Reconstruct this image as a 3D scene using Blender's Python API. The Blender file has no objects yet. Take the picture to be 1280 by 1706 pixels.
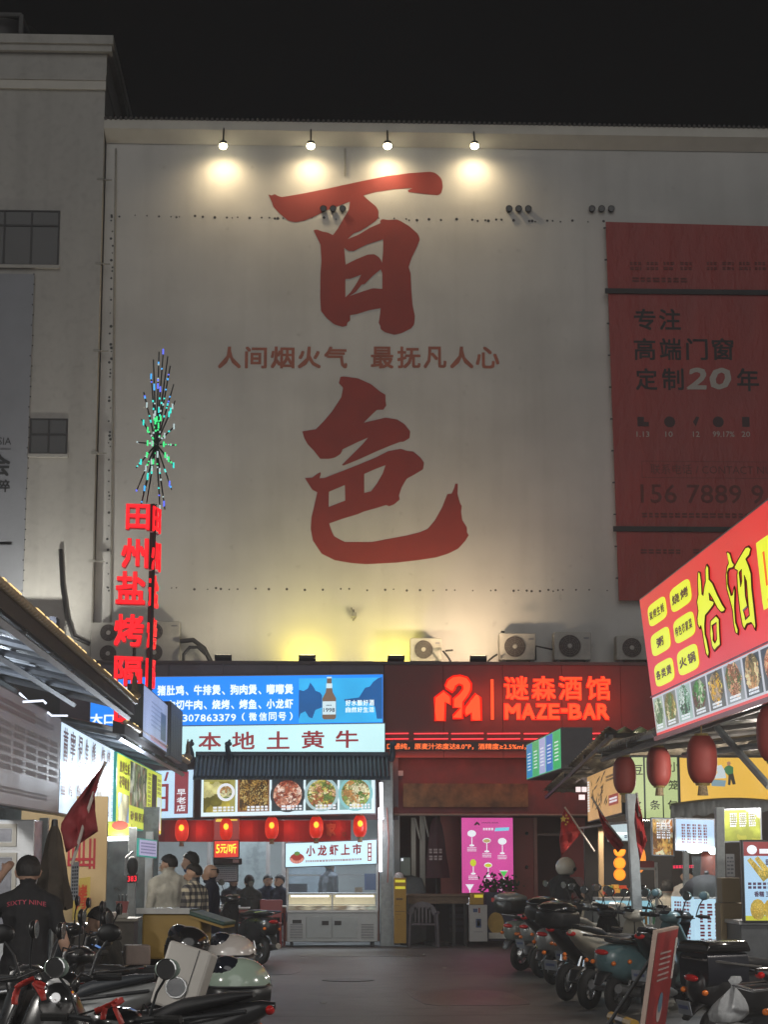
import bpy, math, random
from mathutils import Vector as V, Matrix, noise
from mathutils.bvhtree import BVHTree
random.seed(7)
PI = math.pi; R = math.radians
S = bpy.context.scene; COL = S.collection
# ---------------------------------------------------------------- camera
F_PX = 3234.0; W_PX = 1280.0
PITCH = math.atan(577/F_PX); YAW = math.atan(125/F_PX*math.cos(PITCH)); EYE = V((0, 0, 1.65))
cam = bpy.data.cameras.new('camera'); co = bpy.data.objects.new('camera', cam); COL.objects.link(co)
co.location = EYE; co.rotation_euler = (PI/2+PITCH, 0, -YAW)
cam.sensor_fit = 'HORIZONTAL'; cam.sensor_width = 36; cam.lens = 36*F_PX/W_PX
cam.clip_start = 0.1; cam.clip_end = 600; S.camera = co
cr = V((math.cos(YAW), -math.sin(YAW), 0)); cf = V((math.sin(YAW)*math.cos(PITCH), math.cos(YAW)*math.cos(PITCH), math.sin(PITCH)))
cu = cr.cross(cf)
def ray(u, v): return cr*(u-640)+cu*(853-v)+cf*F_PX
def at(u, v, Y): d = ray(u, v); return EYE+d*(Y/d.y)
def onX(u, v, X): d = ray(u, v); return EYE+d*(X/d.x)
# ---------------------------------------------------------------- world, exposure
w = bpy.data.worlds.new('World'); S.world = w; w.use_nodes = True
w.node_tree.nodes['Background'].inputs[0].default_value = (.85, .92, 1, 1)
w.node_tree.nodes['Background'].inputs[1].default_value = .0016
S.view_settings.view_transform = 'Standard'; S.view_settings.look = 'None'
S.view_settings.exposure = 0; S.view_settings.gamma = 1; S.view_settings.use_curve_mapping = False
S.cycles.use_denoising = True; S.cycles.max_bounces = 6; S.cycles.sample_clamp_indirect = 4; S.cycles.caustics_reflective = False; S.cycles.caustics_refractive = False
def lamp(kind, loc, power, col, to=None, size=.3, size_y=None, spot=None, blend=.6, name='lamp_light'):
    l = bpy.data.lights.new(name, kind); l.energy = power; l.color = col
    if kind == 'AREA':
        l.size = size
        if size_y: l.shape = 'RECTANGLE'; l.size_y = size_y
    elif kind == 'SUN': l.angle = size
    else: l.shadow_soft_size = size
    if spot: l.spot_size = R(spot); l.spot_blend = blend
    o = bpy.data.objects.new(name, l); COL.objects.link(o); o.location = loc
    if to is not None: o.rotation_euler = (V(to)-V(loc)).to_track_quat('-Z', 'Y').to_euler()
    return o
# the faint glow of the town, from behind and above
lamp('SUN', (0, -10, 20), .56, (1, .98, .95), to=(1, 30, 4), size=R(50), name='town_glow')
# ---------------------------------------------------------------- materials
MATS = {}
def srgb(c):
    if isinstance(c, str): c = [int(c[i:i+2], 16)/255 for i in (0, 2, 4)]; return tuple((x/12.92 if x <= .04 else ((x+.055)/1.055)**2.4) for x in c)
    return tuple(c)
def P(name, col, rough=.6, metal=0, var=.15, scale=6, bump=.15, emit=None, es=0, coat=0, alpha=1, stretch=(1, 1, 1), trans=0, spec=.5, bdist=.02):
    if name in MATS: return MATS[name]
    m = bpy.data.materials.new(name); m.use_nodes = True; n = m.node_tree.nodes; L = m.node_tree.links; b = n['Principled BSDF']
    c = srgb(col); b.inputs['Roughness'].default_value = rough; b.inputs['Metallic'].default_value = metal
    b.inputs['Coat Weight'].default_value = coat; b.inputs['Alpha'].default_value = alpha; b.inputs['Transmission Weight'].default_value = trans
    b.inputs['Specular IOR Level'].default_value = spec
    b.inputs['Base Color'].default_value = (*c, 1)
    if var or bump:
        tc = n.new('ShaderNodeTexCoord'); mp = n.new('ShaderNodeMapping'); mp.inputs['Scale'].default_value = stretch
        L.new(tc.outputs['Object'], mp.inputs[0])
        nz = n.new('ShaderNodeTexNoise'); nz.inputs['Scale'].default_value = scale; nz.inputs['Detail'].default_value = 7; nz.inputs['Roughness'].default_value = .62; L.new(mp.outputs[0], nz.inputs['Vector'])
        if var:
            r = n.new('ShaderNodeValToRGB'); r.color_ramp.elements[0].position = .28; r.color_ramp.elements[1].position = .72
            r.color_ramp.elements[0].color = (*[x*(1-var*1.6) for x in c], 1); r.color_ramp.elements[1].color = (*[min(1, x*(1+var*.6)) for x in c], 1)
            L.new(nz.outputs[0], r.inputs[0]); L.new(r.outputs[0], b.inputs['Base Color'])
            mr = n.new('ShaderNodeMapRange'); mr.inputs['To Min'].default_value = max(0, rough-.12); mr.inputs['To Max'].default_value = min(1, rough+.12); L.new(nz.outputs[0], mr.inputs[0]); L.new(mr.outputs[0], b.inputs['Roughness'])
        if bump:
            bp = n.new('ShaderNodeBump'); bp.inputs['Strength'].default_value = bump; bp.inputs['Distance'].default_value = bdist; L.new(nz.outputs[0], bp.inputs['Height']); L.new(bp.outputs[0], b.inputs['Normal'])
    if emit is not None:
        b.inputs['Emission Color'].default_value = (*srgb(emit), 1); b.inputs['Emission Strength'].default_value = es
    MATS[name] = m; return m
def E(name, col, s=1.0, sample=False, var=0.0, scale=1.5):
    """a lit translucent face: lamps behind a printed sheet, a little uneven"""
    if name in MATS: return MATS[name]
    m = P(name, tuple(x*.22 for x in srgb(col)), .35, var=0, bump=0, emit=col, es=s)
    m.cycles.emission_sampling = 'FRONT' if sample else 'NONE'
    if var:
        n = m.node_tree.nodes; L = m.node_tree.links; tc = n.new('ShaderNodeTexCoord'); nz = n.new('ShaderNodeTexNoise'); nz.inputs['Scale'].default_value = scale
        nz.inputs['Detail'].default_value = 1; mr = n.new('ShaderNodeMapRange'); mr.inputs['From Min'].default_value = .3; mr.inputs['From Max'].default_value = .7
        mr.inputs['To Min'].default_value = s*(1-var); mr.inputs['To Max'].default_value = s*(1+var)
        L.new(tc.outputs['Object'], nz.inputs['Vector']); L.new(nz.outputs[0], mr.inputs[0]); L.new(mr.outputs[0], n['Principled BSDF'].inputs['Emission Strength'])
    return m
def FOOD(name, cols, s=.8, scale=14, emit=True):
    """printed photograph of a dish: broken patches of a few food colours"""
    if name in MATS: return MATS[name]
    m = bpy.data.materials.new(name); m.use_nodes = True; n = m.node_tree.nodes; L = m.node_tree.links; b = n['Principled BSDF']
    tc = n.new('ShaderNodeTexCoord'); vo = n.new('ShaderNodeTexVoronoi'); vo.inputs['Scale'].default_value = scale; vo.inputs['Randomness'].default_value = 1
    nz = n.new('ShaderNodeTexNoise'); nz.inputs['Scale'].default_value = scale*.7; nz.inputs['Detail'].default_value = 3
    mx = n.new('ShaderNodeMix'); mx.data_type = 'VECTOR'; mx.inputs[0].default_value = .25
    L.new(tc.outputs['Object'], mx.inputs[4]); L.new(nz.outputs['Color'], mx.inputs[5]); L.new(mx.outputs[1], vo.inputs['Vector'])
    sp = n.new('ShaderNodeSeparateColor'); L.new(vo.outputs['Color'], sp.inputs[0])
    r = n.new('ShaderNodeValToRGB'); r.color_ramp.interpolation = 'CONSTANT'
    for i, c in enumerate(cols):
        e = r.color_ramp.elements[i] if i < 2 else r.color_ramp.elements.new(i/len(cols))
        e.position = i/len(cols); e.color = (*srgb(c), 1)
    L.new(sp.outputs[0], r.inputs[0])
    d = n.new('ShaderNodeMix'); d.data_type = 'RGBA'; d.blend_type = 'MULTIPLY'; d.inputs[0].default_value = .75
    dr = n.new('ShaderNodeMapRange'); dr.inputs['From Max'].default_value = .6; dr.inputs['To Min'].default_value = 1.15; dr.inputs['To Max'].default_value = .25; L.new(vo.outputs['Distance'], dr.inputs[0])
    L.new(r.outputs[0], d.inputs[6]); L.new(dr.outputs[0], d.inputs[7]); L.new(d.outputs[2], b.inputs['Base Color'])
    if emit: L.new(d.outputs[2], b.inputs['Emission Color']); b.inputs['Emission Strength'].default_value = s; m.cycles.emission_sampling = 'NONE'
    MATS[name] = m; return m
# ---------------------------------------------------------------- mesh helpers
class FR:
    """sign frame: origin, unit u (reading direction), unit v (up), normal n towards the reader"""
    def __init__(s, o, u, v=(0, 0, 1)): s.o = V(o); s.u = V(u).normalized(); s.v = V(v).normalized(); s.n = s.u.cross(s.v)
    def p(s, a, b, c=0): return s.o+s.u*a+s.v*b+s.n*c
def FR2(p0, p1, up=(0, 0, 1)):
    f = FR(p0, p1-p0, up); f.w = (p1-p0).length; return f
TX = {}
def text_geo(s, bold, depth):
    k = (s, bold, depth)
    if k in TX: return TX[k]
    c = bpy.data.curves.new('t', 'FONT'); c.body = s; c.size = 1; c.resolution_u = 2; c.offset = bold; c.extrude = depth; c.fill_mode = 'BOTH'
    o = bpy.data.objects.new('t', c); COL.objects.link(o)
    dg = bpy.context.evaluated_depsgraph_get(); m = bpy.data.meshes.new_from_object(o.evaluated_get(dg))
    vs = [tuple(v.co) for v in m.vertices]; fs = [tuple(p.vertices) for p in m.polygons]
    bpy.data.objects.remove(o); bpy.data.curves.remove(c); bpy.data.meshes.remove(m)
    TX[k] = (vs, fs); return TX[k]
def outline_geo(loops):
    c = bpy.data.curves.new('t', 'CURVE'); c.dimensions = '2D'; c.fill_mode = 'BOTH'
    for lp in loops:
        sp = c.splines.new('POLY'); sp.points.add(len(lp)-1)
        for i, (x, y) in enumerate(lp): sp.points[i].co = (x, y, 0, 1)
        sp.use_cyclic_u = True
    o = bpy.data.objects.new('t', c); COL.objects.link(o)
    dg = bpy.context.evaluated_depsgraph_get(); m = bpy.data.meshes.new_from_object(o.evaluated_get(dg))
    r = ([tuple(v.co) for v in m.vertices], [tuple(p.vertices) for p in m.polygons])
    bpy.data.objects.remove(o); bpy.data.curves.remove(c); bpy.data.meshes.remove(m); return r
ORG = {}
def piece(kind):
    def deco(fn):
        def g(s, *a_, **k_):
            if s.dp == 0: s.marks.append((len(s.f), kind))
            s.dp += 1
            try: return fn(s, *a_, **k_)
            finally: s.dp -= 1
        return g
    return deco
def proj(F, u, v):
    d = ray(u, v); t = (F.o-EYE).dot(F.n)/d.dot(F.n); q = EYE+d*t-F.o; return q.dot(F.u)/F.u.dot(F.u), q.dot(F.v)
class MB:
    def __init__(s): s.v = []; s.f = []; s.mi = []; s.cur = 0; s.mats = []; s.marks = []; s.dp = 0
    def m(s, mat):
        if mat not in s.mats: s.mats.append(mat)
        s.cur = s.mats.index(mat); return s
    def add(s, vs, fs):
        b = len(s.v); s.v += [V(x) for x in vs]; s.f += [tuple(i+b for i in f) for f in fs]; s.mi += [s.cur]*len(fs); return s
    def box(s, x0, x1, y0, y1, z0, z1):
        return s.add([(x, y, z) for x in (x0, x1) for y in (y0, y1) for z in (z0, z1)], [(0, 1, 3, 2), (4, 6, 7, 5), (0, 4, 5, 1), (2, 3, 7, 6), (0, 2, 6, 4), (1, 5, 7, 3)])
    def cbox(s, c, d, rz=0, ry=0, rx=0):
        M = Matrix.Rotation(rz, 3, 'Z') @ Matrix.Rotation(ry, 3, 'Y') @ Matrix.Rotation(rx, 3, 'X'); c = V(c)
        return s.add([c+M @ V((x*d[0]/2, y*d[1]/2, z*d[2]/2)) for x in (-1, 1) for y in (-1, 1) for z in (-1, 1)], [(0, 1, 3, 2), (4, 6, 7, 5), (0, 4, 5, 1), (2, 3, 7, 6), (0, 2, 6, 4), (1, 5, 7, 3)])
    @piece('print_shape')
    def fbox(s, F, a0, a1, b0, b1, c0, c1):
        return s.add([F.p(a, b, c) for a in (a0, a1) for b in (b0, b1) for c in (c0, c1)], [(0, 1, 3, 2), (4, 6, 7, 5), (0, 4, 5, 1), (2, 3, 7, 6), (0, 2, 6, 4), (1, 5, 7, 3)])
    @piece('print_shape')
    def quad(s, F, a0, a1, b0, b1, c=0): return s.add([F.p(a0, b0, c), F.p(a1, b0, c), F.p(a1, b1, c), F.p(a0, b1, c)], [(0, 1, 2, 3)])
    @piece('print_shape')
    def disc(s, F, a, b, r, c=0, n=20, ry=None):
        ry = ry or r; return s.add([F.p(a+r*math.cos(2*PI*i/n), b+ry*math.sin(2*PI*i/n), c) for i in range(n)], [tuple(range(n))])
    @piece('print_shape')
    def prism(s, F, pts, c0, c1):
        n = len(pts); vs = [F.p(a, b, c1) for a, b in pts]+[F.p(a, b, c0) for a, b in pts]
        return s.add(vs, [tuple(range(n)), tuple(range(2*n-1, n-1, -1))]+[(i, i+n, (i+1) % n+n, (i+1) % n) for i in range(n)])
    def rings(s, rs, cap=True, closed=False):
        n = len(rs[0]); vs = [p for r in rs for p in r]; fs = []
        for k in range(len(rs)-(0 if closed else 1)):
            k2 = (k+1) % len(rs)
            for i in range(n): j = (i+1) % n; fs.append((k*n+i, k*n+j, k2*n+j, k2*n+i))
        if cap and not closed: fs += [tuple(range(n-1, -1, -1)), tuple((len(rs)-1)*n+i for i in range(n))]
        return s.add(vs, fs)
    def tube(s, pts, r, n=8, cap=True, closed=False):
        pts = [V(p) for p in pts]; rr = r if isinstance(r, (list, tuple)) else [r]*len(pts); rs = []; up = None
        for i, p in enumerate(pts):
            a = pts[i-1] if (i > 0 or closed) else pts[i]; b = pts[(i+1) % len(pts)] if (i < len(pts)-1 or closed) else pts[i]
            t = (b-a).normalized()
            if up is None: up = V((0, 0, 1)) if abs(t.z) < .9 else V((1, 0, 0))
            x = t.cross(up).normalized(); y = x.cross(t).normalized(); up = y
            rs.append([p+(x*math.cos(2*PI*k/n)+y*math.sin(2*PI*k/n))*rr[i] for k in range(n)])
        return s.rings(rs, cap, closed)
    def lathe(s, c, prof, n=16, axis='z', ang=0):
        c = V(c); rs = []
        for t, r in prof:
            ring = []
            for k in range(n):
                a = 2*PI*k/n; q = (r*math.cos(a), r*math.sin(a))
                ring.append(c+(V((q[0], q[1], t)) if axis == 'z' else V((t, q[0], q[1])) if axis == 'x' else V((q[1], t, q[0]))))
            rs.append(ring)
        return s.rings(rs)
    def ell(s, c, r, n=14, m=9, M=None, zmin=-1, zmax=1):
        c = V(c); rs = []
        for j in range(m+1):
            t0 = math.asin(max(-1, zmin)); t1 = math.asin(min(1, zmax)); t = t0+(t1-t0)*j/m; cz = math.sin(t); cc = max(math.cos(t), .01)
            ring = [V((r[0]*cc*math.cos(2*PI*k/n), r[1]*cc*math.sin(2*PI*k/n), r[2]*cz)) for k in range(n)]
            rs.append([c+(M @ p if M else p) for p in ring])
        return s.rings(rs)
    def loft(s, secs, n=16, e=2.6, axis='x'):
        """sections (x, z, halfwidth, halfheight[, yoff]) as superellipses across the x axis"""
        rs = []
        for q in secs:
            x, z, hw, hh = q[:4]; yo = q[4] if len(q) > 4 else 0; ring = []
            for k in range(n):
                a = 2*PI*k/n; ca, sa = math.cos(a), math.sin(a)
                ring.append(V((x, yo+hw*math.copysign(abs(ca)**(2/e), ca), z+hh*math.copysign(abs(sa)**(2/e), sa))))
            rs.append(ring)
        return s.rings(rs)
    def torus(s, c, R0, r, n=24, m=10, axis='y', sq=1):
        c = V(c); rs = []
        for i in range(n):
            a = 2*PI*i/n; ring = []
            for j in range(m):
                b = 2*PI*j/m; rad = R0+r*math.cos(b); t = r*sq*math.sin(b)
                ring.append(c+(V((rad*math.cos(a), t, rad*math.sin(a))) if axis == 'y' else V((rad*math.cos(a), rad*math.sin(a), t)) if axis == 'z' else V((t, rad*math.cos(a), rad*math.sin(a)))))
            rs.append(ring)
        return s.rings(rs, closed=True)
    @piece('print_shape')
    def geo(s, g, F, x0, x1, y0, y1, c=0, cs=1, shear=0):
        vs, fs = g
        if not vs: return s
        ax = min(v[0] for v in vs); bx = max(v[0] for v in vs); ay = min(v[1] for v in vs); by = max(v[1] for v in vs)
        kx = (x1-x0)/max(bx-ax, 1e-6); ky = (y1-y0)/max(by-ay, 1e-6)
        return s.add([F.p(x0+(v[0]-ax)*kx+shear*(v[1]-ay)*ky, y0+(v[1]-ay)*ky, c+v[2]*cs) for v in vs], fs)
    @piece('character')
    def text(s, t, F, x0, x1, y0, y1, c=.004, bold=.0, depth=0, cs=1, shear=0):
        g = text_geo(t, 0, depth)
        if not bold: return s.geo(g, F, x0, x1, y0, y1, c, cs, shear)
        bx = bold*(x1-x0)/max(1, len(t))*1.1; by = bold*(y1-y0)*1.1; k = 0
        for dx, dy in ((-1, -1), (1, -1), (-1, 1), (1, 1)):   # heavier strokes: the glyph four times, a hair apart
            s.geo(g, F, x0+bx+dx*bx, x1-bx+dx*bx, y0+by+dy*by, y1-by+dy*by, c+k*.0007, cs, shear); k += 1
        return s
    def chars(s, t, F, x0, x1, y0, y1, c=.004, bold=0, gap=.1, depth=0, cs=1):
        n = len(t); w_ = (x1-x0)/n
        for i, ch in enumerate(t):
            if ch != ' ': s.text(ch, F, x0+w_*(i+gap/2), x0+w_*(i+1-gap/2), y0, y1, c, bold, depth, cs)
        return s
    @piece('small_print')
    def bars(s, F, x0, x1, y0, y1, rows, c=.004, seed=1, fill=.6):
        """lines of print too small to read, as short strokes"""
        rn = random.Random(seed); h = (y1-y0)/rows
        for r in range(rows):
            x = x0
            while x < x1-h*.2:
                w_ = h*rn.uniform(.4, .8); yb = y0+h*(r+.5)
                for q in range(2 if h*fill > .03 else 1):
                    yy = yb+h*fill*(-.5+q*.55); s.quad(F, x, min(x+w_, x1), yy, yy+h*fill*(.38 if h*fill > .03 else .9), c)
                x += w_+h*.22
        return s
    def build(s, name, mat=None, parent=None, smooth=None, bevel=0, base=None):
        o_ = ORG.get(parent.name, V()) if parent else None
        if parent is None:
            if base is None:
                lo = [min(v[i] for v in s.v) for i in range(3)]; hi = [max(v[i] for v in s.v) for i in range(3)]
                base = V(((lo[0]+hi[0])/2, (lo[1]+hi[1])/2, lo[2]))
            o_ = V(base)
        me = bpy.data.meshes.new(name); me.from_pydata([v-o_ for v in s.v], [], s.f)
        if s.mats:
            for q in s.mats: me.materials.append(q)
            me.polygons.foreach_set('material_index', s.mi)
        elif mat: me.materials.append(mat)
        if smooth is not None: me.shade_smooth(); me.set_sharp_from_angle(angle=R(smooth))
        me.validate(); me.update()
        o = bpy.data.objects.new(name, me); COL.objects.link(o)
        if parent: o.parent = parent; ORG[o.name] = ORG.get(parent.name, V())
        else: o.location = o_; ORG[o.name] = o_.copy()
        if bevel: b = o.modifiers.new('bevel', 'BEVEL'); b.width = bevel; b.segments = 2; b.limit_method = 'ANGLE'; b.angle_limit = R(50)
        return o
def split(s, parent, names=None, mat=None):
    """every character and printed shape an object of its own; tiny print stays joined as stuff"""
    mk = s.marks+[(len(s.f), None)]; first = mk[0][0]
    if first: mk = [(0, 'print_shape')]+mk
    small = {}
    for (f0, kind), (f1, _) in zip(mk[:-1], mk[1:]):
        if f1 <= f0: continue
        fs = s.f[f0:f1]; used = sorted({i for f in fs for i in f}); vs = [s.v[i] for i in used]
        ext = max(max(v[i] for v in vs)-min(v[i] for v in vs) for i in range(3)); key = kind
        if ext < .05 or kind == 'small_print': small.setdefault('small_print', []).append((f0, f1)); continue
        re_ = {q: i for i, q in enumerate(used)}; m = MB(); m.v = vs; m.f = [tuple(re_[i] for i in f) for f in fs]
        ms = s.mats or [mat]; used_m = sorted(set(s.mi[f0:f1])); m.mats = [ms[i] for i in used_m]; m.mi = [used_m.index(i) for i in s.mi[f0:f1]]
        m.build((names or {}).get(kind, kind), None, parent)
    for key, rs in small.items():
        m = MB(); m.mats = list(s.mats or [mat])
        for f0, f1 in rs:
            for f, i in zip(s.f[f0:f1], s.mi[f0:f1]): m.add([s.v[q] for q in f], [tuple(range(len(f)))]); m.mi[-1] = i
        tag(m.build(key, None, parent), kind='stuff')
def thing(name, label, cat, loc=(0, 0, 0), group=None):
    o = bpy.data.objects.new(name, None); COL.objects.link(o); o.location = loc; o.empty_display_size = .2; ORG[o.name] = V(loc)
    return tag(o, label, cat, group)
def tag(o, label=None, cat=None, group=None, kind=None):
    if label: o['label'] = label
    if cat: o['category'] = cat
    if group: o['group'] = group
    if kind: o['kind'] = kind
    return o
def kids(o): return [c for c in bpy.data.objects if c.parent == o]
def copy_tree(o, parent=None):
    c = o.copy(); COL.objects.link(c)
    if parent: c.parent = parent
    ORG[c.name] = ORG.get(o.name, V()).copy()
    for ch in CH.get(o.name, None) or kids(o): copy_tree(ch, c)
    return c
CH = {}
def clone(o, loc, rz=None, label=None, scale=None):
    c = copy_tree(o); c.location = loc
    if rz is not None: c.rotation_euler = (0, 0, rz)
    if label: c['label'] = label
    if scale: c.scale = (scale,)*3
    return c
# ---------------------------------------------------------------- shared materials
wallw = P('white_render', (.61, .605, .585), .85, var=.07, scale=.8, bump=.12, stretch=(1, 1, .35))
wall2 = P('grey_white_render', (.50, .49, .46), .85, var=.09, scale=.6, bump=.12, stretch=(1, 1, .4))
trimw = P('white_trim', (.66, .64, .58), .8, var=.08, scale=2)
redpaint = P('red_wall_paint', (.31, .042, .036), .7, var=.12, scale=1.5, bump=.05)
dark = P('dark_metal', (.03, .032, .035), .45, metal=.3, var=.2)
black = P('black_plastic', (.012, .012, .013), .38, var=.2, bump=.05)
blackg = P('black_gloss', (.01, .01, .011), .15, var=0, bump=0, coat=.6)
chrome = P('chrome', (.75, .75, .76), .12, metal=1, var=.1, bump=0)
steel = P('brushed_steel', (.42, .43, .44), .35, metal=.8, var=.12, scale=9, stretch=(1, 1, 5), bump=.05)
galv = P('galvanised_post', (.32, .35, .36), .45, metal=.35, var=.18, scale=12)
rubber = P('rubber', (.015, .015, .015), .8, var=.2, scale=30, bump=.3)
wood = P('worn_wood', (.16, .11, .075), .7, var=.35, scale=5, stretch=(1, 6, 6), bump=.3)
glassd = P('dark_window_glass', (.008, .009, .011), .08, var=0, bump=0)
clear = P('clear_glass', (.8, .9, .92), .04, var=0, bump=0, alpha=.14)
redcloth = P('red_flag_cloth', (.42, .02, .02), .75, var=.2, scale=5, bump=.2)

MB.split = split

def layered(m, specs):
    """multiply extra noise layers into a material's colour: (scale, stretch, low, high, from, to)"""
    n = m.node_tree.nodes; L = m.node_tree.links; b = n['Principled BSDF']; tc = n.new('ShaderNodeTexCoord')
    for sc, st, lo, hi, f0, f1 in specs:
        lk = b.inputs['Base Color'].links[0]; src = lk.from_socket; mp = n.new('ShaderNodeMapping'); mp.inputs['Scale'].default_value = st; L.new(tc.outputs['Object'], mp.inputs[0])
        nz = n.new('ShaderNodeTexNoise'); nz.inputs['Scale'].default_value = sc; nz.inputs['Detail'].default_value = 6; L.new(mp.outputs[0], nz.inputs['Vector'])
        mr = n.new('ShaderNodeMapRange'); mr.inputs['From Min'].default_value = f0; mr.inputs['From Max'].default_value = f1; mr.inputs['To Min'].default_value = lo; mr.inputs['To Max'].default_value = hi; L.new(nz.outputs[0], mr.inputs[0])
        mx = n.new('ShaderNodeMix'); mx.data_type = 'RGBA'; mx.blend_type = 'MULTIPLY'; mx.inputs[0].default_value = 1; L.new(src, mx.inputs[6]); L.new(mr.outputs[0], mx.inputs[7]); L.new(mx.outputs[2], b.inputs['Base Color'])
    return m
layered(wallw, [(.9, (3, 3, .15), .955, 1.01, .32, .5), (.3, (1, 1, 2.0), .9, 1.03, .35, .6), (5, (1, 1, 1), .86, 1.0, .27, .36)])
layered(wall2, [(.8, (3, 3, .15), .92, 1.02, .32, .5), (6, (1, 1, 1), .9, 1.02, .3, .5)])
# ================================================================ ground
g = MB().box(-80, 80, -30, 120, -.3, 0).build('asphalt_ground', layered(P('asphalt', (.115, .112, .11), .46, var=.35, scale=38, bump=.5, bdist=.01), [(.5, (1, .5, 1), .62, 1.1, .38, .58), (3.5, (1, 1, 1), .7, 1.05, .33, .5), (1.1, (1, 1, 1), .55, 1.0, .30, .38)]), base=(0, 0, 0)); tag(g, kind='structure')
rn = random.Random(21)
for i in range(8):
    x = -2.2+4.9*rn.random(); y = 20+17*rn.random(); o = MB().cbox((x, y, .004), (rn.uniform(.04, .1), rn.uniform(.03, .09), .006), rz=rn.uniform(0, 3)).build('paper_scrap', P('paper_scrap', (.4, .38, .34), .8)); tag(o, 'small pale scrap of paper lying on the asphalt', 'litter', 'scraps of paper on the asphalt')
pt = P('tar_patch', (.055, .053, .052), .38, var=.3, scale=20, bump=.4)
for k_, (x, y, wx_, wy_, rz_) in enumerate(((1.9, 24, 1.3, 2.6, .05), (-.6, 30.5, 1.0, 3.4, -.03), (.9, 34.5, 2.2, 1.1, .04))):
    pts = [(wx_/2*math.copysign(abs(math.cos(a_))**.4, math.cos(a_))*rn.uniform(.94, 1.03), wy_/2*math.copysign(abs(math.sin(a_))**.4, math.sin(a_))*rn.uniform(.96, 1.03)) for a_ in [2*PI*q/26 for q in range(26)]]
    o = MB().prism(FR((x, y, 0), (math.cos(rz_), math.sin(rz_), 0), (-math.sin(rz_), math.cos(rz_), 0)), pts, -.01, .004).build('asphalt_patch', pt); tag(o, kind='structure')
sm_ = MB()
for L_ in (((-2.6, 21), (2.9, 21.4)), ((-2.6, 28.9), (3.2, 28.6))):
    for (x0_, y0_), (x1_, y1_) in zip(L_[:-1], L_[1:]):
        pv_ = None; n_ = int(math.hypot(x1_-x0_, y1_-y0_)/.25)
        for q in range(n_+1):
            f = q/n_; p_ = V((x0_+(x1_-x0_)*f+rn.uniform(-.008, .008), y0_+(y1_-y0_)*f+rn.uniform(-.008, .008), .0055))
            if pv_: dd = (p_-pv_).normalized(); nn_ = V((-dd.y, dd.x, 0))*.009; sm_.add([pv_-nn_, p_-nn_, p_+nn_, pv_+nn_], [(0, 1, 2, 3)])
            pv_ = p_
tag(sm_.build('pavement_joint', P('joint_dark', (.025, .024, .024), .8)), kind='structure')
dc = MB(); dc.lathe((.55, 27.5, .0), [(.0, .36), (.008, .36), (.009, .33)], 28); dc = dc.build('drain_cover', P('cast_iron', (.05, .048, .045), .45, metal=.5, bump=.5)); tag(dc, 'round dark iron drain cover in the middle of the lane', 'drain cover')
# ================================================================ white building
YW = 40.5
def wz(v, Y=YW): return at(640, v, Y).z
def wx(u, v, Y=YW): return at(u, v, Y).x
FW = FR((0, YW, 0), (1, 0, 0))
def W(u, v, Y=YW): p = at(u, v, Y); return (p.x, p.z)
zl = wz(1107, 38.2); ztop = wz(240); XL = W(168, 600)[0]
bld = thing('white_building', 'tall white rendered building behind the food street with two huge red brush characters', 'building', (4, YW, 0))
MB().box(XL, 26, YW, YW+14, zl-.6, ztop+.05).build('wall', wallw, bld)
c = MB(); zc0 = wz(246); zc1 = wz(229); zc2 = wz(214)
c.add([(XL, YW-.02, zc0), (26, YW-.02, zc0), (26, YW-.30, zc1), (XL-.03, YW-.30, zc1), (26, YW-.30, zc2), (XL-.03, YW-.30, zc2), (XL-.03, YW+.4, zc2), (26, YW+.4, zc2)],
      [(0, 1, 2, 3), (3, 2, 4, 5), (5, 4, 7, 6)]); c.build('cornice', trimw, bld)
c = MB()
for i in range(260): x = XL+i*.11; c.tube([(x, YW-.34, zc2+.02), (x, YW+.3, zc2+.05)], .035, 6)
tag(c.build('roof_tile_edge', P('dull_tile', (.09, .085, .08), .8), bld), kind='stuff')
MB().box(XL+.3, 26, YW+.5, YW+14, zc2-.3, zc2+.1).build('roof', dark, bld)
# brush characters
B1 = "65,205 85,212 105,203 125,215 150,222 280,200 440,168 520,150 650,122 800,92 950,72 1080,63 1105,68 1125,80 1145,100 1155,120 1160,160 1150,195 1138,205 1125,210 1050,203 945,190 940,180 970,165 860,172 740,190 660,212 685,235 740,280 757,310 755,350 740,370 690,405 640,435 600,450 560,487 600,470 640,452 700,415 770,385 765,372 780,360 820,366 870,362 900,375 950,405 1000,450 1010,468 1015,490 995,540 965,600 945,660 958,700 962,800 970,900 985,970 980,1020 960,1045 900,1075 855,1085 800,1070 770,1050 768,1030 757,1010 765,960 770,918 700,930 620,955 578,962 578,995 560,1010 558,1028 530,1035 480,1020 430,980 395,935 390,850 392,700 398,620 392,520 370,475 348,430 370,425 400,437 440,445 470,460 500,420 540,350 570,300 577,250 530,268 430,305 350,345 290,370 235,380 190,370 130,320 95,280 90,260|540,540 570,560 600,560 680,520 785,487 785,560 778,635 770,615 760,600 730,580 690,582 620,610 550,645|548,735 580,733 648,708 620,760 580,820 548,850|770,675 780,700 780,797 720,793 660,812 575,842 615,815 650,770 668,768 720,715"
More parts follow.
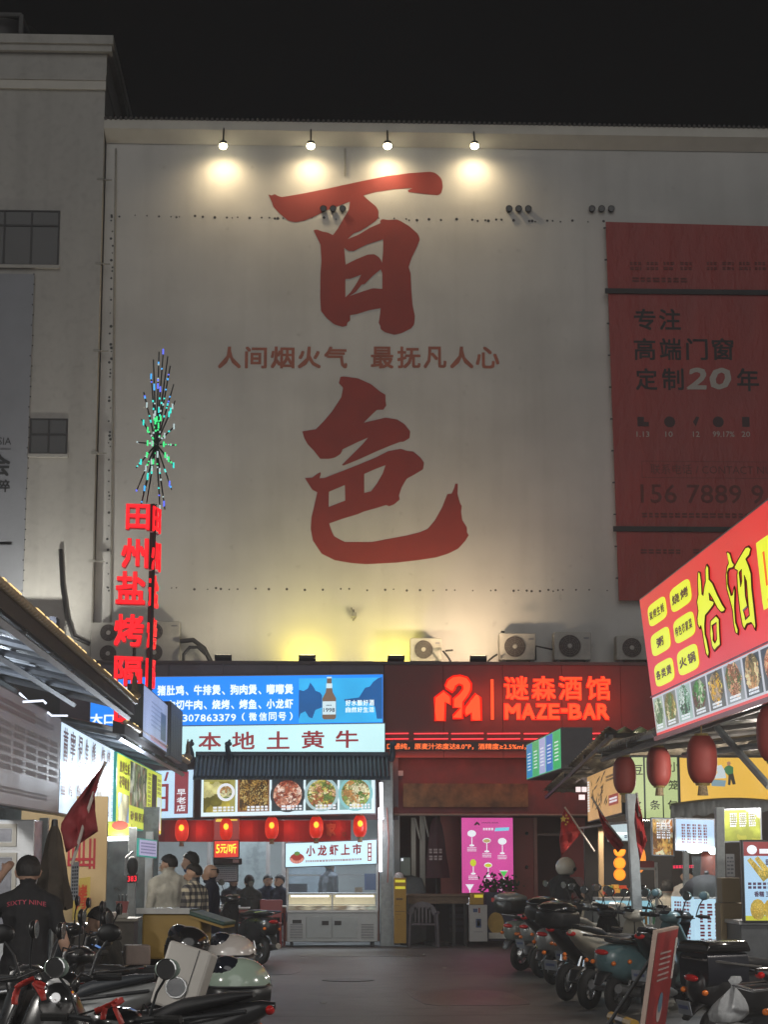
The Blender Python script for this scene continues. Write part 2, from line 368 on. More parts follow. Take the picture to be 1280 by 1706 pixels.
B2 = "320,75 345,72 440,85 530,125 590,175 630,198 630,240 635,270 615,300 570,302 540,330 480,390 560,372 630,355 710,368 760,400 800,450 795,495 750,522 735,520 660,548 560,590 450,640 340,685 330,680 400,610 470,540 510,492 440,522 335,572 320,605 280,630 240,638 180,638 135,580 95,540 70,495 57,450 150,435 200,385 260,315 325,215 338,150 308,118|75,770 125,768 155,745 180,730 185,740 175,772 210,770 300,735 440,680 560,630 650,585 735,570 780,585 820,588 870,630 895,665 888,710 830,745 775,775 740,835 722,890 728,918 690,950 655,965 635,955 560,978 480,1000 440,1018 340,1048 242,1082 255,1125 275,1170 320,1195 350,1210 540,1210 640,1190 780,1165 860,1145 920,1120 970,1060 1020,970 1055,880 1085,878 1100,845 1110,808 1128,810 1125,880 1145,950 1155,960 1150,1000 1158,1060 1190,1110 1190,1145 1203,1162 1180,1200 1130,1255 1060,1290 980,1315 850,1335 700,1352 500,1362 400,1355 280,1335 190,1290 130,1200 115,1120 120,1040 140,960 160,868 125,850 100,810|240,865 350,818 353,925 238,970|483,742 560,708 630,682 610,740 570,810 530,862 483,873"
for nm, B, x0, y0, k in (('painted_character', B1, 430, 270, 3.765), ('painted_character', B2, 490, 610, 4.129)):
    loops = [[W(x0+float(a.split(',')[0])/k, y0+float(a.split(',')[1])/k) for a in lp.split()] for lp in B.split('|')]
    vs, fs = outline_geo(loops); MB().add([FW.p(v[0], v[1], .006) for v in vs], fs).build(nm, redpaint, bld)
s_ = MB(); red2 = P('orange_red_wall_paint', (.40, .13, .085), .7, var=.2, scale=3)
for ch, u0, u1 in zip('人间烟火气最抚凡人心', (363, 408, 451, 496, 540, 618, 662, 706, 750, 793), (402, 445, 491, 535, 579, 656, 701, 744, 789, 832)):
    a = W(u0, 614); b = W(u1, 578); s_.text(ch, FW, a[0], b[0], a[1], b[1], .006, bold=.022)
s_.split(bld, mat=red2)
# anchor holes left by an old banner
h = MB(); rn = random.Random(3)
def hole(u, v, r=.022):
    a = W(u, v); h.disc(FW, a[0], a[1], r, .005, 7)
u = 186
while u < 1010: hole(u, 360+.012*(u-186)+rn.uniform(-1.5, 1.5), rn.uniform(.015, .035)); u += rn.choice((5, 9, 13, 20, 26))
v = 362
while v < 985:
    hole(187-(v-360)*.012+rn.uniform(-2, 2), v, rn.uniform(.015, .035)); v += rn.choice((6, 12, 18, 22))
u = 180
while u < 1035: hole(u, 980+.005*(u-180)+rn.uniform(-1.5, 1.5), rn.uniform(.015, .03)); u += rn.choice((8, 14, 22, 30))
tag(h.build('anchor_holes', dark, bld), kind='stuff')
# vent pipes
for cu_ in (555, 864, 1002):
    for k in (-16, 0, 16):
        a = W(cu_+k, 350); MB().lathe((a[0], YW, a[1]), [(-.09, .075), (-.09, .062), (-.02, .06), (0, .0601)], 16, 'y').build('vent_hole', glassd, bld)
# pipes and cables on the wall
def wtube(pts, r, name, mat, par, Y=YW-.05): return MB().tube([at(a, b, Y) for a, b in pts], r, 8).build(name, mat, par, smooth=40)
pipe = P('grey_pipe', (.35, .34, .31), .6)
for U0, U1, par in ((193, 184, bld), (575, 575, bld)):
    wtube([(U0, 248), (U1, 1040 if U0 < 300 else 293)], .022, 'conduit', pipe, par, YW-.035)
wtube([(168, 250), (160, 560), (152, 1050)], .05, 'downpipe', pipe, bld, YW-.2)
cl = MB()
for v in (300, 440, 585, 755, 935):
    u = 168-(v-250)*.02; p = at(u, v, YW-.2); cl.cbox(p, (.5, .05, .02)); cl.cbox(p, (.13, .13, .05))
cl.build('pipe_bracket', pipe, bld)
# ================================================================ left building
YL = 40.25
lb = thing('left_building', 'taller grey white building on the left with dark windows and a moulded parapet', 'building', (-9, YL, 0))
xr = at(166, 500, YL).x
b = MB(); b.box(-26, xr, YL, YL+16, 0, at(160, 137, YL).z); b.build('wall', wall2, lb)
z1 = at(160, 137, YL).z; z2 = at(170, 66, YL).z
p = MB(); p.box(-26, xr+.02, YL-.10, YL+9, z1, z1+.14); p.box(-26, xr+.02, YL-.02, YL+9, z1+.142, z2-.35)
p.box(-26, xr+.14, YL-.16, YL+9, z2-.35, z2-.2); p.box(-26, xr+.17, YL-.22, YL+9, z2-.2, z2); p.build('parapet', wall2, lb)
MB().box(-26, xr+.02, YL-.07, YL-.0, z1-.2, z1-.002).build('string_course', trimw, lb)
def Lq(u0, u1, v0, v1): a = at(u0, v1, YL); b = at(u1, v0, YL); return a.x, b.x, a.z, b.z
for (u0, u1, v0, v1, nx) in ((-40, 99, 352, 442, 3), (50, 112, 698, 757, 2), (-40, 18, 878, 903, 1)):
    x0, x1, z0, z1_ = Lq(u0, u1, v0, v1)
    wn = MB().box(x0, x1, YL-.012, YL-.004, z0, z1_).build('window', glassd, lb)
    f = MB()
    for k in range(nx+1): xx = x0+(x1-x0)*k/nx; f.box(xx-.02, xx+.02, YL-.035, YL-.013, z0, z1_)
    f.box(x0, x1, YL-.036, YL-.014, z1_-.03, z1_); f.box(x0, x1, YL-.036, YL-.014, z0, z0+.03)
    if nx > 1: f.box(x0, x1, YL-.037, YL-.015, z1_-.36, z1_-.32)
    f.build('window_frame', P('dark_frame', (.02, .02, .022), .5), wn)
    MB().box(x0-.05, x1+.05, YL-.09, YL, z0-.07, z0-.002).build('window_sill', wall2, wn)
x0, x1, z0, z1_ = Lq(38, 99, 1032, 1080)
sh = MB().box(x0, x1, YL-.5, YL, z0-1, z1_).build('metal_hood', P('blue_grey_metal', (.07, .085, .13), .5, var=.2), lb)
tank = thing('water_tank', 'dark water tank in an open frame on the roof at the far left', 'water tank', (at(0, 66, YL+1.5).x, YL+1.5, z2))
a = at(36, 26, YL+1.5); b0 = at(36, 66, YL+1.5)
fr = MB(); fr.tube([(a.x, a.y, b0.z-.3), a], .06); fr.tube([(-9.5, a.y, a.z), a], .06); fr.tube([a, (a.x+.4, a.y+2, b0.z-.2)], .03); fr.build('tank_frame', P('tank_grey', (.12, .12, .12), .6), tank)
MB().lathe((-7.3, YL+2.6, b0.z-.4), [(0, .9), (1.0, .9), (1.15, .6), (1.2, .05)], 20).build('tank', P('tank_dark', (.03, .03, .03), .5), tank, smooth=40)
wtube([(101, 915), (104, 975), (112, 1030), (122, 1060), (150, 1073)], .045, 'hanging_cable', black, lb, YL-.06)
# billboard on the left building
q = [at(-60, 455, YL-.09), at(57, 457, YL-.09), at(36, 1030, YL-.09), at(-60, 1030, YL-.09)]
lbb = thing('wall_billboard', 'pale grey cloth billboard laced to the left building', 'billboard', q[3])
MB().add([(*x,) for x in q]+[x+V((0, .05, 0)) for x in q], [(3, 2, 1, 0), (4, 5, 6, 7), (0, 1, 5, 4), (1, 2, 6, 5), (2, 3, 7, 6)]).build('cloth', P('grey_print', (.34, .36, .40), .7, var=.1, scale=1), lbb)
FB = FR((0, YL-.095, 0), (1, 0, 0)); t = MB()
def LW(u, v): p = at(u, v, YL-.095); return p.x, p.z
a = LW(-3, 741); b_ = LW(19, 729); t.text('SIA', FB, a[0], b_[0], a[1], b_[1], .003)
a = LW(-22, 793); b_ = LW(18, 757); t.text('会', FB, a[0], b_[0], a[1], b_[1], .003, bold=.02)
a = LW(-8, 820); b_ = LW(17, 799); t.text('粹', FB, a[0], b_[0], a[1], b_[1], .003, bold=.015); a = LW(-20, 748.5); b_ = LW(18, 747.5); t.quad(FB, a[0], b_[0], a[1], b_[1], .003)
t.split(lbb, mat=P('dark_print', (.03, .035, .04), .7, var=0, bump=0))
t = MB()
for k in range(34):
    v = 457+k*17; a = LW(55-(v-457)*.036, v); t.disc(FB, a[0]+rn.uniform(0, .05), a[1], .018, .004, 6)
tag(t.build('lacing_eyelets', dark, lbb), kind='stuff')
# ================================================================ red billboard
YB = 40.3
q = [at(1010, 370, YB), at(1420, 381, YB), at(1440, 1004, YB), at(1032, 1000, YB)]
rb = thing('red_billboard', 'dark red unlit door and window advertising billboard on the white wall at the right', 'billboard', q[3])
MB().add(q+[x+V((0, .06, 0)) for x in q], [(3, 2, 1, 0), (4, 5, 6, 7), (0, 1, 5, 4), (1, 2, 6, 5), (2, 3, 7, 6), (3, 0, 4, 7)]).build('cloth', P('red_print', (.33, .032, .026), .5, var=.12, scale=.7, bump=.8, bdist=.12, stretch=(1.6, 1, .7)), rb)
FB = FR((0, YB-.002, 0), (1, 0, 0))
def RW(u, v): p = at(u, v, YB-.002); return p.x, p.z
def rtext(m, s, u0, u1, v0, v1, bold=.012, shear=0): a = RW(u0, v1); b = RW(u1, v0); m.text(s, FB, a[0], b[0], a[1], b[1], .005, bold, shear=shear)
t = MB()
for s, us, v0, v1 in (('专注', (1057, 1099), 515, 550), ('高端门窗', (1057, 1100, 1144, 1187), 564, 600), ('定制', (1060, 1104), 614, 650), ('年', (1229,), 614, 652)):
    for i, ch in enumerate(s): rtext(t, ch, us[i], us[i]+35, v0, v1, .016)
t.split(rb, mat=P('dark_print2', (.035, .028, .03), .7, var=0, bump=0))
t = MB(); rtext(t, '2', 1144, 1176, 613, 649, .03, .18); rtext(t, '0', 1180, 1215, 613, 649, .035, .18)
for s, u0, u1 in (('1.13', 1061, 1082), ('10', 1109, 1121), ('12', 1155, 1166), ('99.17%', 1188, 1224), ('20', 1236, 1250)): rtext(t, s, u0, u1, 719, 728, .01)
t.split(rb, mat=P('pale_print', (.45, .42, .38), .7, var=0, bump=0))
t = MB(); rtext(t, '联系电话 / CONTACT NUMBER', 1084, 1330, 775, 790, 0); rtext(t, '156 7889 9', 1068, 1272, 808, 838, .01)
for i, u0 in enumerate((1050, 1078, 1106, 1134, 1178, 1204, 1232, 1258)):
    a = RW(u0, 452); b_ = RW(u0+19, 435); t.bars(FB, a[0], b_[0], a[1], b_[1], 2, .005, i)
for u0, u1, v in ((1070, 1262, 858), (1068, 1135, 918), (1155, 1270, 918), (1054, 1150, 466)):
    a = RW(u0, v+7); b_ = RW(u1, v-6); t.bars(FB, a[0], b_[0], a[1], b_[1], 1, .005, v)
a = RW(1070, 796); b_ = RW(1340, 770)
for aa in ((a[0], b_[0], a[1], a[1]+.01), (a[0], b_[0], b_[1]-.01, b_[1]), (a[0], a[0]+.01, a[1], b_[1])): t.quad(FB, *aa, .0045)
t.split(rb, mat=P('dull_print', (.14, .03, .025), .7, var=0, bump=0))
t = MB()
for k, u0 in enumerate((1071, 1116, 1161, 1197, 1243)):
    a = RW(u0, 703)
    if k == 0: t.prism(FB, [(a[0]-.11, a[1]-.1), (a[0]+.13, a[1]-.1), (a[0]+.13, a[1]), (a[0]+.03, a[1]), (a[0]+.03, a[1]+.11), (a[0]-.11, a[1]+.11)], .002, .005)
    elif k in (1, 3): t.disc(FB, a[0], a[1], .12, .004)
    elif k == 2: t.prism(FB, [(a[0]-.02, a[1]-.1), (a[0]+.06, a[1]+.1), (a[0], a[1]+.12), (a[0]-.08, a[1])], .002, .005)
    else: t.fbox(FB, a[0]-.08, a[0]+.08, a[1]-.11, a[1]+.11, .001, .005)
t.split(rb, mat=P('icon_print', (.06, .028, .03), .7, var=0, bump=0))
t = MB()
for v in (485, 881): p0 = at(1012+(v-370)*.035, v, YB-.03); t.box(p0.x-.1, 16, p0.y-.02, p0.y+.02, p0.z-.055, p0.z+.055)
t.build('batten', P('black_batten', (.02, .02, .022), .6), rb)
t = MB()
for k in range(12): v = 380+k*53; a = RW(1008+(v-370)*.035, v); t.fbox(FB, a[0]-.03, a[0]+.02, a[1]-.012, a[1]+.012, -.03, .012)
tag(t.build('lacing_eyelets', dark, rb), kind='stuff')
# ================================================================ roof lamps (top four) and ledge floodlights
def top_lamp(u, lab):
    p = at(u, 243, YW-.46); o = thing('wall_lamp', lab, 'wall lamp', p, 'row of lamps along the top of the white wall')
    MB().tube([(p.x, YW-.29, zc1+.04), (p.x, p.y, p.z+.13), (p.x, p.y, p.z+.1)], .018).build('arm', dark, o)
    MB().lathe((p.x, p.y, p.z-.02), [(.13, .03), (.11, .075), (.05, .09), (.045, .085)], 16).build('shade', dark, o, smooth=40)
    MB().ell((p.x, p.y, p.z-.01), (.09, .09, .075)).build('bulb', E('lamp_bulb', 'fff0c8', 22), o, smooth=60)
    l = lamp('SPOT', (p.x, p.y, p.z-.1), 96, (1, .77, .46), to=(p.x, YW+.1, p.z-2.0), size=.09, spot=170, blend=1); l.parent = o; l.location = V(l.location)-p
for u, l_ in ((372, 'leftmost lamp in the row lit along the top of the white wall'), (518, 'second lamp from the left along the top of the white wall'), (646, 'lamp above the red brush character, third from the left in its row'), (791, 'rightmost lamp of the row along the top of the white wall')): top_lamp(u, l_)
def flood(u, v, col, power, lab, es, tgt=(0, .4)):
    p = at(u, v, 38.75); o = thing('floodlight', lab, 'floodlight', V((p.x, p.y, zl)), 'floodlights standing on the shop fascia')
    MB().cbox((p.x, p.y, zl+.05), (.05, .05, .1)).build('bracket', dark, o)
    MB().cbox((p.x, p.y, zl+.15), (.34, .2, .08), rx=R(-35)).build('housing', dark, o, bevel=.01)
    MB().cbox((p.x, p.y+.03, zl+.195), (.28, .15, .008), rx=R(-35)).build('lens', E('flood_lens_'+str(u), col, es), o)
    if 500 < u < 700: l2 = lamp('SPOT', (p.x, YW-.55, zl+.10), 58, (1, .80, .05), to=(p.x, YW, zl+.6), size=.05, spot=140, blend=1); l2.parent = o; l2.location = V(l2.location)-ORG[o.name]
    if power: l = lamp('SPOT', (p.x, p.y+.08, zl+.28), power, srgb(col), to=(p.x+tgt[0], YW, zl+tgt[1]), size=.08, spot=150, blend=1); l.parent = o; l.location = V(l.location)-ORG[o.name]
flood(372, 1103, 'fff0d0', 70, 'dim floodlight nearest the left air conditioners on the fascia', 3, (-.4, 2.6))
flood(512, 1098, 'fff0b0', 75, 'yellow floodlight on the fascia above the beer picture', 10, (0, .9))
flood(660, 1098, 'fff0b0', 70, 'yellow floodlight just left of the lone air conditioner', 10, (-.2, .9))
flood(797, 1098, 'ffdcb0', 230, 'warm floodlight with its frame just left of the paired air conditioners', 10, (-.5, 1.8))
flood(58, 1098, 'f8f4e8', 330, 'unseen white floodlight added at the left end of the fascia behind the tiled canopy', 6, (-.6, 5.5))  # hidden lamp added to brighten the lower left building
# ================================================================ air conditioners
def ac(u0, u1, v0, v1, lab, fans=1, Y=39.9):
    a = at(u0, v1, Y); b = at(u1, v0, Y); w_ = b.x-a.x; hh = b.z-a.z
    o = thing('air_conditioner', lab, 'air conditioner', V((a.x+w_/2, Y, a.z)), 'outdoor air conditioner units on the white wall')
    cm = P('ac_casing', (.42, .41, .38), .6, var=.15, scale=5)
    MB().box(a.x, b.x, Y, Y+.35, a.z, b.z).build('casing', cm, o, bevel=.015)
    for k in range(fans):
        cz = a.z+hh*(k+.5)/fans; r = min(hh/fans, w_)*.40; cx = a.x+(w_*.42 if w_/hh*fans > 1.15 else w_*.45)
        g = MB()
        g.lathe((cx, Y-.012, cz), [(.012, r*.99), (0, r*.99)], 24, 'y'); g.build('fan_opening', P('fan_dark', (.06, .05, .05), .6), o)
        g = MB()
        for q in range(5): g.torus((cx, Y-.022, cz), r*(.28+.175*q), .005, 28, 4, 'y')
        for q in range(12): an = q*PI/6; g.tube([(cx+r*.14*math.cos(an), Y-.02, cz+r*.14*math.sin(an)), (cx+r*math.cos(an), Y-.02, cz+r*math.sin(an))], .004, 4)
        g.build('fan_grille', P('grille_grey', (.22, .2, .19), .5), o)
        MB().lathe((cx, Y-.035, cz), [(.02, .05), (0, .045)], 12, 'y').build('fan_hub', P('hub_grey', (.45, .43, .4), .5), o)
    MB().box(b.x-w_*.2, b.x-w_*.06, Y-.006, Y, b.z-hh/fans*.25, b.z-hh/fans*.18).build('badge', P('badge', (.2, .2, .22), .5), o)
    MB().box(a.x+.05, a.x+.12, Y+.02, Y+.3, min(zl-.002, a.z-.05), a.z-.001).box(b.x-.12, b.x-.05, Y+.02, Y+.3, min(zl-.002, a.z-.05), a.z-.001).build('foot', dark, o)
ac(150, 222, 1037, 1106, 'leftmost double fan air conditioner partly behind the neon sign', 2)
ac(226, 300, 1035, 1104, 'double fan air conditioner just right of the neon sign', 2)
ac(684, 736, 1063, 1101, 'lone small air conditioner right of the yellow floodlight', 1)
ac(833, 893, 1055, 1099, 'air conditioner left one of the pair above the bar sign')
ac(924, 985, 1053, 1099, 'air conditioner right one of the pair above the bar sign')
ac(1028, 1088, 1059, 1099, 'air conditioner at the right end next to the red menu board')
cb = MB(); cb.tube([at(300, 1068, 39.8), at(322, 1066, 39.8), at(340, 1080, 39.8), at(352, 1104, 39.8)], .05).tube([at(306, 1104, 39.7), at(306, 1090, 39.7), at(316, 1078, 39.7), at(330, 1078, 39.7), at(343, 1090, 39.7)], .035)
tag(cb.build('conduit_hose', black, smooth=50), 'thick black hose looped beside the left air conditioners', 'hose')
cb = MB(); cb.tube([at(585, 1012, YW-.06), at(592, 1028, YW-.06), at(588, 1034, YW-.06)], .02)
p_ = at(590, 1024, YW-.12); cb.cbox(p_, (.1, .2, .08)); cb.tube([(p_.x, YW, p_.z+.12), p_], .012)
tag(cb.build('security_camera', P('cam_grey', (.3, .3, .28), .5)), 'small security camera fixed low on the white wall', 'camera')
for L_ in (((738, 1084), (745, 1092), (752, 1102)), ((742, 1084), (755, 1083)), ((812, 1102), (822, 1094), (829, 1090)), ((893, 1100), (893, 1076), (921, 1082)), ((835, 1052), (841, 1053))): MB().tube([at(a_, b_, 39.6) for a_, b_ in L_], .02).build('loose_pipe', dark, bld)
# ================================================================ shop fascia
YF = 38.2
fas = thing('shop_fascia', 'long dark red and grey shop fascia under the white wall', 'fascia', (1, YF, 3))
xm = at(640, 1150, YF).x; xl = at(100, 1150, YF).x; zb = at(800, 1262, YF).z
grey_f = P('grey_fascia', (.12, .11, .14), .55, var=.15, scale=2); red_f = P('dark_red_fascia', (.16, .018, .016), .45, var=.18, scale=1.4)
npan = 9
for i in range(npan):
    a = xm+(12-xm)*i/npan; b_ = xm+(12-xm)*(i+1)/npan; MB().box(a+.004, b_-.004, YF, YF+.25, zb, zl).build('red_panel', red_f, fas)
for i in range(6): a = xl+(xm-xl)*i/6; b_ = xl+(xm-xl)*(i+1)/6; MB().box(a+.004, b_-.004, YF, YF+.25, at(400, 1260, YF).z, zl).build('grey_panel', grey_f, fas)
MB().box(xl-2, 12, YF-.04, YW, zl, zl+.06).build('ledge', P('ledge_metal', (.07, .05, .055), .5, var=.2), fas)
MB().box(xl-2, 12, YF+.27, YW-.01, zb+.1, zl-.01).build('backing', dark, fas)
# bar sign
FF = FR((0, YF, 0), (1, 0, 0))
def FX(u, v, Y=YF): p = at(u, v, Y); return p.x, p.z
sg = thing('bar_sign', 'glowing red orange bar sign with an M and question mark logo and large lettering', 'sign', at(870, 1205, YF))
neon = E('red_neon', 'ff4a18', 1.35); neon_e = E('red_neon_edge', 'ff1a08', 1.1, sample=True)
def zs(pts, k=2.909, x0=620, y0=1080): return [FX(x0+a/k, y0+b/k) for a, b in pts]
LG = [zs([(302, 240), (345, 207), (380, 235), (380, 275), (355, 262), (352, 352), (305, 352)]),
      zs([(353, 182), (365, 155), (390, 138), (425, 133), (460, 143), (480, 172), (478, 205), (462, 235), (440, 262), (438, 341), (390, 341), (392, 325), (425, 290), (392, 288), (392, 245), (420, 222), (438, 198), (437, 182), (420, 175), (405, 185), (400, 200), (388, 215), (357, 195)]),
      zs([(445, 305), (450, 285), (500, 220), (525, 240), (529, 350), (480, 350), (480, 315), (453, 330)])]
m_ = MB(); e_ = MB()
for lp in LG:
    vs, fs = outline_geo([lp]); m_.add([FF.p(v[0], v[1], .09) for v in vs], fs)
    e_.tube([FF.p(a, b, .085) for a, b in lp], .022, 6, closed=True)
m_.build('logo_face', neon, sg); e_.build('logo_edge', neon_e, sg)
t = MB(); t2 = MB(); ed = MB()
for ch, u0, u1 in zip('谜森酒馆', (840, 886, 931, 977), (880, 925, 969, 1016)):
    a = FX(u0, 1166); b_ = FX(u1, 1127); t.text(ch, FF, a[0], b_[0], a[1], b_[1], .07, .012, .02, 1); t2.text(ch, FF, a[0]-.01, b_[0]+.01, a[1]-.01, b_[1]+.01, .03, .035, .01, 1)
u = 841
for ch, w_ in zip('MAZE-BAR', (29, 25, 21, 21, 14, 24, 24, 23)):
    hh = (1173, 1198) if ch != '-' else (1181, 1187)
    a = FX(u, hh[1]); b_ = FX(u+w_-4 if ch != '-' else u+w_-3, hh[0]); t.text(ch, FF, a[0], b_[0], a[1], b_[1], .07, .04, .02, 1); t2.text(ch, FF, a[0]-.02, b_[0]+.02, a[1]-.02, b_[1]+.02, .03, .06, .01, 1); u += w_-.6
a = FX(818, 1199); b_ = FX(822, 1132); t.fbox(FF, a[0], b_[0], a[1], b_[1], .03, .08)
t.split(sg, mat=neon); t2.split(sg, mat=neon_e)
lamp('AREA', at(910, 1165, YF-.7), 20, (1, .12, .04), to=at(910, 1165, YF), size=3.4, size_y=.6)
# red light tubes and ticker
for v in (1222, 1231):
    for ti, (u0, u1) in enumerate(((642, 681), (690, 747), (752, 806), (812, 867), (873, 925), (945, 968), (978, 1000), (1000, 1045), (1050, 1085))):
        a = at(u0, v, YF-.05); b_ = at(u1, v-.5, YF-.05); o = MB().tube([a, b_], .014, 6).build('light_tube', E('red_tube', 'ff4048', 1.5), smooth=60)
        tag(o, 'thin red light tube, %s from the left in the %s row below the bar lettering' % (('first', 'second', 'third', 'fourth', 'fifth', 'sixth', 'seventh', 'eighth', 'ninth')[ti], 'upper' if v < 1225 else 'lower'), 'light tube', 'red light tubes in two rows on the fascia')
tk = thing('ticker_display', 'long red scrolling ticker display under the bar sign', 'display', at(800, 1252, YF-.03))
a = FX(641, 1250); b_ = FX(1085, 1236); MB().fbox(FF, a[0], b_[0], a[1], b_[1], .002, .06).build('housing', P('led_black', (.03, .008, .008), .4, var=0), tk)
t = MB(); a = FX(645, 1248.5); b_ = FX(988, 1239); t.text('口感纯，原麦汁浓度达8.0°P，酒精度≥2.5%ml，口感醇厚，适合喜欢', FF, a[0], b_[0], a[1], b_[1], .064, .012); t.split(tk, mat=E('led_orange', 'ff7030', 1.5))
a = FX(968, 1236); b_ = FX(1040, 1234); lamp('AREA', at(800, 1262, YF-.3), 8, (1, .15, .06), to=at(800, 1300, YF+.2), size=4, size_y=.15)
# ================================================================ bar front
bar = thing('bar_shopfront', 'dark red bar shopfront with corrugated awning, red door panels and a dark doorway', 'shopfront', (2.5, 38.9, 0))
xl2 = at(650, 1400, 38.9).x
YA = 38.9; aw = MB(); z0 = at(800, 1357, YF+.15).z; n_ = 130; vs = []; fs = []
for i in range(n_+1):
    x = xm+.1+(11-xm)*i/n_; yo = .02*math.sin(i*PI*.9)
    vs += [(x, YF+.05+yo, z0), (x, YF+.30+yo, at(800, 1300, YF).z), (x, YF+.32+yo, zb+.02)]
for i in range(n_): fs += [(3*i, 3*i+3, 3*i+4, 3*i+1), (3*i+1, 3*i+4, 3*i+5, 3*i+2)]
aw.add(vs, fs).build('awning', P('faded_red_awning', (.15, .024, .028), .6, var=.35, scale=2.2, bump=.1), bar, smooth=60)
a = FX(672, 1344, YF+.02); b_ = FX(880, 1305, YF+.02)
t = MB().quad(FR((0, YF-.0, 0), (1, 0, 0)), a[0], b_[0], a[1], b_[1], -.03)
t.build('faded_banner', P('faded_banner', (.22, .11, .045), .7, var=.7, scale=3, bump=.1), bar)
MB().tube([(xm+.2, YF+.03, z0), (10, YF+.03, z0-.02)], .025).build('awning_rail', P('rail_metal', (.3, .22, .18), .4, metal=.5), bar)
MB().box(xl2, 11, 40.1, 40.3, 0, z0+1.4).build('back_wall', P('dark_interior', (.09, .03, .03), .7, var=.3, scale=1), bar)
def pan(u0, u1, v0, v1, Y, name, mat, d=.06, bevel=0):
    a = at(u0, v1, Y); b = at(u1, v0, Y); return MB().box(a.x, b.x, Y, Y+d, max(0, a.z), b.z).build(name, mat, bar, bevel=bevel)
rp = P('red_door_panel', (.26, .028, .028), .45, var=.2, scale=1.5)
pan(735, 772, 1358, 1575, 39.3, 'door_panel', rp); pan(853, 893, 1362, 1575, 39.3, 'door_panel', rp); pan(938, 975, 1362, 1575, 39.3, 'door_panel', rp)
pan(893, 938, 1388, 1392, 39.28, 'door_rail', P('door_rail', (.08, .03, .03), .4)); pan(892, 895, 1362, 1575, 39.25, 'door_post', P('door_post', (.25, .08, .07), .4))
for v in (1388, 1444):
    p_ = at(878, v, 39.28); MB().ell(p_, (.035, .03, .035)).build('door_knob', dark, bar)
# pink drinks menu
mn = thing('drinks_menu', 'tall glowing pink cocktail menu display in front of the bar', 'menu display', at(810, 1490, 38.6))
PB = FR2(at(770, 1487, 38.6), at(856, 1487, 38.6)); ph = at(768, 1362, 38.6).z-PB.o.z; pw = PB.w
MB().fbox(PB, -.02, pw+.02, -.02, ph+.02, -.12, -.002).build('casing', dark, mn, bevel=.01)
MB().quad(PB, 0, pw, 0, ph, 0).build('screen', E('pink_screen', 'dc4ca4', .85, True, .12), mn)
t = MB(); M = t.m
whitep = E('print_white', 'f4f8ff', .9); pdark = E('print_dark', '401838', .1)
def glass(a, b, s, kind, liq):
    t.m(whitep)
    if kind == 0: t.disc(PB, a, b+.02, .085*s, .003, 18, .065*s)
    elif kind == 1: t.disc(PB, a, b, .08*s, .003, 18, .05*s); t.m(liq); t.disc(PB, a, b-.005, .068*s, .006, 18, .035*s); t.m(whitep)
    elif kind == 2: t.m(liq); t.prism(PB, [(a, b-.07*s), (a+.08*s, b+.06*s), (a-.08*s, b+.06*s)], .001, .005); t.m(whitep); t.quad(PB, a-.08*s, a+.08*s, b+.045*s, b+.06*s, .007)
    else: t.m(liq); t.disc(PB, a, b, .06*s, .004, 14, .07*s); t.m(whitep)
    t.quad(PB, a-.006, a+.01, b-.2*s, b-.05*s, .002); t.disc(PB, a, b-.21*s, .05*s, .003, 12, .02*s)
    t.bars(PB, a-.09, a+.09, b-.33*s, b-.24*s, 3, .003, int(a*100), .5)
yl = E('print_yellow', 'd8e030', .8); am = E('print_amber', 'c8b070', .8); gn = E('print_green', '50d858', .8)
k = pw/.86
for (u, v, kd, lq) in ((787, 1390, 0, am), (812, 1400, 1, am), (838, 1403, 0, am), (789, 1437, 3, yl), (814, 1441, 1, yl), (840, 1455, 2, gn), (783, 1478, 2, whitep)):
    a = (u-770)/86*pw; b_ = (1487-v)/125*ph; glass(a, b_, 1.0, kd, lq)
t.m(pdark); s0 = .31*pw
t.prism(PB, [(.24*pw, .90*ph), (.27*pw, .93*ph), (.30*pw, .95*ph), (.34*pw, .93*ph), (.36*pw, .9*ph), (.33*pw, .9*ph), (.31*pw, .92*ph), (.28*pw, .9*ph)], .001, .004)
t.text('MAZE-BAR', PB, .40*pw, .72*pw, .925*ph, .943*ph, .003); t.m(whitep)
t.bars(PB, .42*pw, .62*pw, .83*ph, .87*ph, 1, .003, 5, .8); t.m(E('print_cyan', '80d8f0', .9)); t.prism(PB, [(.64*pw, .82*ph), (.92*pw, .83*ph), (.93*pw, .875*ph), (.66*pw, .865*ph)], .001, .004)
t.split(mn)

# ================================================================ restaurant under the blue sign
def sign_box(name, label, cat, uv0, Y0, uv1, Y1, vtop, casing, face, depth=.15, fmargin=.0, group=None):
    """box sign between two lower corners; returns thing, frame, width, height"""
    p0 = at(*uv0, Y0); p1 = at(*uv1, Y1); ht = at(uv0[0], vtop, Y0).z-p0.z
    F = FR2(p0, p1); o = thing(name, label, cat, p0, group)
    MB().fbox(F, -.02, F.w+.02, -.02, ht+.02, -depth, -.003).build('casing', casing, o, bevel=.008)
    MB().quad(F, fmargin, F.w-fmargin, fmargin, ht-fmargin, 0).build('face', face, o)
    return o, F, F.w, ht
alu = P('sign_aluminium', (.25, .27, .3), .45, metal=.5)
Yb = 38.0
o, F, w_, h_ = sign_box('menu_sign', 'long glowing blue sign with white dish names, a phone number and a beer bottle', 'sign', (150, 1210), Yb, (638, 1204), Yb, 1129, alu, E('blue_face', '0a80f0', 1.3, True, .12, .4))
def A(u): return (u-150)/488*w_
def B(v): return (1207-v)/81*h_
t = MB(); t.m(E('print_white_lit', 'f0ffff', 1.15))
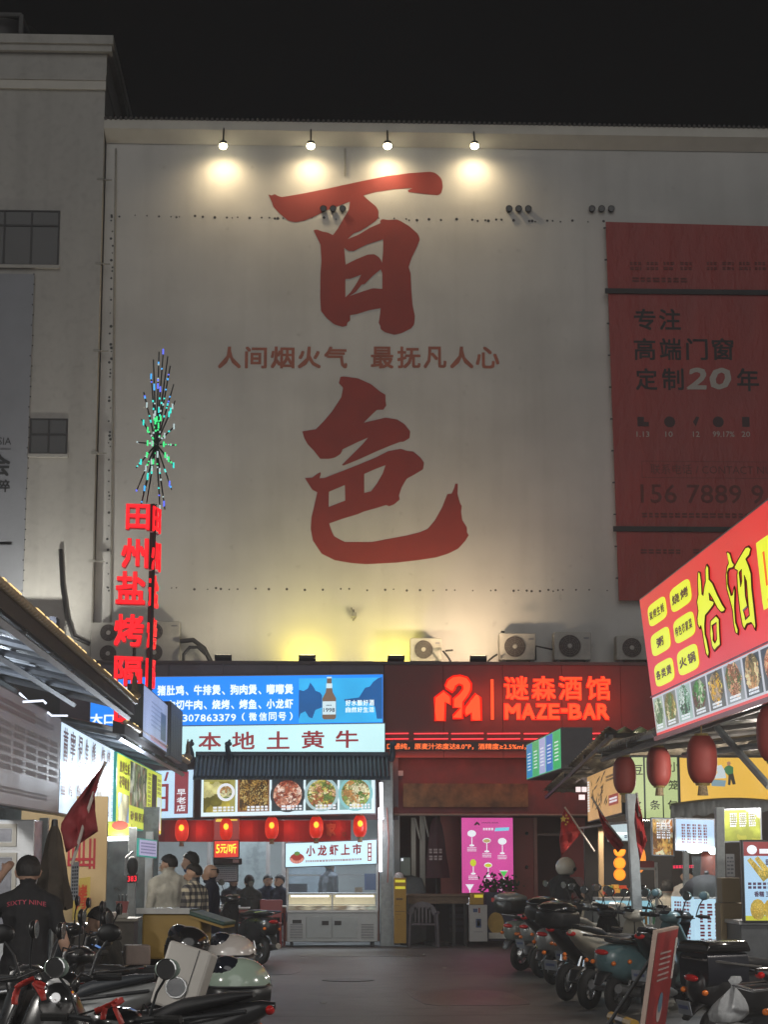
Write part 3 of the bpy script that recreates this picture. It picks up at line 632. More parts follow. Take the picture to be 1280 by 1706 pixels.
def rowtext(s, u0, u1, v0, v1, b=.03):
    n = len(s); st = (u1-u0)/n
    for i, ch in enumerate(s):
        if ch == '、': t.text(ch, F, A(u0+st*i+2), A(u0+st*i+7), B(v1), B(v1-6), .004, b)
        elif ch != ' ': t.text(ch, F, A(u0+st*i+.6), A(u0+st*i+st-.6), B(v1), B(v0), .004, b)
rowtext('羊杂', 199, 231, 1141, 1157); rowtext('猪肚鸡、牛排煲、狗肉煲、嘟嘟煲', 260, 488, 1140, 1157)
rowtext('白切牛肉、烧烤、烤鱼、小龙虾', 276, 488, 1165, 1181)
for i, ch in enumerate('1307863379'): t.text(ch, F, A(293+i*10.1), A(301.5+i*10.1), B(1201), B(1189), .004, .02)
for ch, u0 in zip('(微信同号)', (402, 414, 431, 447, 463, 482)): t.text(ch, F, A(u0), A(u0+(13 if ch not in '()' else 5)), B(1201), B(1187), .004, .02)
t.text('大口', F, A(150), A(190), B(1204), B(1186), .004, .03)
rowtext('好水酿好酒', 575, 624, 1168, 1178, .02); rowtext('自然好生活', 575, 624, 1180, 1189, .02)
t.m(E('print_red_lit', 'e02848', .9)); t.quad(F, A(190), A(229), B(1206), B(1188), .003)
t.m(E('blue_light', '30b8f8', 1.0, False, .1)); t.prism(F, [(A(497), B(1205.5)), (A(637), B(1205.5)), (A(637), B(1131)), (A(497), B(1131))], .0005, .002)
t.m(E('blue_deep', '1070c0', .6, False, .1))
for hill in ([(497, 1150), (505, 1152), (512, 1148), (516, 1138), (522, 1146), (525, 1152), (533, 1155), (536, 1160), (536, 1180), (525, 1184), (520, 1198), (514, 1196), (508, 1186), (500, 1190), (497, 1200)],
             [(598, 1164), (608, 1148), (616, 1146), (622, 1138), (630, 1132), (637, 1130), (637, 1200), (628, 1200), (625, 1180), (612, 1172), (574, 1170), (573, 1167)]):
    vs, fs = outline_geo([[(A(a), B(b)) for a, b in hill]]); t.add([F.p(q[0], q[1], .004) for q in vs], fs)
t.split(o)
t = MB(); prof = [(1200, 9), (1197, 11.5), (1165, 11.5), (1155, 6), (1142, 4), (1130, 4)]
t.m(E('bottle_brown', '9a7c68', .6)).prism(F, [(A(548+r), B(v)) for v, r in prof]+[(A(548-r), B(v)) for v, r in reversed(prof)], .002, .012)
t.m(E('bottle_label', 'd8f0f8', 1)).quad(F, A(537), A(559), B(1192), B(1170), .015); t.quad(F, A(543), A(553), B(1148), B(1140), .015); t.quad(F, A(544), A(552), B(1131.5), B(1129), .015)
t.m(E('print_navy', '304878', .3)).text('1998', F, A(538.5), A(557.5), B(1188), B(1181), .018, .02); t.bars(F, A(543), A(553), B(1178), B(1175), 1, .018, 3)
t.split(o)

o, F, w_, h_ = sign_box('beef_sign', 'long pale glowing sign with five red brush characters above the tiled eaves', 'sign', (303, 1261), 37.85, (641, 1256), 37.85, 1210, alu, E('pale_face', 'c4eef2', 1.15, True, .06, .6))
t = MB()
for ch, u in zip('本地土黄牛', (349, 405, 463, 521, 578)): t.text(ch, F, (u-19-303)/338*w_, (u+19-303)/338*w_, .22*h_, .80*h_, .004, .018)
t.split(o, mat=E('rose_red', 'b83a44', .55))

# tiled eaves
er = thing('tiled_eaves', 'dark blue grey tiled eaves with upturned ridge ends over the restaurant', 'eaves', at(480, 1300, 37.4))
pl = at(326, 1262, 37.8); pr = at(648, 1262, 37.8); zf = at(480, 1299, 37.0).z; tb = P('blue_tile', (.07, .10, .145), .5, var=.3, scale=8)
MB().add([pl, pr, V((pr.x, 37.0, zf+.03)), V((pl.x, 37.0, zf+.03)), pl-V((0, 0, .04)), pr-V((0, 0, .04)), V((pr.x, 37.0, zf)), V((pl.x, 37.0, zf))], [(0, 1, 2, 3), (7, 6, 5, 4), (2, 6, 7, 3), (0, 3, 7, 4), (1, 5, 6, 2)]).build('tile_bed', tb, er)
n_ = 46; tm = None
for i in range(n_):
    x = pl.x+(pr.x-pl.x)*(i+.5)/n_
    if tm is None:
        tm = MB().tube([(x, 37.8, pl.z+.03), (x, 36.96, zf+.05)], .032, 8).build('tile', tb, er, smooth=50); x0_ = x
    else: c = tm.copy(); COL.objects.link(c); c.location.x = x-x0_
rt = MB(); rt.tube([(pl.x, 37.8, pl.z+.06), (pr.x, 37.8, pl.z+.06)], .06, 8); rt.build('ridge', tb, er, smooth=50)
for u in (318, 380, 652):
    q = at(u, 1262, 37.75); MB().tube([(q.x, 37.75, q.z-.02), (q.x+.02, 37.5, q.z+.06), (q.x, 37.3, q.z+.2), (q.x+.05, 37.28, q.z+.32)], [.07, .06, .045, .02], 8).ell((q.x+.02, 37.3, q.z+.24), (.07, .05, .05)).build('ridge_end', tb, er, smooth=50)
# food pictures
o, F, w_, h_ = sign_box('food_picture_sign', 'white lit strip with five photographs of dishes under the tiled eaves', 'sign', (335, 1360), 37.55, (625, 1354), 37.55, 1296, alu, E('strip_white', 'd8ecf4', 1.15, True))
fd = [FOOD('dish_chicken', ('b8b048', 'd0c868', 'a89838', '706820', 'e0d890'), 1.3, 5), FOOD('dish_fry', ('604018', 'b89048', '3a2810', '906828', 'c8b070'), 1.3, 22), FOOD('dish_prawn', ('d8a890', 'b06048', 'f0d0c0', '803828', 'c08068'), 1.3, 14),
      FOOD('dish_beef', ('a86840', 'c8c060', 'd8b088', '6a8040', 'e8e0b0'), 1.3, 16), FOOD('dish_squid', ('d0c890', '88a050', 'e0d8b0', 'b88850', '587838'), 1.3, 14)]
bgs = ('c8c060', 'a06030', '30444c', '50605c', 'a0d8d8')
for i in range(5):
    a0 = w_*(.012+i*.196); a1 = a0+w_*.183; t = MB(); cx = (a0+a1)/2; cy = h_*.52; r = h_*.40
    t.m(E('pic_bg%d' % i, bgs[i], .6)).quad(F, a0, a1, h_*.1, h_*.97, .003)
    if i == 0: t.m(fd[0]).quad(F, a0, a1-.1, h_*.1, h_*.9, .005); t.m(whitep).disc(F, a1-.18, h_*.62, .17, .008, 22); t.m(fd[4]).disc(F, a1-.18, h_*.62, .12, .011, 18)
    elif i == 1: t.m(fd[1]).quad(F, a0+.04, a1-.02, h_*.14, h_*.95, .005)
    else: t.m(E('plate%d' % i, ('303438', 'b8d8dc', '98d8dc')[i-2], .8)).disc(F, cx, cy, r*1.14, .005, 26); t.m(fd[i]).disc(F, cx, cy, r*.95, .008, 24)
    t.m(whitep).bars(F, a1-.42, a1-.03, h_*.12, h_*.26, 1, .012, i, .95)
    t.build('dish_photo', None, o)

# left end sign
o, F, w_, h_ = sign_box('old_shop_sign', 'white lit sign at the restaurant corner with a red stamped column of characters', 'sign', (258, 1363), 37.3, (321, 1361), 37.3, 1284, alu, E('sky_white_face', 'bcdcf4', 1.1, True))
t = MB().m(E('stamp_red', 'a83040', .6)); fx = w_/63
t.fbox(F, 32*fx, 55*fx, h_*.08, h_*.97, .001, .004); t.fbox(F, 8*fx, 21*fx, h_*.14, h_*.2, .001, .004).fbox(F, 17*fx, 22*fx, h_*.14, h_*.72, .001, .004).fbox(F, 8*fx, 21*fx, h_*.66, h_*.72, .001, .004).fbox(F, 8*fx, 21*fx, h_*.4, h_*.45, .001, .004)
t.prism(F, [(14*fx, h_*.78), (18*fx, h_*.78), (22*fx, h_*.97), (18*fx, h_*.97)], .001, .004)
t.m(whitep)
for i, ch in enumerate('早老店'): t.text(ch, F, 36*fx, 51*fx, h_*(.46-.165*i), h_*(.46+.14-.165*i), .007, .02)
t.split(o)
# structure of the restaurant opening
rs = thing('restaurant_front', 'open fronted restaurant with grey posts, pale interior walls and door frames', 'restaurant', at(470, 1575, 38.6))
xa = at(180, 1400, 39).x; xb = at(655, 1400, 38.4).x
iw = P('interior_wall', (.42, .44, .44), .6, var=.15, scale=1)
MB().box(xa-1, xb+.2, 44.4, 44.6, 0, 3.3).build('back_wall', iw, rs)
MB().box(xb+.02, xb+.14, 38.6, 44.4, 0, 3.3).build('side_wall', iw, rs); MB().box(xa-1, xb+.2, 38.4, 44.5, 3.25, 3.35).build('ceiling', P('ceiling_white', (.55, .57, .58), .7), rs)
MB().box(xa-1, xb+.1, 38.3, 38.5, at(400, 1365, 38.3).z, at(400, 1255, 38.3).z).build('beam', grey_f, rs)
MB().box(at(634, 1400, 38.1).x, at(655, 1400, 38.1).x, 38.0, 38.2, 0, at(640, 1262, 38).z).build('corner_post', galv, rs, bevel=.01)
for u in (347, 446, 472): q = at(u, 1500, 41.5); MB().box(q.x-.04, q.x+.04, 41.5, 41.6, 0, 3.25).build('door_frame', P('door_frame_grey', (.28, .25, .24), .5), rs)
for u0, u1, v0, v1, mt in ((375, 443, 1398, 1560, P('glass_poster', (.32, .36, .37), .3, var=.25, scale=4)), (476, 560, 1400, 1520, P('shelf_back', (.22, .27, .31), .5, var=.2))):
    a = at(u0, v1, 42); b = at(u1, v0, 42); MB().box(a.x, b.x, 42, 42.04, max(a.z, .05), b.z).build('panel', mt, rs)
for u0, u1, Y_ in ((330, 355, 40.6), (405, 420, 40.9), (230, 300, 41), (480, 560, 41)):
    a = at(u0, 1412, Y_); b = at(u1, 1411, Y_); MB().tube([(a.x, Y_, 3.1), (b.x, Y_, 3.1)], .025, 8).build('ceiling_tube', E('tube_white', 'e8f4ff', 6), rs)
lamp('AREA', (at(380, 1400, 41).x, 41, 3.15), 230, (.82, .93, 1), to=(at(380, 1400, 41).x, 41, 0), size=5, size_y=2.4)
lamp('AREA', (at(560, 1400, 40).x, 40.2, 3.15), 80, (.75, .88, 1), to=(at(560, 1400, 40).x, 40, 0), size=1.5, size_y=1)
for (u, v0, v1, Y_) in ((635, 1303, 1365, 37.5), (633, 1345, 1452, 37.85)):
    o = MB().tube([at(u, v0, Y_), at(u+1.5, v1, Y_)], .032, 10).build('led_tube', E('tube_bright', 'f4f8ff', 3.5), smooth=60)
    tag(o, 'short upright white LED tube beside the dish pictures' if v0 < 1340 else 'long upright white LED tube on the grey corner post', 'light tube')
q = at(626, 1400, 37.3); lamp('POINT', (q.x+.1, 37.3, 2.2), 9, (.9, .95, 1), size=.15)
o = MB().tube([at(645, 1345, 37.9), at(648, 1400, 37.9), at(646, 1470, 37.9)], .012, 6).build('thin_wire', P('wire_red', (.4, .15, .12), .5)); tag(o, 'thin pinkish wire hanging beside the grey corner post', 'wire')
# red banner
a = at(240, 1402, 38.15); b = at(585, 1366, 38.15); t = MB(); n_ = 40
for i in range(n_): 
    xx0 = a.x+(b.x-a.x)*i/n_; xx1 = a.x+(b.x-a.x)*(i+1)/n_; y0_ = 38.15+.03*math.sin(i*1.1); y1_ = 38.15+.03*math.sin((i+1)*1.1)
    t.add([(xx0, y0_, a.z), (xx1, y1_, a.z), (xx1, y1_, b.z), (xx0, y0_, b.z), (xx0, y0_+.01, a.z), (xx1, y1_+.01, a.z), (xx1, y1_+.01, b.z), (xx0, y0_+.01, b.z)], [(0, 1, 2, 3), (7, 6, 5, 4)])
bn = thing('cloth_banner', 'long dull red cloth banner behind the red lanterns', 'banner', a); t.build('cloth', P('banner_cloth', (.45, .04, .045), .7, var=.15, scale=2), bn, smooth=60)
Fb = FR((0, 38.1, 0), (1, 0, 0)); q0 = at(543, 1393, 38.1); q1 = at(560, 1370, 38.1); MB().text('家', Fb, q0.x, q1.x, q0.z, q1.z, 0, .02).text('。', Fb, q1.x+.12, q1.x+.2, q0.z, q0.z+.09, 0, .02).split(bn, mat=P('banner_print', (.30, .10, .06), .7))
# lanterns
def lantern(p, h, lit, lab, grp=None, tass=True):
    o = thing('red_lantern', lab, 'lantern', p, grp); r = h*.33
    mt = E('lantern_lit', 'e03020', .8, True, .2, 6) if lit else P('lantern_cloth', (.30, .045, .035), .6, var=.12, scale=3, bump=.1)
    prof = []; m_ = 10
    for i in range(m_+1):
        tt = i/m_; k = abs(2*tt-1); prof.append((h*(tt-.5), r*(1-.42*k**3.2)))
    b = MB(); n = 20; rs_ = []
    for z_, rr in prof: rs_.append([V(p)+V(((rr*(1-.035*(k % 2)))*math.cos(2*PI*k/n), (rr*(1-.035*(k % 2)))*math.sin(2*PI*k/n), z_)) for k in range(n)])
    b.rings(rs_).build('shade', mt, o, smooth=60)
    gold = P('lantern_gold', (.38, .28, .10), .4, metal=.4)
    MB().lathe((p[0], p[1], p[2]+h*.5), [(-.005, r*.5), (h*.05, r*.45)], 14).lathe((p[0], p[1], p[2]-h*.55), [(0, r*.45), (h*.055, r*.5)], 14).tube([(p[0], p[1], p[2]+h*.5), (p[0], p[1], p[2]+h*.72)], .006, 4).build('ring', gold, o)
    if tass: MB().lathe((p[0], p[1], p[2]-h*.76), [(0, r*.36), (h*.2, r*.28)], 12).build('tassel', P('lantern_tassel', (.36, .26, .14), .7, var=.5, scale=40), o)
    if lit: MB().ell((p[0], p[1]-r*1.0, p[2]+h*.12), (.05, .02, .06)).build('bulb_glow', E('lantern_bulb', 'ffb030', 2), o)
    return o
for u, v, l in ((303, 1383, 'lit red lantern farthest left in front of the cloth banner'), (377, 1381, 'lit red lantern directly above the price display'), (453, 1379, 'lit red lantern over the seated diners'), (527, 1378, 'lit red lantern above the crayfish sign'), (600, 1376, 'bright red lantern at the right end beside the LED tube')):
    p = at(u, v, 37.75); lantern(p, .40, True, l, 'lit red lanterns in front of the banner'); lamp('POINT', (p.x, p.y-.25, p.z), 1.2, (1, .15, .06), size=.1); lamp('POINT', (p.x+.35, 37.95, p.z), 2.0, (1, .2, .1), size=.1)
# price display
o, F, w_, h_ = sign_box('price_display', 'small red LED price display with yellow characters hanging in the restaurant', 'display', (357, 1428), 37.6, (397, 1427), 37.6, 1401, dark, E('led_red', 'f03820', .9))
t = MB(); t.text('5', F, .07*w_, .22*w_, .25*h_, .8*h_, .004, .02); t.text('元', F, .25*w_, .5*w_, .25*h_, .8*h_, .004, .02); t.text('/', F, .5*w_, .58*w_, .2*h_, .8*h_, .004, .02); t.text('听', F, .6*w_, .92*w_, .22*h_, .82*h_, .004, .02); t.split(o, mat=E('led_yellow', 'fff040', 1.3))
q0 = at(357, 1366, 37.72); t = MB().m(E('led_dim', 'b03028', .5)); F0 = FR(q0, (1, 0, 0)); t.fbox(F0, 0, .48, -.38, .03, -.05, 0); t.m(E('led_yellow2', 'f0d040', .9)); t.quad(F0, .03, .16, -.03, .01, .005).quad(F0, .05, .2, -.005, .025, .006).quad(F0, .3, .44, -.01, .02, .005)
t.build('upper_panel', None, o)
o, F, w_, h_ = sign_box('menu_board', 'pale printed menu board under the price display', 'menu board', (358, 1468), 38.6, (395, 1467), 38.6, 1440, dark, P('pale_board', (.35, .40, .44), .5, var=.1))
MB().bars(F, .05*w_, .95*w_, .08*h_, .95*h_, 7, .004, 9, .5).split(o, mat=P('board_print', (.12, .13, .16), .6, var=0, bump=0))
pb = thing('wall_speaker', 'dark boxy unit above the pale menu board', 'speaker', at(375, 1437, 38.5)); a = at(355, 1440, 38.5); b = at(403, 1429, 38.5)
MB().box(a.x, b.x, 38.45, 38.7, a.z, b.z).build('casing', dark, pb, bevel=.02); q = at(393, 1434, 38.43); MB().cbox(q, (.12, .01, .06)).build('badge', P('badge_pale', (.4, .42, .45), .5), pb)
# ---------------------------------------------------------------- display fridge
def cx_(u, Y): return at(u, 1500, Y).x
Yf = 37.9; fg = thing('display_fridge', 'stainless steel refrigerated display counter with two doors and glass top', 'display fridge', at(554, 1572, Yf))
a = at(478, 1570, Yf); b = at(629, 1520, Yf); x0, x1 = a.x, b.x; ww = x1-x0; zt = b.z; st = P('fridge_steel', (.40, .42, .43), .35, metal=.35, var=.1, scale=3)
MB().box(x0, x1, Yf, Yf+.75, .09, zt).build('cabinet', st, fg, bevel=.01)
FG = FR((x0, Yf, 0), (1, 0, 0))
MB().fbox(FG, -.01, ww+.01, zt, zt+.045, -.77, .02).build('worktop', steel, fg, bevel=.006)
for k0, k1 in ((.213, .492), (.502, .78)): 
    d = MB().fbox(FG, ww*k0, ww*k1, .16, zt-.08, 0, .025).build('door', P('fridge_door', (.36, .39, .40), .35, metal=.3, var=.08), fg, bevel=.006)
for k0 in (.385, .525): MB().fbox(FG, ww*k0, ww*(k0+.075), zt-.23, zt-.15, .026, .05).build('handle', black, fg)
for k0, k1 in ((.035, .175), (.82, .96)):
    gr = MB().fbox(FG, ww*k0, ww*k1, .14, .42, 0, .008)
    gr.build('vent', P('vent_grey', (.16, .17, .18), .5), fg); s2 = MB()
    for i in range(9): s2.fbox(FG, ww*k0, ww*k1, .15+i*.03, .162+i*.03, .009, .02)
    s2.build('vent_slats', steel, fg)
MB().fbox(FG, ww*.06, ww*.16, zt-.2, zt-.13, 0, .01).build('thermostat', black, fg)
for k in (.05, .95): MB().cbox((x0+ww*k, Yf+.1, .045), (.06, .06, .09)).cbox((x0+ww*k, Yf+.65, .045), (.06, .06, .09)).build('foot', dark, fg)
zg = at(554, 1490, Yf).z; ins = FOOD('fridge_food', ('c8bca0', 'e8e0c8', 'd8cfb0', 'a08868', 'b8c0b0', 'f0ead8'), .55, 7)
MB().box(x0+.02, x1-.02, Yf+.06, Yf+.7, zt+.05, zt+.13).build('food_tray', ins, fg)
MB().box(x0+.02, x1-.02, Yf+.66, Yf+.70, zt+.14, zg).build('back_panel', P('fridge_inner', (.6, .57, .45), .4, emit='fff0c0', es=.35), fg)
for k0, k1 in ((.01, .493), (.507, .99)): 
    gp = MB(); xx0, xx1 = x0+ww*k0, x0+ww*k1; gp.add([(xx0, Yf+.0, zt+.05), (xx1, Yf, zt+.05), (xx1, Yf+.12, zg), (xx0, Yf+.12, zg)], [(0, 1, 2, 3)]); gp.build('glass_pane', clear, fg)
    MB().tube([(xx0+.05, Yf+.16, zg-.03), (xx1-.05, Yf+.16, zg-.03)], .018, 8).build('tube_light', E('tube_warm', 'fff8e0', 2.5), fg)
MB().box(x0, x1, Yf+.1, Yf+.72, zg, zg+.03).build('top_shelf', steel, fg)
for k in (0, .5, 1): MB().box(x0+ww*k-.015, x0+ww*k+.015, Yf-.003, Yf+.03, zt+.04, zg+.02).build('frame_post', steel, fg)
zs_ = at(554, 1440, Yf).z
for k in (.0, 1): MB().box(x0+ww*k-.02, x0+ww*k+.02, Yf+.15, Yf+.19, zg, zs_+.02).build('sign_post', steel, fg)
MB().box(x0+.02, x1-.02, Yf+.165, Yf+.175, zg+.04, zs_).build('upper_glass', P('upper_glass', (.6, .75, .85), .05, var=0, bump=0, alpha=.12), fg)
lamp('AREA', ((x0+x1)/2, Yf+.3, zg-.06), 4, (1, .95, .8), to=((x0+x1)/2, Yf+.3, 0), size=1.6, size_y=.1)
o, F, w_, h_ = sign_box('crayfish_sign', 'white lit sign announcing crayfish in red characters on top of the display fridge', 'sign', (476, 1444), Yf+.1, (627, 1438), Yf+.1, 1405, alu, E('pale_face2', 'c8ecf8', 1.2, True))
t = MB().m(E('crimson_print', 'b83840', .5))
for i, ch in enumerate('小龙虾上市'): t.text(ch, F, w_*(.225+.128*i), w_*(.225+.128*i+.10), h_*.42, h_*.88, .004, .03)
t.bars(F, w_*.22, w_*.85, h_*.14, h_*.28, 1, .004, 4, .6); t.m(E('crayfish_red', 'c04038', .6)); t.disc(F, w_*.125, h_*.35, w_*.08, .004, 20, h_*.22)
for i in range(7): an = PI*(1.1+.13*i); t.m(E('crayfish_pale', 'f0a090', .8)).disc(F, w_*.125+w_*.065*math.cos(an), h_*.36+h_*.17*math.sin(an), .02, .007, 8, .035)
t.m(E('herb_green', '70a050', .7)).disc(F, w_*.125, h_*.56, .06, .006, 8, .04)
t.m(E('stamp_red', '', .6) if 0 else MATS['stamp_red']).fbox(F, w_*.905, w_*.95, h_*.12, h_*.88, .001, .004); t.m(whitep)
for i in range(4): t.quad(F, w_*.913, w_*.942, h_*(.16+.18*i), h_*(.28+.18*i), .006)
t.split(o)

# things behind the fridge
for u0, u1, v0, v1, Y_, nm, lb_, ct, mt in ((480, 512, 1472, 1500, 40.5, 'plastic_crate', 'dark crate with greens on the kitchen shelf', 'crate', P('crate_dark', (.06, .07, .11), .5)), (608, 628, 1455, 1482, 40.2, 'plastic_crate', 'blue plastic crate stacked at the right behind the fridge', 'crate', P('crate_blue', (.05, .1, .28), .5)),
        (592, 604, 1478, 1492, 39.2, 'paper_bag', 'small tan paper bag standing behind the fridge', 'bag', P('paper_tan', (.4, .28, .16), .8)), (490, 520, 1488, 1497, 39.4, 'food_tray', 'pale green food tray behind the fridge glass', 'tray', P('tray_green', (.15, .35, .28), .5))):
    a = at(u0, v1, Y_); b = at(u1, v0, Y_); m_ = MB(); m_.box(a.x, b.x, Y_, Y_+.3, a.z, a.z+.02)
    for q in ((a.x, a.x+.015, Y_, Y_+.3), (b.x-.015, b.x, Y_, Y_+.3), (a.x+.016, b.x-.016, Y_, Y_+.015), (a.x+.016, b.x-.016, Y_+.285, Y_+.3)): m_.box(q[0], q[1], q[2], q[3], a.z+.021, b.z)
    tag(m_.build(nm, mt), lb_, ct)
rk = thing('kitchen_rack', 'steel shelf rack inside the restaurant behind the display fridge', 'rack', (at(560, 1500, 40.8).x, 40.8, 0))
a = at(478, 1500, 40.8); b = at(630, 1500, 40.8)
for zz in (.8, 1.3, 1.75): MB().box(a.x, b.x, 40.4, 41.0, zz, zz+.03).build('shelf', steel, rk)
for xx in (a.x, (a.x+b.x)/2, b.x): MB().tube([(xx, 40.4, 0), (xx, 40.4, 2.4)], .02).build('upright', P('rack_brown', (.3, .14, .1), .5), rk)
# diners' table and chairs
def table(x, y, lab, w_=1.0, d=.7, col=(.35, .1, .08)):
    o = thing('dining_table', lab, 'table', (x, y, 0)); MB().box(x-w_/2, x+w_/2, y-d/2, y+d/2, .72, .75).build('tabletop', P('table_top', (.45, .42, .38), .4), o, bevel=.01)
    for sx in (-1, 1):
        for sy in (-1, 1): MB().tube([(x+sx*(w_/2-.06), y+sy*(d/2-.06), 0), (x+sx*(w_/2-.06), y+sy*(d/2-.06), .72)], .02).build('leg', P('table_leg', col, .5), o)
    MB().box(x-w_/2+.05, x+w_/2-.05, y-d/2+.04, y-d/2+.06, .62, .72).build('apron', P('table_leg', col, .5), o)
    return o
q = at(430, 1570, 37.8); table(q.x, 38.6, 'restaurant table in front of the seated diners', 1.1)
q = at(395, 1570, 37.8); table(q.x-.2, 37.3, 'restaurant table behind the red scooter', .9)
for dx, dy, l_ in ((0, 38.6, 'white bowl on the table in front of the diners'), (.3, 38.5, 'white plate nearest the red chair on the diners table'), (-.3, 38.7, 'small white dish at the left of the diners table'), (-.6, 37.3, 'white bowl on the table behind the red scooter')):
    x = at(430, 1500, 38.6).x+dx; tag(MB().lathe((x, dy, .752), [(0, .04), (.02, .06), (.05, .09), (.055, .085), (.02, .05)], 16).build('bowl', P('china', (.7, .7, .7), .2, var=0), smooth=50), l_, 'bowl')
def chair(x, y, rz, lab, col, grp=None):
    o = thing('plastic_chair', lab, 'chair', (0, 0, 0), grp); m_ = P('chair_'+str(col), col, .45, var=.1)
    MB().box(-.21, .21, -.2, .22, .43, .46).build('seat', m_, o, bevel=.012)
    MB().add([(.2, -.2, .55), (-.2, -.2, .55), (-.21, -.28, .88), (.21, -.28, .88), (.2, -.17, .55), (-.2, -.17, .55), (-.21, -.25, .88), (.21, -.25, .88)], [(0, 1, 2, 3), (7, 6, 5, 4), (0, 4, 5, 1), (1, 5, 6, 2), (2, 6, 7, 3), (3, 7, 4, 0)]).build('backrest', m_, o, bevel=.012)
    for sx in (-1, 1):
        MB().tube([(sx*.19, .2, 0), (sx*.18, .18, .44)], .018).build('leg', m_, o); MB().tube([(sx*.2, -.22, 0), (sx*.18, -.17, .45), (sx*.2, -.26, .86)], .018).build('leg', m_, o)
    o.location = (x, y, 0); o.rotation_euler = (0, 0, rz); return o
q = at(450, 1572, 37.0); chair(q.x, 37.5, PI, 'dark red chair with its back to the street beside the display fridge', (.30, .05, .05))
q = at(415, 1572, 38.0); chair(q.x, 38.0, PI*.9, 'dark red chair at the left of the diners table', (.26, .05, .05))
# ---------------------------------------------------------------- bar terrace
bt = thing('bar_counter', 'weathered wooden counter table in front of the dark bar', 'counter', (at(735, 1500, 38).x, 38.3, 0)); a = at(678, 1505, 38.0); b = at(783, 1489, 38.0)
MB().box(a.x, b.x, 38.0, 38.6, b.z-.05, b.z).build('tabletop', wood, bt, bevel=.008); MB().box(a.x+.02, b.x-.02, 38.03, 38.07, a.z, b.z-.052).build('apron', wood, bt)
for xx in (a.x+.05, (a.x+b.x)/2+.3, b.x-.08): MB().box(xx-.03, xx+.03, 38.05, 38.12, 0, a.z).build('leg', dark, bt)
for i in range(5): MB().box((a.x+b.x)/2+.25, b.x-.05, 38.5, 38.52, .25+i*.13, .33+i*.13).build('slat', P('slat_blue', (.03, .03, .05), .6), bt)
MB().box(a.x, b.x, 38.66, 38.7, .0, a.z).build('rear_panel', P('lattice_dark', (.02, .018, .022), .8), bt)
# moulded armchair
ac_ = thing('garden_armchair', 'dark grey moulded plastic armchair tucked under the bar counter', 'chair', (0, 0, 0)); gm = P('dark_plastic_grey', (.11, .10, .12), .45)
MB().box(-.23, .23, -.2, .22, .40, .43).build('seat', gm, ac_, bevel=.015)
m_ = MB(); rs_ = []
for i in range(9):
    an = PI*(i/8); xx = -.27*math.cos(an); zz = .62+.22*math.sin(an); rs_.append([V((xx, -.24, zz)), V((xx, -.27, zz)), V((xx*.72, -.27, .45+(zz-.45)*.72)), V((xx*.72, -.24, .45+(zz-.45)*.72))])
m_.rings(rs_).build('back_hoop', gm, ac_, smooth=50)
for i in range(5): MB().cbox((-.14+.07*i, -.25, .57), (.035, .02, .32)).build('back_slat', gm, ac_)
for sx in (-1, 1):
    MB().tube([(sx*.27, -.25, .62), (sx*.29, 0, .64), (sx*.27, .2, .62)], .022).build('armrest', gm, ac_); MB().tube([(sx*.28, .22, 0), (sx*.25, .2, .62)], .025).build('leg', gm, ac_); MB().tube([(sx*.28, -.28, 0), (sx*.24, -.22, .6)], .025).build('leg', gm, ac_)
q = at(706, 1572, 37.7); ac_.location = (q.x, 37.75, 0); ac_.rotation_euler = (0, 0, PI)
# yellow boxes
def carton(u0, u1, v0, v1, Y, name, lab, col, extra=None, cat='box', d=.25):
    a = at(u0, v1, Y); b = at(u1, v0, Y); z0 = max(0, a.z); o = thing(name, lab, cat, V(((a.x+b.x)/2, Y, z0)))
    MB().box(a.x, b.x, Y, Y+d, z0, b.z).build('carton', P('carton_'+str(col), col, .65, var=.08, scale=4), o, bevel=.006)
    F = FR((a.x, Y, z0), (1, 0, 0)); h = b.z-z0; w_ = b.x-a.x; t = MB()
    for (k0, k1, l0, l1, mt) in (extra or ()): t.m(mt).quad(F, w_*k0, w_*k1, h*l0, h*l1, .003)
    if extra: t.split(o)
    return o
lem = P('label_yellow', (.85, .75, .08), .4, var=0, emit='ffee20', es=.35); brn = P('carton_print', (.14, .08, .04), .7, var=0)
carton(657, 677, 1462, 1571, 37.6, 'tall_yellow_carton', 'tall narrow yellow carton standing by the grey post', (.42, .24, .04), [(.08, .92, .93, .97, lem), (.08, .92, .83, .87, lem), (.15, .7, .66, .69, brn), (.1, .5, .57, .575, brn), (.1, .9, .48, .49, brn), (.1, .6, .44, .445, brn), (.3, .6, .36, .365, brn)])
q = at(665, 1459, 37.65); tag(MB().lathe((q.x, 37.7, q.z-.07), [(0, .09), (.04, .1), (.12, .07), (.14, .02)], 14).build('cap', P('white_cap', (.5, .5, .5), .5), smooth=50), 'small white cap lying on the tall yellow carton', 'cap')
pb_ = P('print_blue', (.05, .08, .2), .6, var=0)
carton(783, 812, 1507, 1568, 37.5, 'white_carton', 'white carton with small blue print standing by the pink menu', (.42, .42, .43), [(.35, .65, .38, .62, pb_), (.42, .58, .42, .58, P('print_white_d', (.4, .4, .42), .6)), (.2, .45, .8, .9, pb_), (.5, .6, .78, .92, P('print_red_d', (.3, .05, .05), .6)), (.25, .75, .25, .28, P('print_grey_d', (.3, .3, .33), .6))])
carton(784, 806, 1487, 1506.5, 37.5, 'yellow_carton', 'short yellow carton on top of the white carton', (.42, .25, .04), [(.3, .95, .6, .85, lem)])
gc = carton(810, 857, 1486, 1567, 38.0, 'claw_machine', 'dark blue vending cabinet with a yellow moon picture and white shelf', (.03, .035, .07), None, 'cabinet', .5)
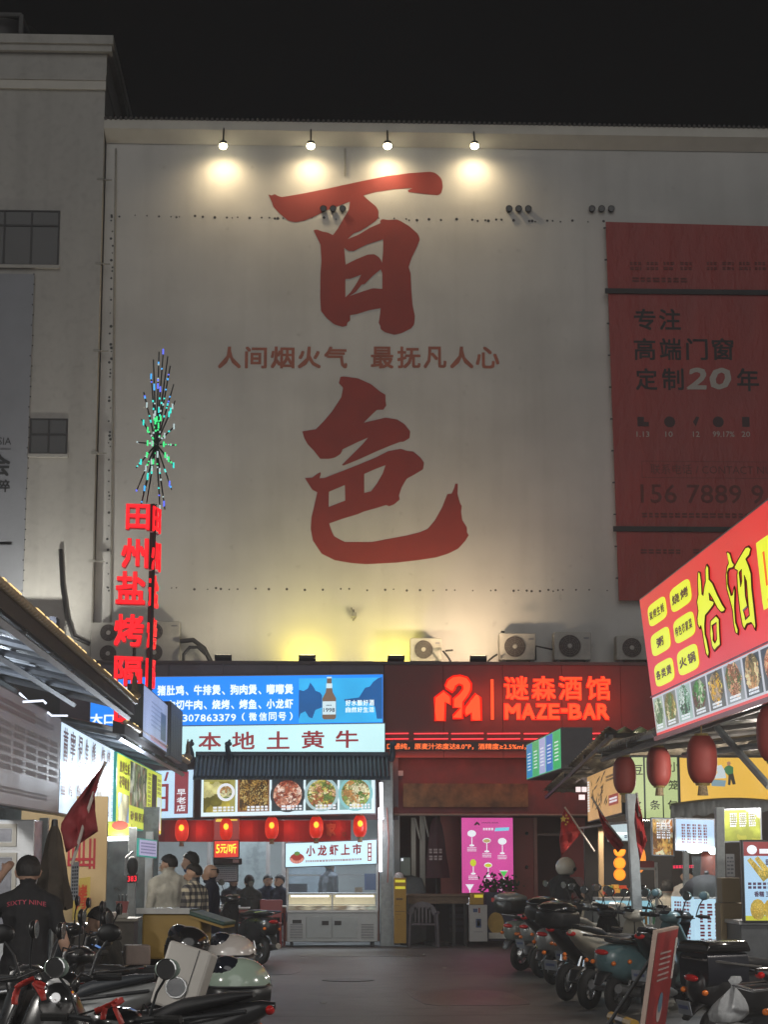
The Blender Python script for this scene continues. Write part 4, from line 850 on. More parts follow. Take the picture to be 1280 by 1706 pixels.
F = FR(at(810, 1567, 37.99), (1, 0, 0)); F.o.z = 0; w_ = at(857, 1500, 38).x-F.o.x; t = MB(); h = at(810, 1486, 38).z
t.m(E('sign_red_soft', 'a03838', .4)).quad(F, .2*w_, .7*w_, .82*h, .9*h, .004); t.m(P('moon_yellow', (.5, .33, .08), .6)).disc(F, .35*w_, .43*h, .28*w_, .004, 20, .2*h); t.m(P('white_shelf', (.6, .62, .6), .5)).fbox(F, .1*w_, .8*w_, .14*h, .25*h, .001, .03); t.split(gc)
pot = thing('potted_plants', 'dark leafy potted plants silhouetted against the pink menu', 'plant', at(833, 1486, 38.2)); t = MB(); rn = random.Random(5)
for cx0 in (822, 846): 
    c0 = at(cx0, 1474, 38.2)
    for i in range(130):
        d = V((rn.gauss(0, .11), rn.gauss(0, .08), rn.gauss(0, .09))); p = c0+d; a = rn.uniform(0, 6.28); s = rn.uniform(.03, .06); n1 = V((math.cos(a), rn.uniform(-.5, .5), math.sin(a)))*s; n2 = V((-math.sin(a), rn.uniform(-.5, .5), math.cos(a)))*s*.4; t.add([p-n1, p+n2, p+n1, p-n2], [(0, 1, 2, 3)])
tag(t.build('leaves', P('dark_leaf', (.015, .03, .012), .6), pot), kind='stuff'); m_ = MB()
for cx0 in (822, 846): q = at(cx0, 1487, 38.2); m_.lathe((q.x, q.y, q.z), [(0, .06), (.09, .08), (.1, .07)], 12)
m_.build('pots', P('pot_clay', (.09, .04, .03), .7), pot)
# folded parasols and pale poles
for u, v0, v1, w_, l_ in ((689, 1362, 1455, 3.6, 'pale folded pole left of the pair inside the bar entrance'), (704, 1359, 1462, 4.2, 'wider pale plank standing right of the pale pole')):
    o = thing('pale_post', l_, 'post', at(u, v1, 38.9)); a = at(u-w_, v1, 38.9); b = at(u+w_, v0, 38.9); MB().box(a.x, b.x, 38.86, 38.95, 0, b.z).build('shaft', P('pale_post', (.34, .32, .28), .5, var=.1), o)
    MB().tube([at(u+3, v0+2, 38.8), at(u+11, v0+35, 38.8)], .022).build('strut', P('pale_post', (.3, .3, .28), .5), o)
um = thing('folded_umbrella', 'tall folded dark maroon parasol with pale lettering by the bar counter', 'umbrella', (at(728, 1500, 38.5).x, 38.5, 0)); q = at(728, 1500, 38.5)
zt_ = at(728, 1362, 38.5).z; zb_ = at(728, 1462, 38.5).z; n = 16; rs_ = []
for i in range(9):
    tt = i/8; rr = .05+.17*(1-tt)**.6; rs_.append([V((q.x+rr*(1+.18*math.cos(5*2*PI*k/n+tt*3))*math.cos(2*PI*k/n), 38.5+rr*.8*(1+.18*math.cos(5*2*PI*k/n+tt*3))*math.sin(2*PI*k/n), zb_+(zt_-zb_)*tt)) for k in range(n)])
MB().rings(rs_).build('canopy', P('maroon_cloth', (.05, .014, .022), .8, var=.3), um, smooth=60); MB().tube([(q.x, 38.5, 0), (q.x, 38.5, zt_+.05)], .02).build('pole', dark, um)
Fu = FR((q.x-.16, 38.27, 0), (1, 0, 0)); za = at(728, 1434, 38.3).z; MB().bars(Fu, 0, .25, za, za+.26, 2, 0, 7, .7).split(um, mat=P('pale_cloth_print', (.3, .26, .27), .7, var=0))
MB().lathe((q.x, 38.5, 0), [(0, .25), (.06, .25), (.08, .05)], 16).build('base', dark, um)
cal = carton(667, 684, 1428, 1458, 38.4, 'notice_board', 'small pale notice panel on the dark bar front', (.14, .17, .15), [(.1, .3, .8, .95, whitep)], 'sign', .02)
cs = thing('covered_stack', 'grey cloth covered stack behind the bar counter', 'stack', (at(685, 1490, 38.7).x, 38.8, 0)); q = at(684, 1490, 38.8); zt_ = at(684, 1455, 38.8).z
MB().loft([(q.x-.2, zt_*.5, .2, zt_*.5), (q.x, zt_*.5-.02, .22, zt_*.5), (q.x+.22, zt_*.48, .2, zt_*.46), (q.x+.3, zt_*.4, .16, zt_*.38)], 18, 5).build('cover', P('grey_cover', (.10, .11, .12), .7, var=.2, bump=.4), cs, smooth=50).location.y = 38.8
# ================================================================ left food stalls
XS = -2.95
def LX(u, v, X=XS): return onX(u, v, X)
def fsign(name, label, cat, p0, p1, h, casing, face, depth=.15, up=(0, 0, 1), group=None):
    F = FR2(p0, p1, up); o = thing(name, label, cat, p0, group)
    MB().fbox(F, -.02, F.w+.02, -.02, h+.02, -depth, -.003).build('casing', casing, o, bevel=.008); MB().quad(F, 0, F.w, 0, h, 0).build('face', face, o)
    return o, F, F.w, h
def ftext(t, F, ch, u0, v0, u1, v1, c=.012, b=.055):
    a = proj(F, u0, v0); d = proj(F, u1, v1); t.text(ch, F, a[0], d[0], a[1], d[1], c, b); return t
o, F, w_, h_ = fsign('stall_sign', 'large unlit grey stall sign at the far left with faded lettering', 'sign', V((XS, 13.5, 2.16)), LX(97, 1353), 1.09, alu, P('unlit_face', (.68, .67, .72), .45, var=.06, scale=1))
t = MB().m(P('faded_print', (.60, .59, .65), .6, var=0, bump=0))
for i in range(9): t.bars(F, w_-.9*(i+1), w_-.9*(i+1)+.72, .32, .82, 3, .004, i+3, .85)
t.bars(F, w_-3.5, w_-.6, .9, .99, 1, .004, 21, .8); t.bars(F, w_-5, w_-1, .1, .18, 1, .004, 22, .8); t.m(P('faded_pink', (.62, .52, .58), .6, var=0, bump=0)); t.bars(F, w_-5, w_-2.2, .88, 1.02, 1, .005, 23, .9)
t.split(o)
p0 = LX(98, 1353); p1 = LX(191, 1370); h_ = LX(98, 1200).z-p0.z
o, F, w_, h_ = fsign('stall_sign', 'white lit stall sign with dark red characters above the drooping flag', 'sign', p0, p1, h_, alu, E('cool_white_face', 'cfe6f8', 1.1, True, .06, .7))
t = MB().m(E('wine_red', '781c2c', .25))
for ch, z0, z1 in zip('苗宇记生蚝烧烤', (470, 525, 585, 638, 690, 760, 803), (515, 570, 625, 670, 725, 797, 836)):
    ftext(t, F, ch, z0/4.571, 1140+(590+.16*(z0-470)*1.9)/4.571, z1/4.571, 1140+(340+.5*(z0-470))/4.571)
for ch, z0, z1 in zip('盐烤隔山', (455, 515, 575, 632), (495, 550, 612, 664)):
    ftext(t, F, ch, z0/4.571, 1140+(835+.2*(z0-455))/4.571, z1/4.571, 1140+(650+.25*(z0-455))/4.571)
a = proj(F, 184.5, 1365); b = proj(F, 188.5, 1258); t.bars(F, a[0], b[0], a[1], b[1], 10, .005, 8, .6)
t.m(E('pic_frame', '90a0b0', .7)); a = proj(F, 160, 1340); b = proj(F, 170, 1306); t.quad(F, a[0], b[0], a[1], b[1], .004); t.m(FOOD('skewer', ('c8b080', 'e0d0a8', 'b09060', 'a8a890'), .8, 12)).quad(F, a[0]+.08, b[0]-.08, a[1]+.03, b[1]-.03, .006)
t.m(E('print_slate', '607890', .6)); a = proj(F, 156, 1357); b = proj(F, 181, 1350); t.bars(F, a[0], b[0], a[1], b[1], 1, .005, 12, .7)
t.split(o)

# yellow sign
p0 = at(193, 1371, 29.6); p1 = at(268, 1389, 35.6); h_ = at(193, 1254, 29.6).z-p0.z
o, F, w_, h_ = fsign('stall_sign', 'yellow and green lit menu sign board with pictures beneath the second tiled canopy', 'sign', p0, p1, h_, E('teal_rim', '30b0a0', .5), E('yellow_face', 'ccd838', .95, True, .1, 1))
t = MB(); t.m(FOOD('herb_pic', ('7c8c60', 'b8c0a8', '506048', 'd0c8b0', 'a08060'), .8, 6)).quad(F, w_*.25, w_*.62, h_*.32, h_*.98, .004)
t.m(FOOD('leek_pic', ('88a0c8', 'b8b088', 'd0d0b0', 'a8a078'), .8, 3)).quad(F, w_*.03, w_*.24, h_*.03, h_*.45, .004); t.m(P('grey_board', (.25, .24, .2), .6)).quad(F, w_*.74, w_*.86, h_*.04, h_*.95, .006)
t.m(E('brown_print', '6a4a20', .3))
for r in (0, 1):
    for i in range(4): t.text('烧烤生蚝花甲鱿鱼'[r*4+i], F, w_*(.04+.05*i), w_*(.085+.05*i), h_*(.74-.22*r), h_*(.92-.22*r), .006, .04)
for i in range(4): t.text('砂锅粥面'[i], F, w_*(.27+.085*i), w_*(.34+.085*i), h_*.1, h_*.24, .006, .04)
t.m(E('white_blocks', 'd8e8f0', .8)).quad(F, w_*.88, w_*.98, h_*.05, h_*.6, .005); t.m(E('brown_print', '6a4a20', .3)).bars(F, w_*.65, w_*.72, h_*.1, h_*.95, 12, .006, 3).bars(F, w_*.88, w_*.97, h_*.64, h_*.92, 4, .006, 3)
t.split(o)
# canopies
def canopy(name, lab, A0, A1, back, nraf, endorn=True):
    """eave line A0-A1, sheet running back by vector back"""
    o = thing(name, lab, 'canopy', A0); d = A1-A0; L = d.length; u = d/L; n = int(L/.12); vs = []; fs = []
    up = V((0, 0, 1))
    for i in range(n+1):
        q = A0+u*(L*i/n)+up*(.018*math.sin(i*PI*.5)); vs += [q, q+back*.5+up*.0, q+back]
    for i in range(n): fs += [(3*i, 3*i+1, 3*i+4, 3*i+3), (3*i+1, 3*i+2, 3*i+5, 3*i+4)]
    MB().add(vs, fs).build('corrugated_sheet', P('corrugated_steel', (.38, .40, .43), .5, metal=.1, var=.3, scale=3), o, smooth=50)
    bm = P('canopy_beam', (.34, .36, .40), .5, metal=.1, var=.2)
    for k in range(nraf):
        q = A0+u*(L*(k+.3)/nraf)-up*.07; MB().tube([q, q+back], .035, 4).build('rafter', bm, o)
    for s_ in (.02, .35, .7): q = A0+back*s_-up*.13; MB().tube([q, q+d], .04, 4).build('purlin', bm, o)
    # dark tile edge
    m_ = MB(); nv = u.cross(up).normalized(); 
    if nv.dot(back) > 0: nv = -nv
    m_.add([A0+nv*.04-up*.08, A1+nv*.04-up*.08, A1+nv*.04+up*.06, A0+nv*.04+up*.06, A0+back*.06-up*.08, A1+back*.06-up*.08, A1+back*.06+up*.10, A0+back*.06+up*.10], [(0, 1, 2, 3), (7, 6, 5, 4), (3, 2, 6, 7), (0, 4, 5, 1), (0, 3, 7, 4), (1, 5, 6, 2)])
    m_.build('eave_board', P('dark_eave', (.05, .045, .045), .7, var=.2), o)
    nt = int(L/.16); base = None; tm = P('pale_tile_cap', (.62, .50, .34), .4, var=.4, scale=3); gl_ = E('edge_glow', 'ffd890', 1.5); rn2 = random.Random(int(L*10)); be = None  # gleam along the lit eave put into pale caps and glowing dashes
    for i in range(nt):
        q = A0+u*(L*(i+.5)/nt)+up*.10
        if base is None: base = MB().ell(q+nv*.05, (.055, .07, .04), 8, 5).build('tile_cap', tm, o, smooth=60); b0 = q
        else: c = base.copy(); COL.objects.link(c); c.location = q-b0
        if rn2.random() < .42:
            if be is None: be = MB().cbox(q+nv*.07+up*.035, (.03, .17, .022)).build('edge_gleam', gl_, o, bevel=.006); bq = q
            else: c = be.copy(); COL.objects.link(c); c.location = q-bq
    if endorn:
        q = A1; m_ = MB(); m_.tube([q+back*.1+up*.1, q+u*.15+up*.16, q+u*.4+up*.32, q+u*.42+up*.5], [.08, .07, .05, .02], 8).ell(q+u*.1+up*.2, (.12, .12, .07)).tube([q+u*.3+up*.25, q+u*.25+up*.42, q+u*.32+up*.55], [.04, .03, .01], 6)
        m_.build('ridge_ornament', P('ornament_tile', (.30, .24, .16), .5, var=.4), o, smooth=50)
    return o
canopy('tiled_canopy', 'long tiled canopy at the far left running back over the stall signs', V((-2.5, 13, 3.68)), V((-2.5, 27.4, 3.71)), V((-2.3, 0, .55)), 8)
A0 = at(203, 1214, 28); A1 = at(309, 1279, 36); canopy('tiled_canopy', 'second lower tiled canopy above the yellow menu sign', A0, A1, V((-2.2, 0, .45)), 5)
for i, (pp, l_) in enumerate(((((33, 1155, 20), (60, 1181, 22)), 'slanting light tube under the first tiled canopy'), (((38, 1169, 19), (72, 1167, 19), (77, 1172, 19)), 'bent bright tube hanging under the first tiled canopy'), (((79, 1186, 22), (86, 1192, 22), (112, 1192, 22.3)), 'light tube above the corner of the white stall sign'))):
    tag(MB().tube([at(*q) for q in pp], .011, 8).build('light_tube', E('tube_white2', 'e8f0ff', 1.6), smooth=50), l_, 'light tube')
# rooftop box signs
o, F, w_, h_ = fsign('roof_sign', 'pale lilac lit box sign standing on the second tiled canopy', 'sign', at(238, 1226, 29.5), at(278, 1253, 32.5), at(238, 1141, 29.5).z-at(238, 1226, 29.5).z, dark, E('lilac_face', 'aab4d8', .62, True, .15, 1.5), .25)
t = MB().m(E('blue_ghost', '7888b8', .5)).bars(F, w_*.3, w_*.75, h_*.3, h_*.85, 6, .004, 3, .4); t.m(E('grey_ghost', '586080', .3)).quad(F, w_*.7, w_*.92, h_*.18, h_*.75, .005); t.m(E('pink_ghost', 'd08898', .6)).bars(F, w_*.3, w_*.95, h_*.04, h_*.15, 1, .004, 9, .9); t.split(o)
o, F, w_, h_ = fsign('roof_sign', 'dark unlit box sign beside the lilac one on the second tiled canopy', 'sign', at(284, 1257, 32.6), at(303, 1270, 34.2), at(284, 1170, 32.6).z-at(284, 1257, 32.6).z, dark, P('striped_grey', (.16, .17, .19), .5, var=.2), .25)
t = MB()
for i in range(6): t.quad(F, w_*(.06+.155*i), w_*(.14+.155*i), h_*.04, h_*.8, .004)
t.build('stripes', P('grey_stripes', (.22, .22, .23), .5, var=0), o)
# posts
def post(u, vt, vb, Y, w_, lab, X2=None, mt=galv):
    a = at(u, vt, Y); zb_ = 0; o = MB().box(a.x-w_/2, a.x+w_/2, Y, Y+w_, zb_, a.z).build('steel_post', mt, bevel=.005); return tag(o, lab, 'post')
post(73, 1362, 1600, 20.3, .09, 'grey square post under the grey stall sign'); post(221, 1378, 1600, 28.5, .11, 'grey post beside the red number display'); post(249, 1385, 1600, 32, .12, 'pale post left of the man in the white shirt', mt=P('pale_metal_post', (.38, .37, .36), .5))
# stall bodies: cabinets, board, counter
cb_ = thing('steel_cabinet', 'tall stainless steel cabinet with framed doors at the far left', 'cabinet', at(20, 1560, 19.6)); a = at(-40, 1365, 19.6); b = at(54, 1500, 19.6)
MB().box(a.x, b.x, 19.6, 20.2, 0, a.z).build('cabinet', steel, cb_, bevel=.01)
for (u0, u1, v0, v1) in ((-30, 28, 1372, 1410), (-30, 28, 1420, 1560)):
    p = at(u0, v1, 19.58); q = at(u1, v0, 19.58); F = FR((0, 19.595, 0), (1, 0, 0)); m_ = MB()
    for r in ((p.x, q.x, q.z-.04, q.z), (p.x, q.x, p.z, p.z+.04), (p.x, p.x+.04, p.z+.041, q.z-.041), (q.x-.04, q.x, p.z+.041, q.z-.041)): m_.fbox(F, *r, 0, .03)
    m_.build('door_frame', P('frame_pale', (.45, .42, .36), .4, metal=.4), cb_); MB().fbox(F, p.x+.05, q.x-.05, p.z+.05, q.z-.05, 0, .01).build('door_panel', P('panel_dull', (.2, .2, .22), .3, metal=.4), cb_)
bd = thing('beige_partition', 'beige stall partition board with a big red painted character', 'partition', at(120, 1535, 25)); a = at(30, 1537, 25); b = at(179, 1366, 25)
MB().box(a.x, b.x, 25, 25.08, a.z, b.z+.3).build('board', P('beige_board', (.52, .38, .20), .6, var=.06, scale=1.5), bd); F = FR((0, 24.995, 0), (1, 0, 0)); p = at(112, 1447, 24.99); q = at(160, 1385, 24.99)
MB().text('山', F, p.x, q.x, p.z, q.z, .002, .07).split(bd, mat=P('sign_red_paint', (.38, .02, .03), .5, var=0))
p = at(140, 1400, 24.9); lamp('AREA', (p.x, 23.8, 2.6), 24, (1, .88, .7), to=(p.x, 25, 1.2), size=1.4, size_y=.5)
ps = thing('food_poster', 'small yellow poster with a red character leaning on the beige partition', 'poster', at(134, 1532, 24.7)); F = FR2(at(121, 1533, 24.7), at(149, 1528, 24.8)); h_ = .5
MB().fbox(F, 0, F.w, 0, h_, -.02, 0).build('card', P('poster_yellow', (.55, .42, .10), .5, var=.25, scale=2), ps); MB().text('烤', F, .03, F.w-.04, .12, .42, .003, .05).split(ps, mat=P('poster_red', (.5, .06, .02), .5, var=0))
nt_ = thing('notice_strip', 'narrow white notice strip hanging beside the folded umbrella', 'notice', at(122, 1500, 22)); F = FR2(at(117, 1500, 22), at(130, 1499, 22)); MB().fbox(F, 0, F.w, 0, .42, -.01, 0).build('paper', P('paper_white', (.42, .42, .42), .6, var=.1), nt_)
t = MB()
for i in range(3): t.bars(FR(F.p(F.w*(.15+.28*i), 0), F.u), 0, F.w*.2, .03, .38, 9, .003, i, .7)
t.split(nt_, mat=P('print_blackish', (.05, .05, .06), .6, var=0, bump=0))
ct = thing('dark_counter', 'long dark stall counter below the beige partition', 'counter', (-3.6, 21.5, 0)); MB().box(-6, -2.75, 21.6, 22.2, 0, .85).build('body', P('dark_counter', (.025, .024, .028), .5, var=.2), ct, bevel=.01); MB().box(-6, -2.72, 21.55, 22.25, .852, .89).build('top', P('counter_top', (.10, .09, .08), .4), ct)
ct2 = thing('stall_counter', 'pale stall counter holding trays beside the red number display', 'counter', (-2.7, 27, 0)); MB().box(-3.4, -2.35, 26.8, 27.5, 0, .82).build('body', P('counter_grey', (.14, .13, .12), .5, var=.2), ct2); MB().box(-3.45, -2.3, 26.75, 27.55, .822, .86).build('top', P('counter_pale', (.4, .38, .34), .4), ct2)
p = at(203, 1512, 26.9); o = thing('pink_tub', 'pink plastic tub of utensils on the stall counter', 'tub', (p.x, 26.95, .862)); MB().lathe((p.x, 26.95, .862), [(0, .055), (.2, .085), (.22, .09), (.21, .078), (.04, .05)], 16).build('tub', P('pink_plastic', (.55, .18, .18), .4), o, smooth=50)
for k in range(3): MB().tube([(p.x-.03+.03*k, 26.95, 1.0), (p.x-.05+.05*k, 26.94, 1.17)], .008, 5).build('handle', black, o)
p = at(203, 1513, 26.7); o = tag(MB().box(p.x-.09, p.x+.07, 26.78, 26.9, .862, .93).build('white_tray', P('white_plastic', (.55, .55, .53), .4), bevel=.01), 'small white container in front of the pink tub', 'container')
p = at(190, 1508, 27); o = tag(MB().cbox((p.x-.06, 27.1, .90), (.18, .2, .07)).build('napkin_stack', P('white_paper', (.6, .6, .6), .7), bevel=.01), 'stack of white napkins left of the pink tub', 'napkins')
fig = thing('number_display', 'red glowing number display on a dark bracket fixed to the grey post', 'display', at(220, 1472, 28.2)); F = FR2(at(211, 1471, 28.2), at(229, 1470, 28.2)); MB().fbox(F, 0, F.w, 0, .12, -.06, 0).build('housing', black, fig)
t = MB()
for i, ch in enumerate('383'): t.text(ch, F, F.w*(.08+.3*i), F.w*(.32+.3*i), .02, .1, .003, .03)
t.split(fig, mat=E('led_red2', 'ff2038', 1.2)); q = at(219, 1440, 28.2); MB().tube([(q.x-.08, 28.2, q.z-.15), (q.x-.07, 28.15, q.z+.1), (q.x+.02, 28.2, q.z+.18)], .02).build('arm', P('pale_arm', (.4, .42, .45), .3), fig); MB().ell((q.x+.02, 28.15, q.z-.02), (.08, .07, .14)).build('hood', dark, fig, smooth=50)
o, F, w_, h_ = fsign('small_menu_sign', 'small lit pinkish menu sign hanging between the two grey posts', 'sign', at(232, 1424, 30.8), at(261, 1427, 31.4), at(232, 1398, 30.8).z-at(232, 1424, 30.8).z, E('teal_rim', '', 1) if 0 else MATS['teal_rim'], E('pinkish_face', 'b8b0d0', .75), .06)
MB().bars(F, w_*.08, w_*.92, h_*.1, h_*.9, 4, .004, 2, .5).split(o, mat=E('violet_print', '6870a8', .4))
ar = thing('arched_stall_hood', 'yellow green lit arched hood with a red oval over the stall window', 'hood', at(195, 1392, 29)); F = FR(at(180, 1391, 29), (1, 0, 0)); MB().prism(F, [(0, 0), (.33, 0), (.33, .16), (.2, .2), (0, .2)], -.2, 0).build('hood', E('lime_face', 'a8b830', .6), ar); MB().disc(F, .17, .14, .12, .004, 18, .07).build('oval', E('oval_red', 'b04030', .5), ar)
tag(MB().tube([at(177, 1397, 29.3), at(217, 1396, 29.3)], .035, 10).build('light_tube', E('tube_bright', '', 3) if 0 else MATS['tube_bright'], smooth=50), 'bright horizontal tube in the stall window under the arched hood', 'light tube')
lamp('POINT', at(197, 1402, 28.9), 60, (1, .95, .86), size=.12); lamp('AREA', (-2.9, 28.6, 2.3), 90, (1, .93, .82), to=(-2.9, 28.0, 0), size=1.2, size_y=.6)
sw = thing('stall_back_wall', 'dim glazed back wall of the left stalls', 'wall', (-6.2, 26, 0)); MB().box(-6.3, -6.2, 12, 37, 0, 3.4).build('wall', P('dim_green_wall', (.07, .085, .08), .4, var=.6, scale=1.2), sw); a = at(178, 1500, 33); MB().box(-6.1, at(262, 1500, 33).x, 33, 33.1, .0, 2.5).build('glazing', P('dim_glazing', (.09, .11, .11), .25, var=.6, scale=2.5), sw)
lamp('AREA', (-4, 30, 2.9), 30, (.85, .95, 1), to=(-4, 30.5, 0), size=2.5, size_y=1.5)
lamp('POINT', (-3.9, 18.5, 3.05), 90, (.80, .90, 1), size=.12); lamp('POINT', (-3.9, 23, 3.3), 60, (.80, .90, 1), size=.12); lamp('POINT', (-2.3, 30, 2.9), 120, (.80, .90, 1), size=.12)
# folded umbrella left
def folded(u, vt, vb, Y, r, lab, mt, base=0):
    q = at(u, vt, Y); z0 = at(u, vb, Y).z; o = thing('folded_umbrella', lab, 'umbrella', (q.x, Y, 0)); n = 22; rs_ = []
    for i in range(12):
        tt = i/11; rr = .025+r*(1-tt)**.75*(1-.1*(tt < .08)); rs_.append([V((q.x+rr*(1+.16*math.cos(8*PI*2*k/n+tt*4))*math.cos(2*PI*k/n), Y+rr*(1+.16*math.cos(8*PI*2*k/n+tt*4))*math.sin(2*PI*k/n), z0+(q.z-z0)*tt+.02*math.sin(k*2.3)*(1-tt))) for k in range(n)])
    MB().rings(rs_).build('canopy', mt, o, smooth=60); MB().tube([(q.x, Y, base), (q.x, Y, q.z+.06)], .02).build('pole', galv, o)
    MB().lathe((q.x, Y, q.z), [(0, .03), (.05, .025), (.06, .01)], 10).build('finial', dark, o); MB().lathe((q.x, Y, 0), [(0, .25), (.05, .25), (.08, .05)], 16).build('base', dark, o)
folded(91, 1376, 1512, 16.6, .135, 'tall folded brown umbrella standing behind the man in the black shirt', P('brown_cloth', (.075, .06, .045), .85, var=.35, scale=5, bump=.4))
# draped flag left
def flag(name, lab, pole, cloth, Y, mt, stars=None, th=.01):
    o = thing(name, lab, 'flag', at(*pole[0], Y)); MB().tube([at(*q, Y) for q in pole], .013, 8).build('pole', P('flag_pole', (.45, .4, .36), .4), o)
    up, lo = cloth; n = 14; m_ = 7; vs = []
    def lerp(L, t): k = t*(len(L)-1); i = min(int(k), len(L)-2); f = k-i; return (L[i][0]*(1-f)+L[i+1][0]*f, L[i][1]*(1-f)+L[i+1][1]*f)
    for i in range(n+1):
        a = lerp(up, i/n); b = lerp(lo, i/n)
        for j in range(m_+1): s_ = j/m_; vs.append(at(a[0]*(1-s_)+b[0]*s_, a[1]*(1-s_)+b[1]*s_, Y+.07*math.sin(i*.8+j*1.1)*min(1, i/4+.2)+.03*math.sin(j*2.1)))
    fs = [(i*(m_+1)+j, i*(m_+1)+j+1, (i+1)*(m_+1)+j+1, (i+1)*(m_+1)+j) for i in range(n) for j in range(m_)]
    c = MB().add(vs, fs).build('cloth', mt, o, smooth=80); c.modifiers.new('th', 'SOLIDIFY').thickness = .004
    if stars:
        t = MB()
        for (u, v, r) in stars:
            q = at(u, v, Y-.1); F = FR(q, (1, 0, 0)); s5 = [(r*(1 if k % 2 == 0 else .42)*math.sin(k*PI/5), r*(1 if k % 2 == 0 else .42)*math.cos(k*PI/5)) for k in range(10)]; vs_, fs_ = outline_geo([s5]); t.marks.append((len(t.f), 'star')); t.add([F.p(a_[0], a_[1], 0) for a_ in vs_], fs_)
        t.split(o, mat=P('star_yellow', (.6, .42, .05), .6, var=0))
    return o
flag('red_flag', 'large drooping dark red flag in front of the white stall sign', [(176, 1268), (163, 1300), (148, 1345), (120, 1440)], ([(174, 1272), (166, 1300), (157, 1325), (159, 1352), (163, 1385)], [(173, 1273), (150, 1303), (118, 1345), (100, 1375), (110, 1420)]), 15.2, P('dark_flag', (.26, .025, .03), .7, var=.25, scale=4))
# vertical neon sign
Yn = 31
vn = thing('vertical_neon_sign', 'vertical red neon sign of stacked characters with a light burst on top', 'sign', V((at(250, 1200, Yn).x, Yn, 0))); pc = MB()
pc.tube([at(246, 1212, Yn+.05), at(256, 840, Yn+.05)], .05, 8).build('pole', dark, vn); pk = MB()
fac = E('neon_face', 'ff1020', 1.25, True); edge = E('neon_side', 'ff5038', .9)
for ch, (u0, v0, u1, v1) in zip('田州盐烤隔山', ((210, 840, 250, 881), (202, 897, 248, 945), (193, 952, 243, 1005), (190, 1023, 240, 1075), (190, 1093, 238, 1141), (190, 1160, 235, 1205))):
    rz = -.12; p = at(u0, v1, Yn); q = at(u1, v0, Yn); F = FR(p, (1, -.10, -.04)); ww = (q-p).x; hh = q.z-p.z

    m_ = MB().m(fac).text(ch, F, 0, ww, 0, hh, .02, .020, .012, 1); m_.m(MATS['neon_side'] if 0 else E('neon_glow', 'd01018', .7)).text(ch, F, -.01, ww+.01, -.01, hh+.01, -.02, .026, .01, 1)
    m_.m(P('letter_white_edge', (.5, .4, .4), .4)).text(ch, F, 0, ww, -.02, hh-.02, -.06, .02, .01, 1)
    m_.build('character', None, vn)
    F2 = FR(at(u1+4, v1+3, Yn-.05), (.25, 1, 0)); MB().m(fac).text(ch, F2, 0, ww*.95, 0, hh, .01, .028, .012, 1).m(MATS['letter_white_edge']).fbox(F2, .02, ww*.9, -.02, -.005, -.05, .0).build('side_character', None, vn)
lamp('AREA', at(218, 1000, Yn-.4), 5, (1, .08, .06), to=at(218, 1000, Yn+3), size=.5, size_y=3.5)
lamp('AREA', at(222, 1000, Yn+.4), 4, (1, .08, .06), to=at(222, 1000, Yn+8), size=.5, size_y=3.5)
C_ = 5.333; c0 = at(160+535/C_, 560+960/C_, Yn); rods = [(560, 140), (598, 140), (638, 180), (660, 265), (510, 210), (490, 350), (690, 430), (425, 500), (703, 575), (700, 800), (405, 740), (365, 943), (715, 970), (358, 1170), (358, 1380), (690, 1150), (672, 1365), (612, 1540), (420, 1400), (385, 1560), (575, 1640), (450, 1480)]
bulbs = [E('bulb_violet', '6070ff', 1.2), E('bulb_blue', '40b0ff', 1.2), E('bulb_cyan', '30e8d8', 1.2), E('bulb_green', '40f088', 1.2), E('bulb_pale', 'c8e0e0', .8)]; rn = random.Random(11); bl = [MB() for _ in bulbs]; rd = MB()
for i, (a_, b_) in enumerate(rods):
    e = at(160+a_/C_, 560+b_/C_, Yn+rn.uniform(-.5, .5)); s_ = c0+(e-c0)*.03; rd.tube([s_, e], [.016, .011], 5)
    L = (e-c0).length
    for k in range(7):
        f = rn.uniform(.12, 1); q = s_+(e-s_)*f; ci = 3 if f*L < .4 else 2 if f*L < .75 else (1 if rn.random() < .5 else 0)
        if rn.random() < .3: ci = 4
        bl[ci].cbox(q+V((0, -.02, 0)), (.025, .02, rn.choice((.02, .03, .09))))
rd.build('rods', dark, vn)
for m_, mt in zip(bl, bulbs): tag(m_.build('light_dots', mt, vn), kind='stuff')
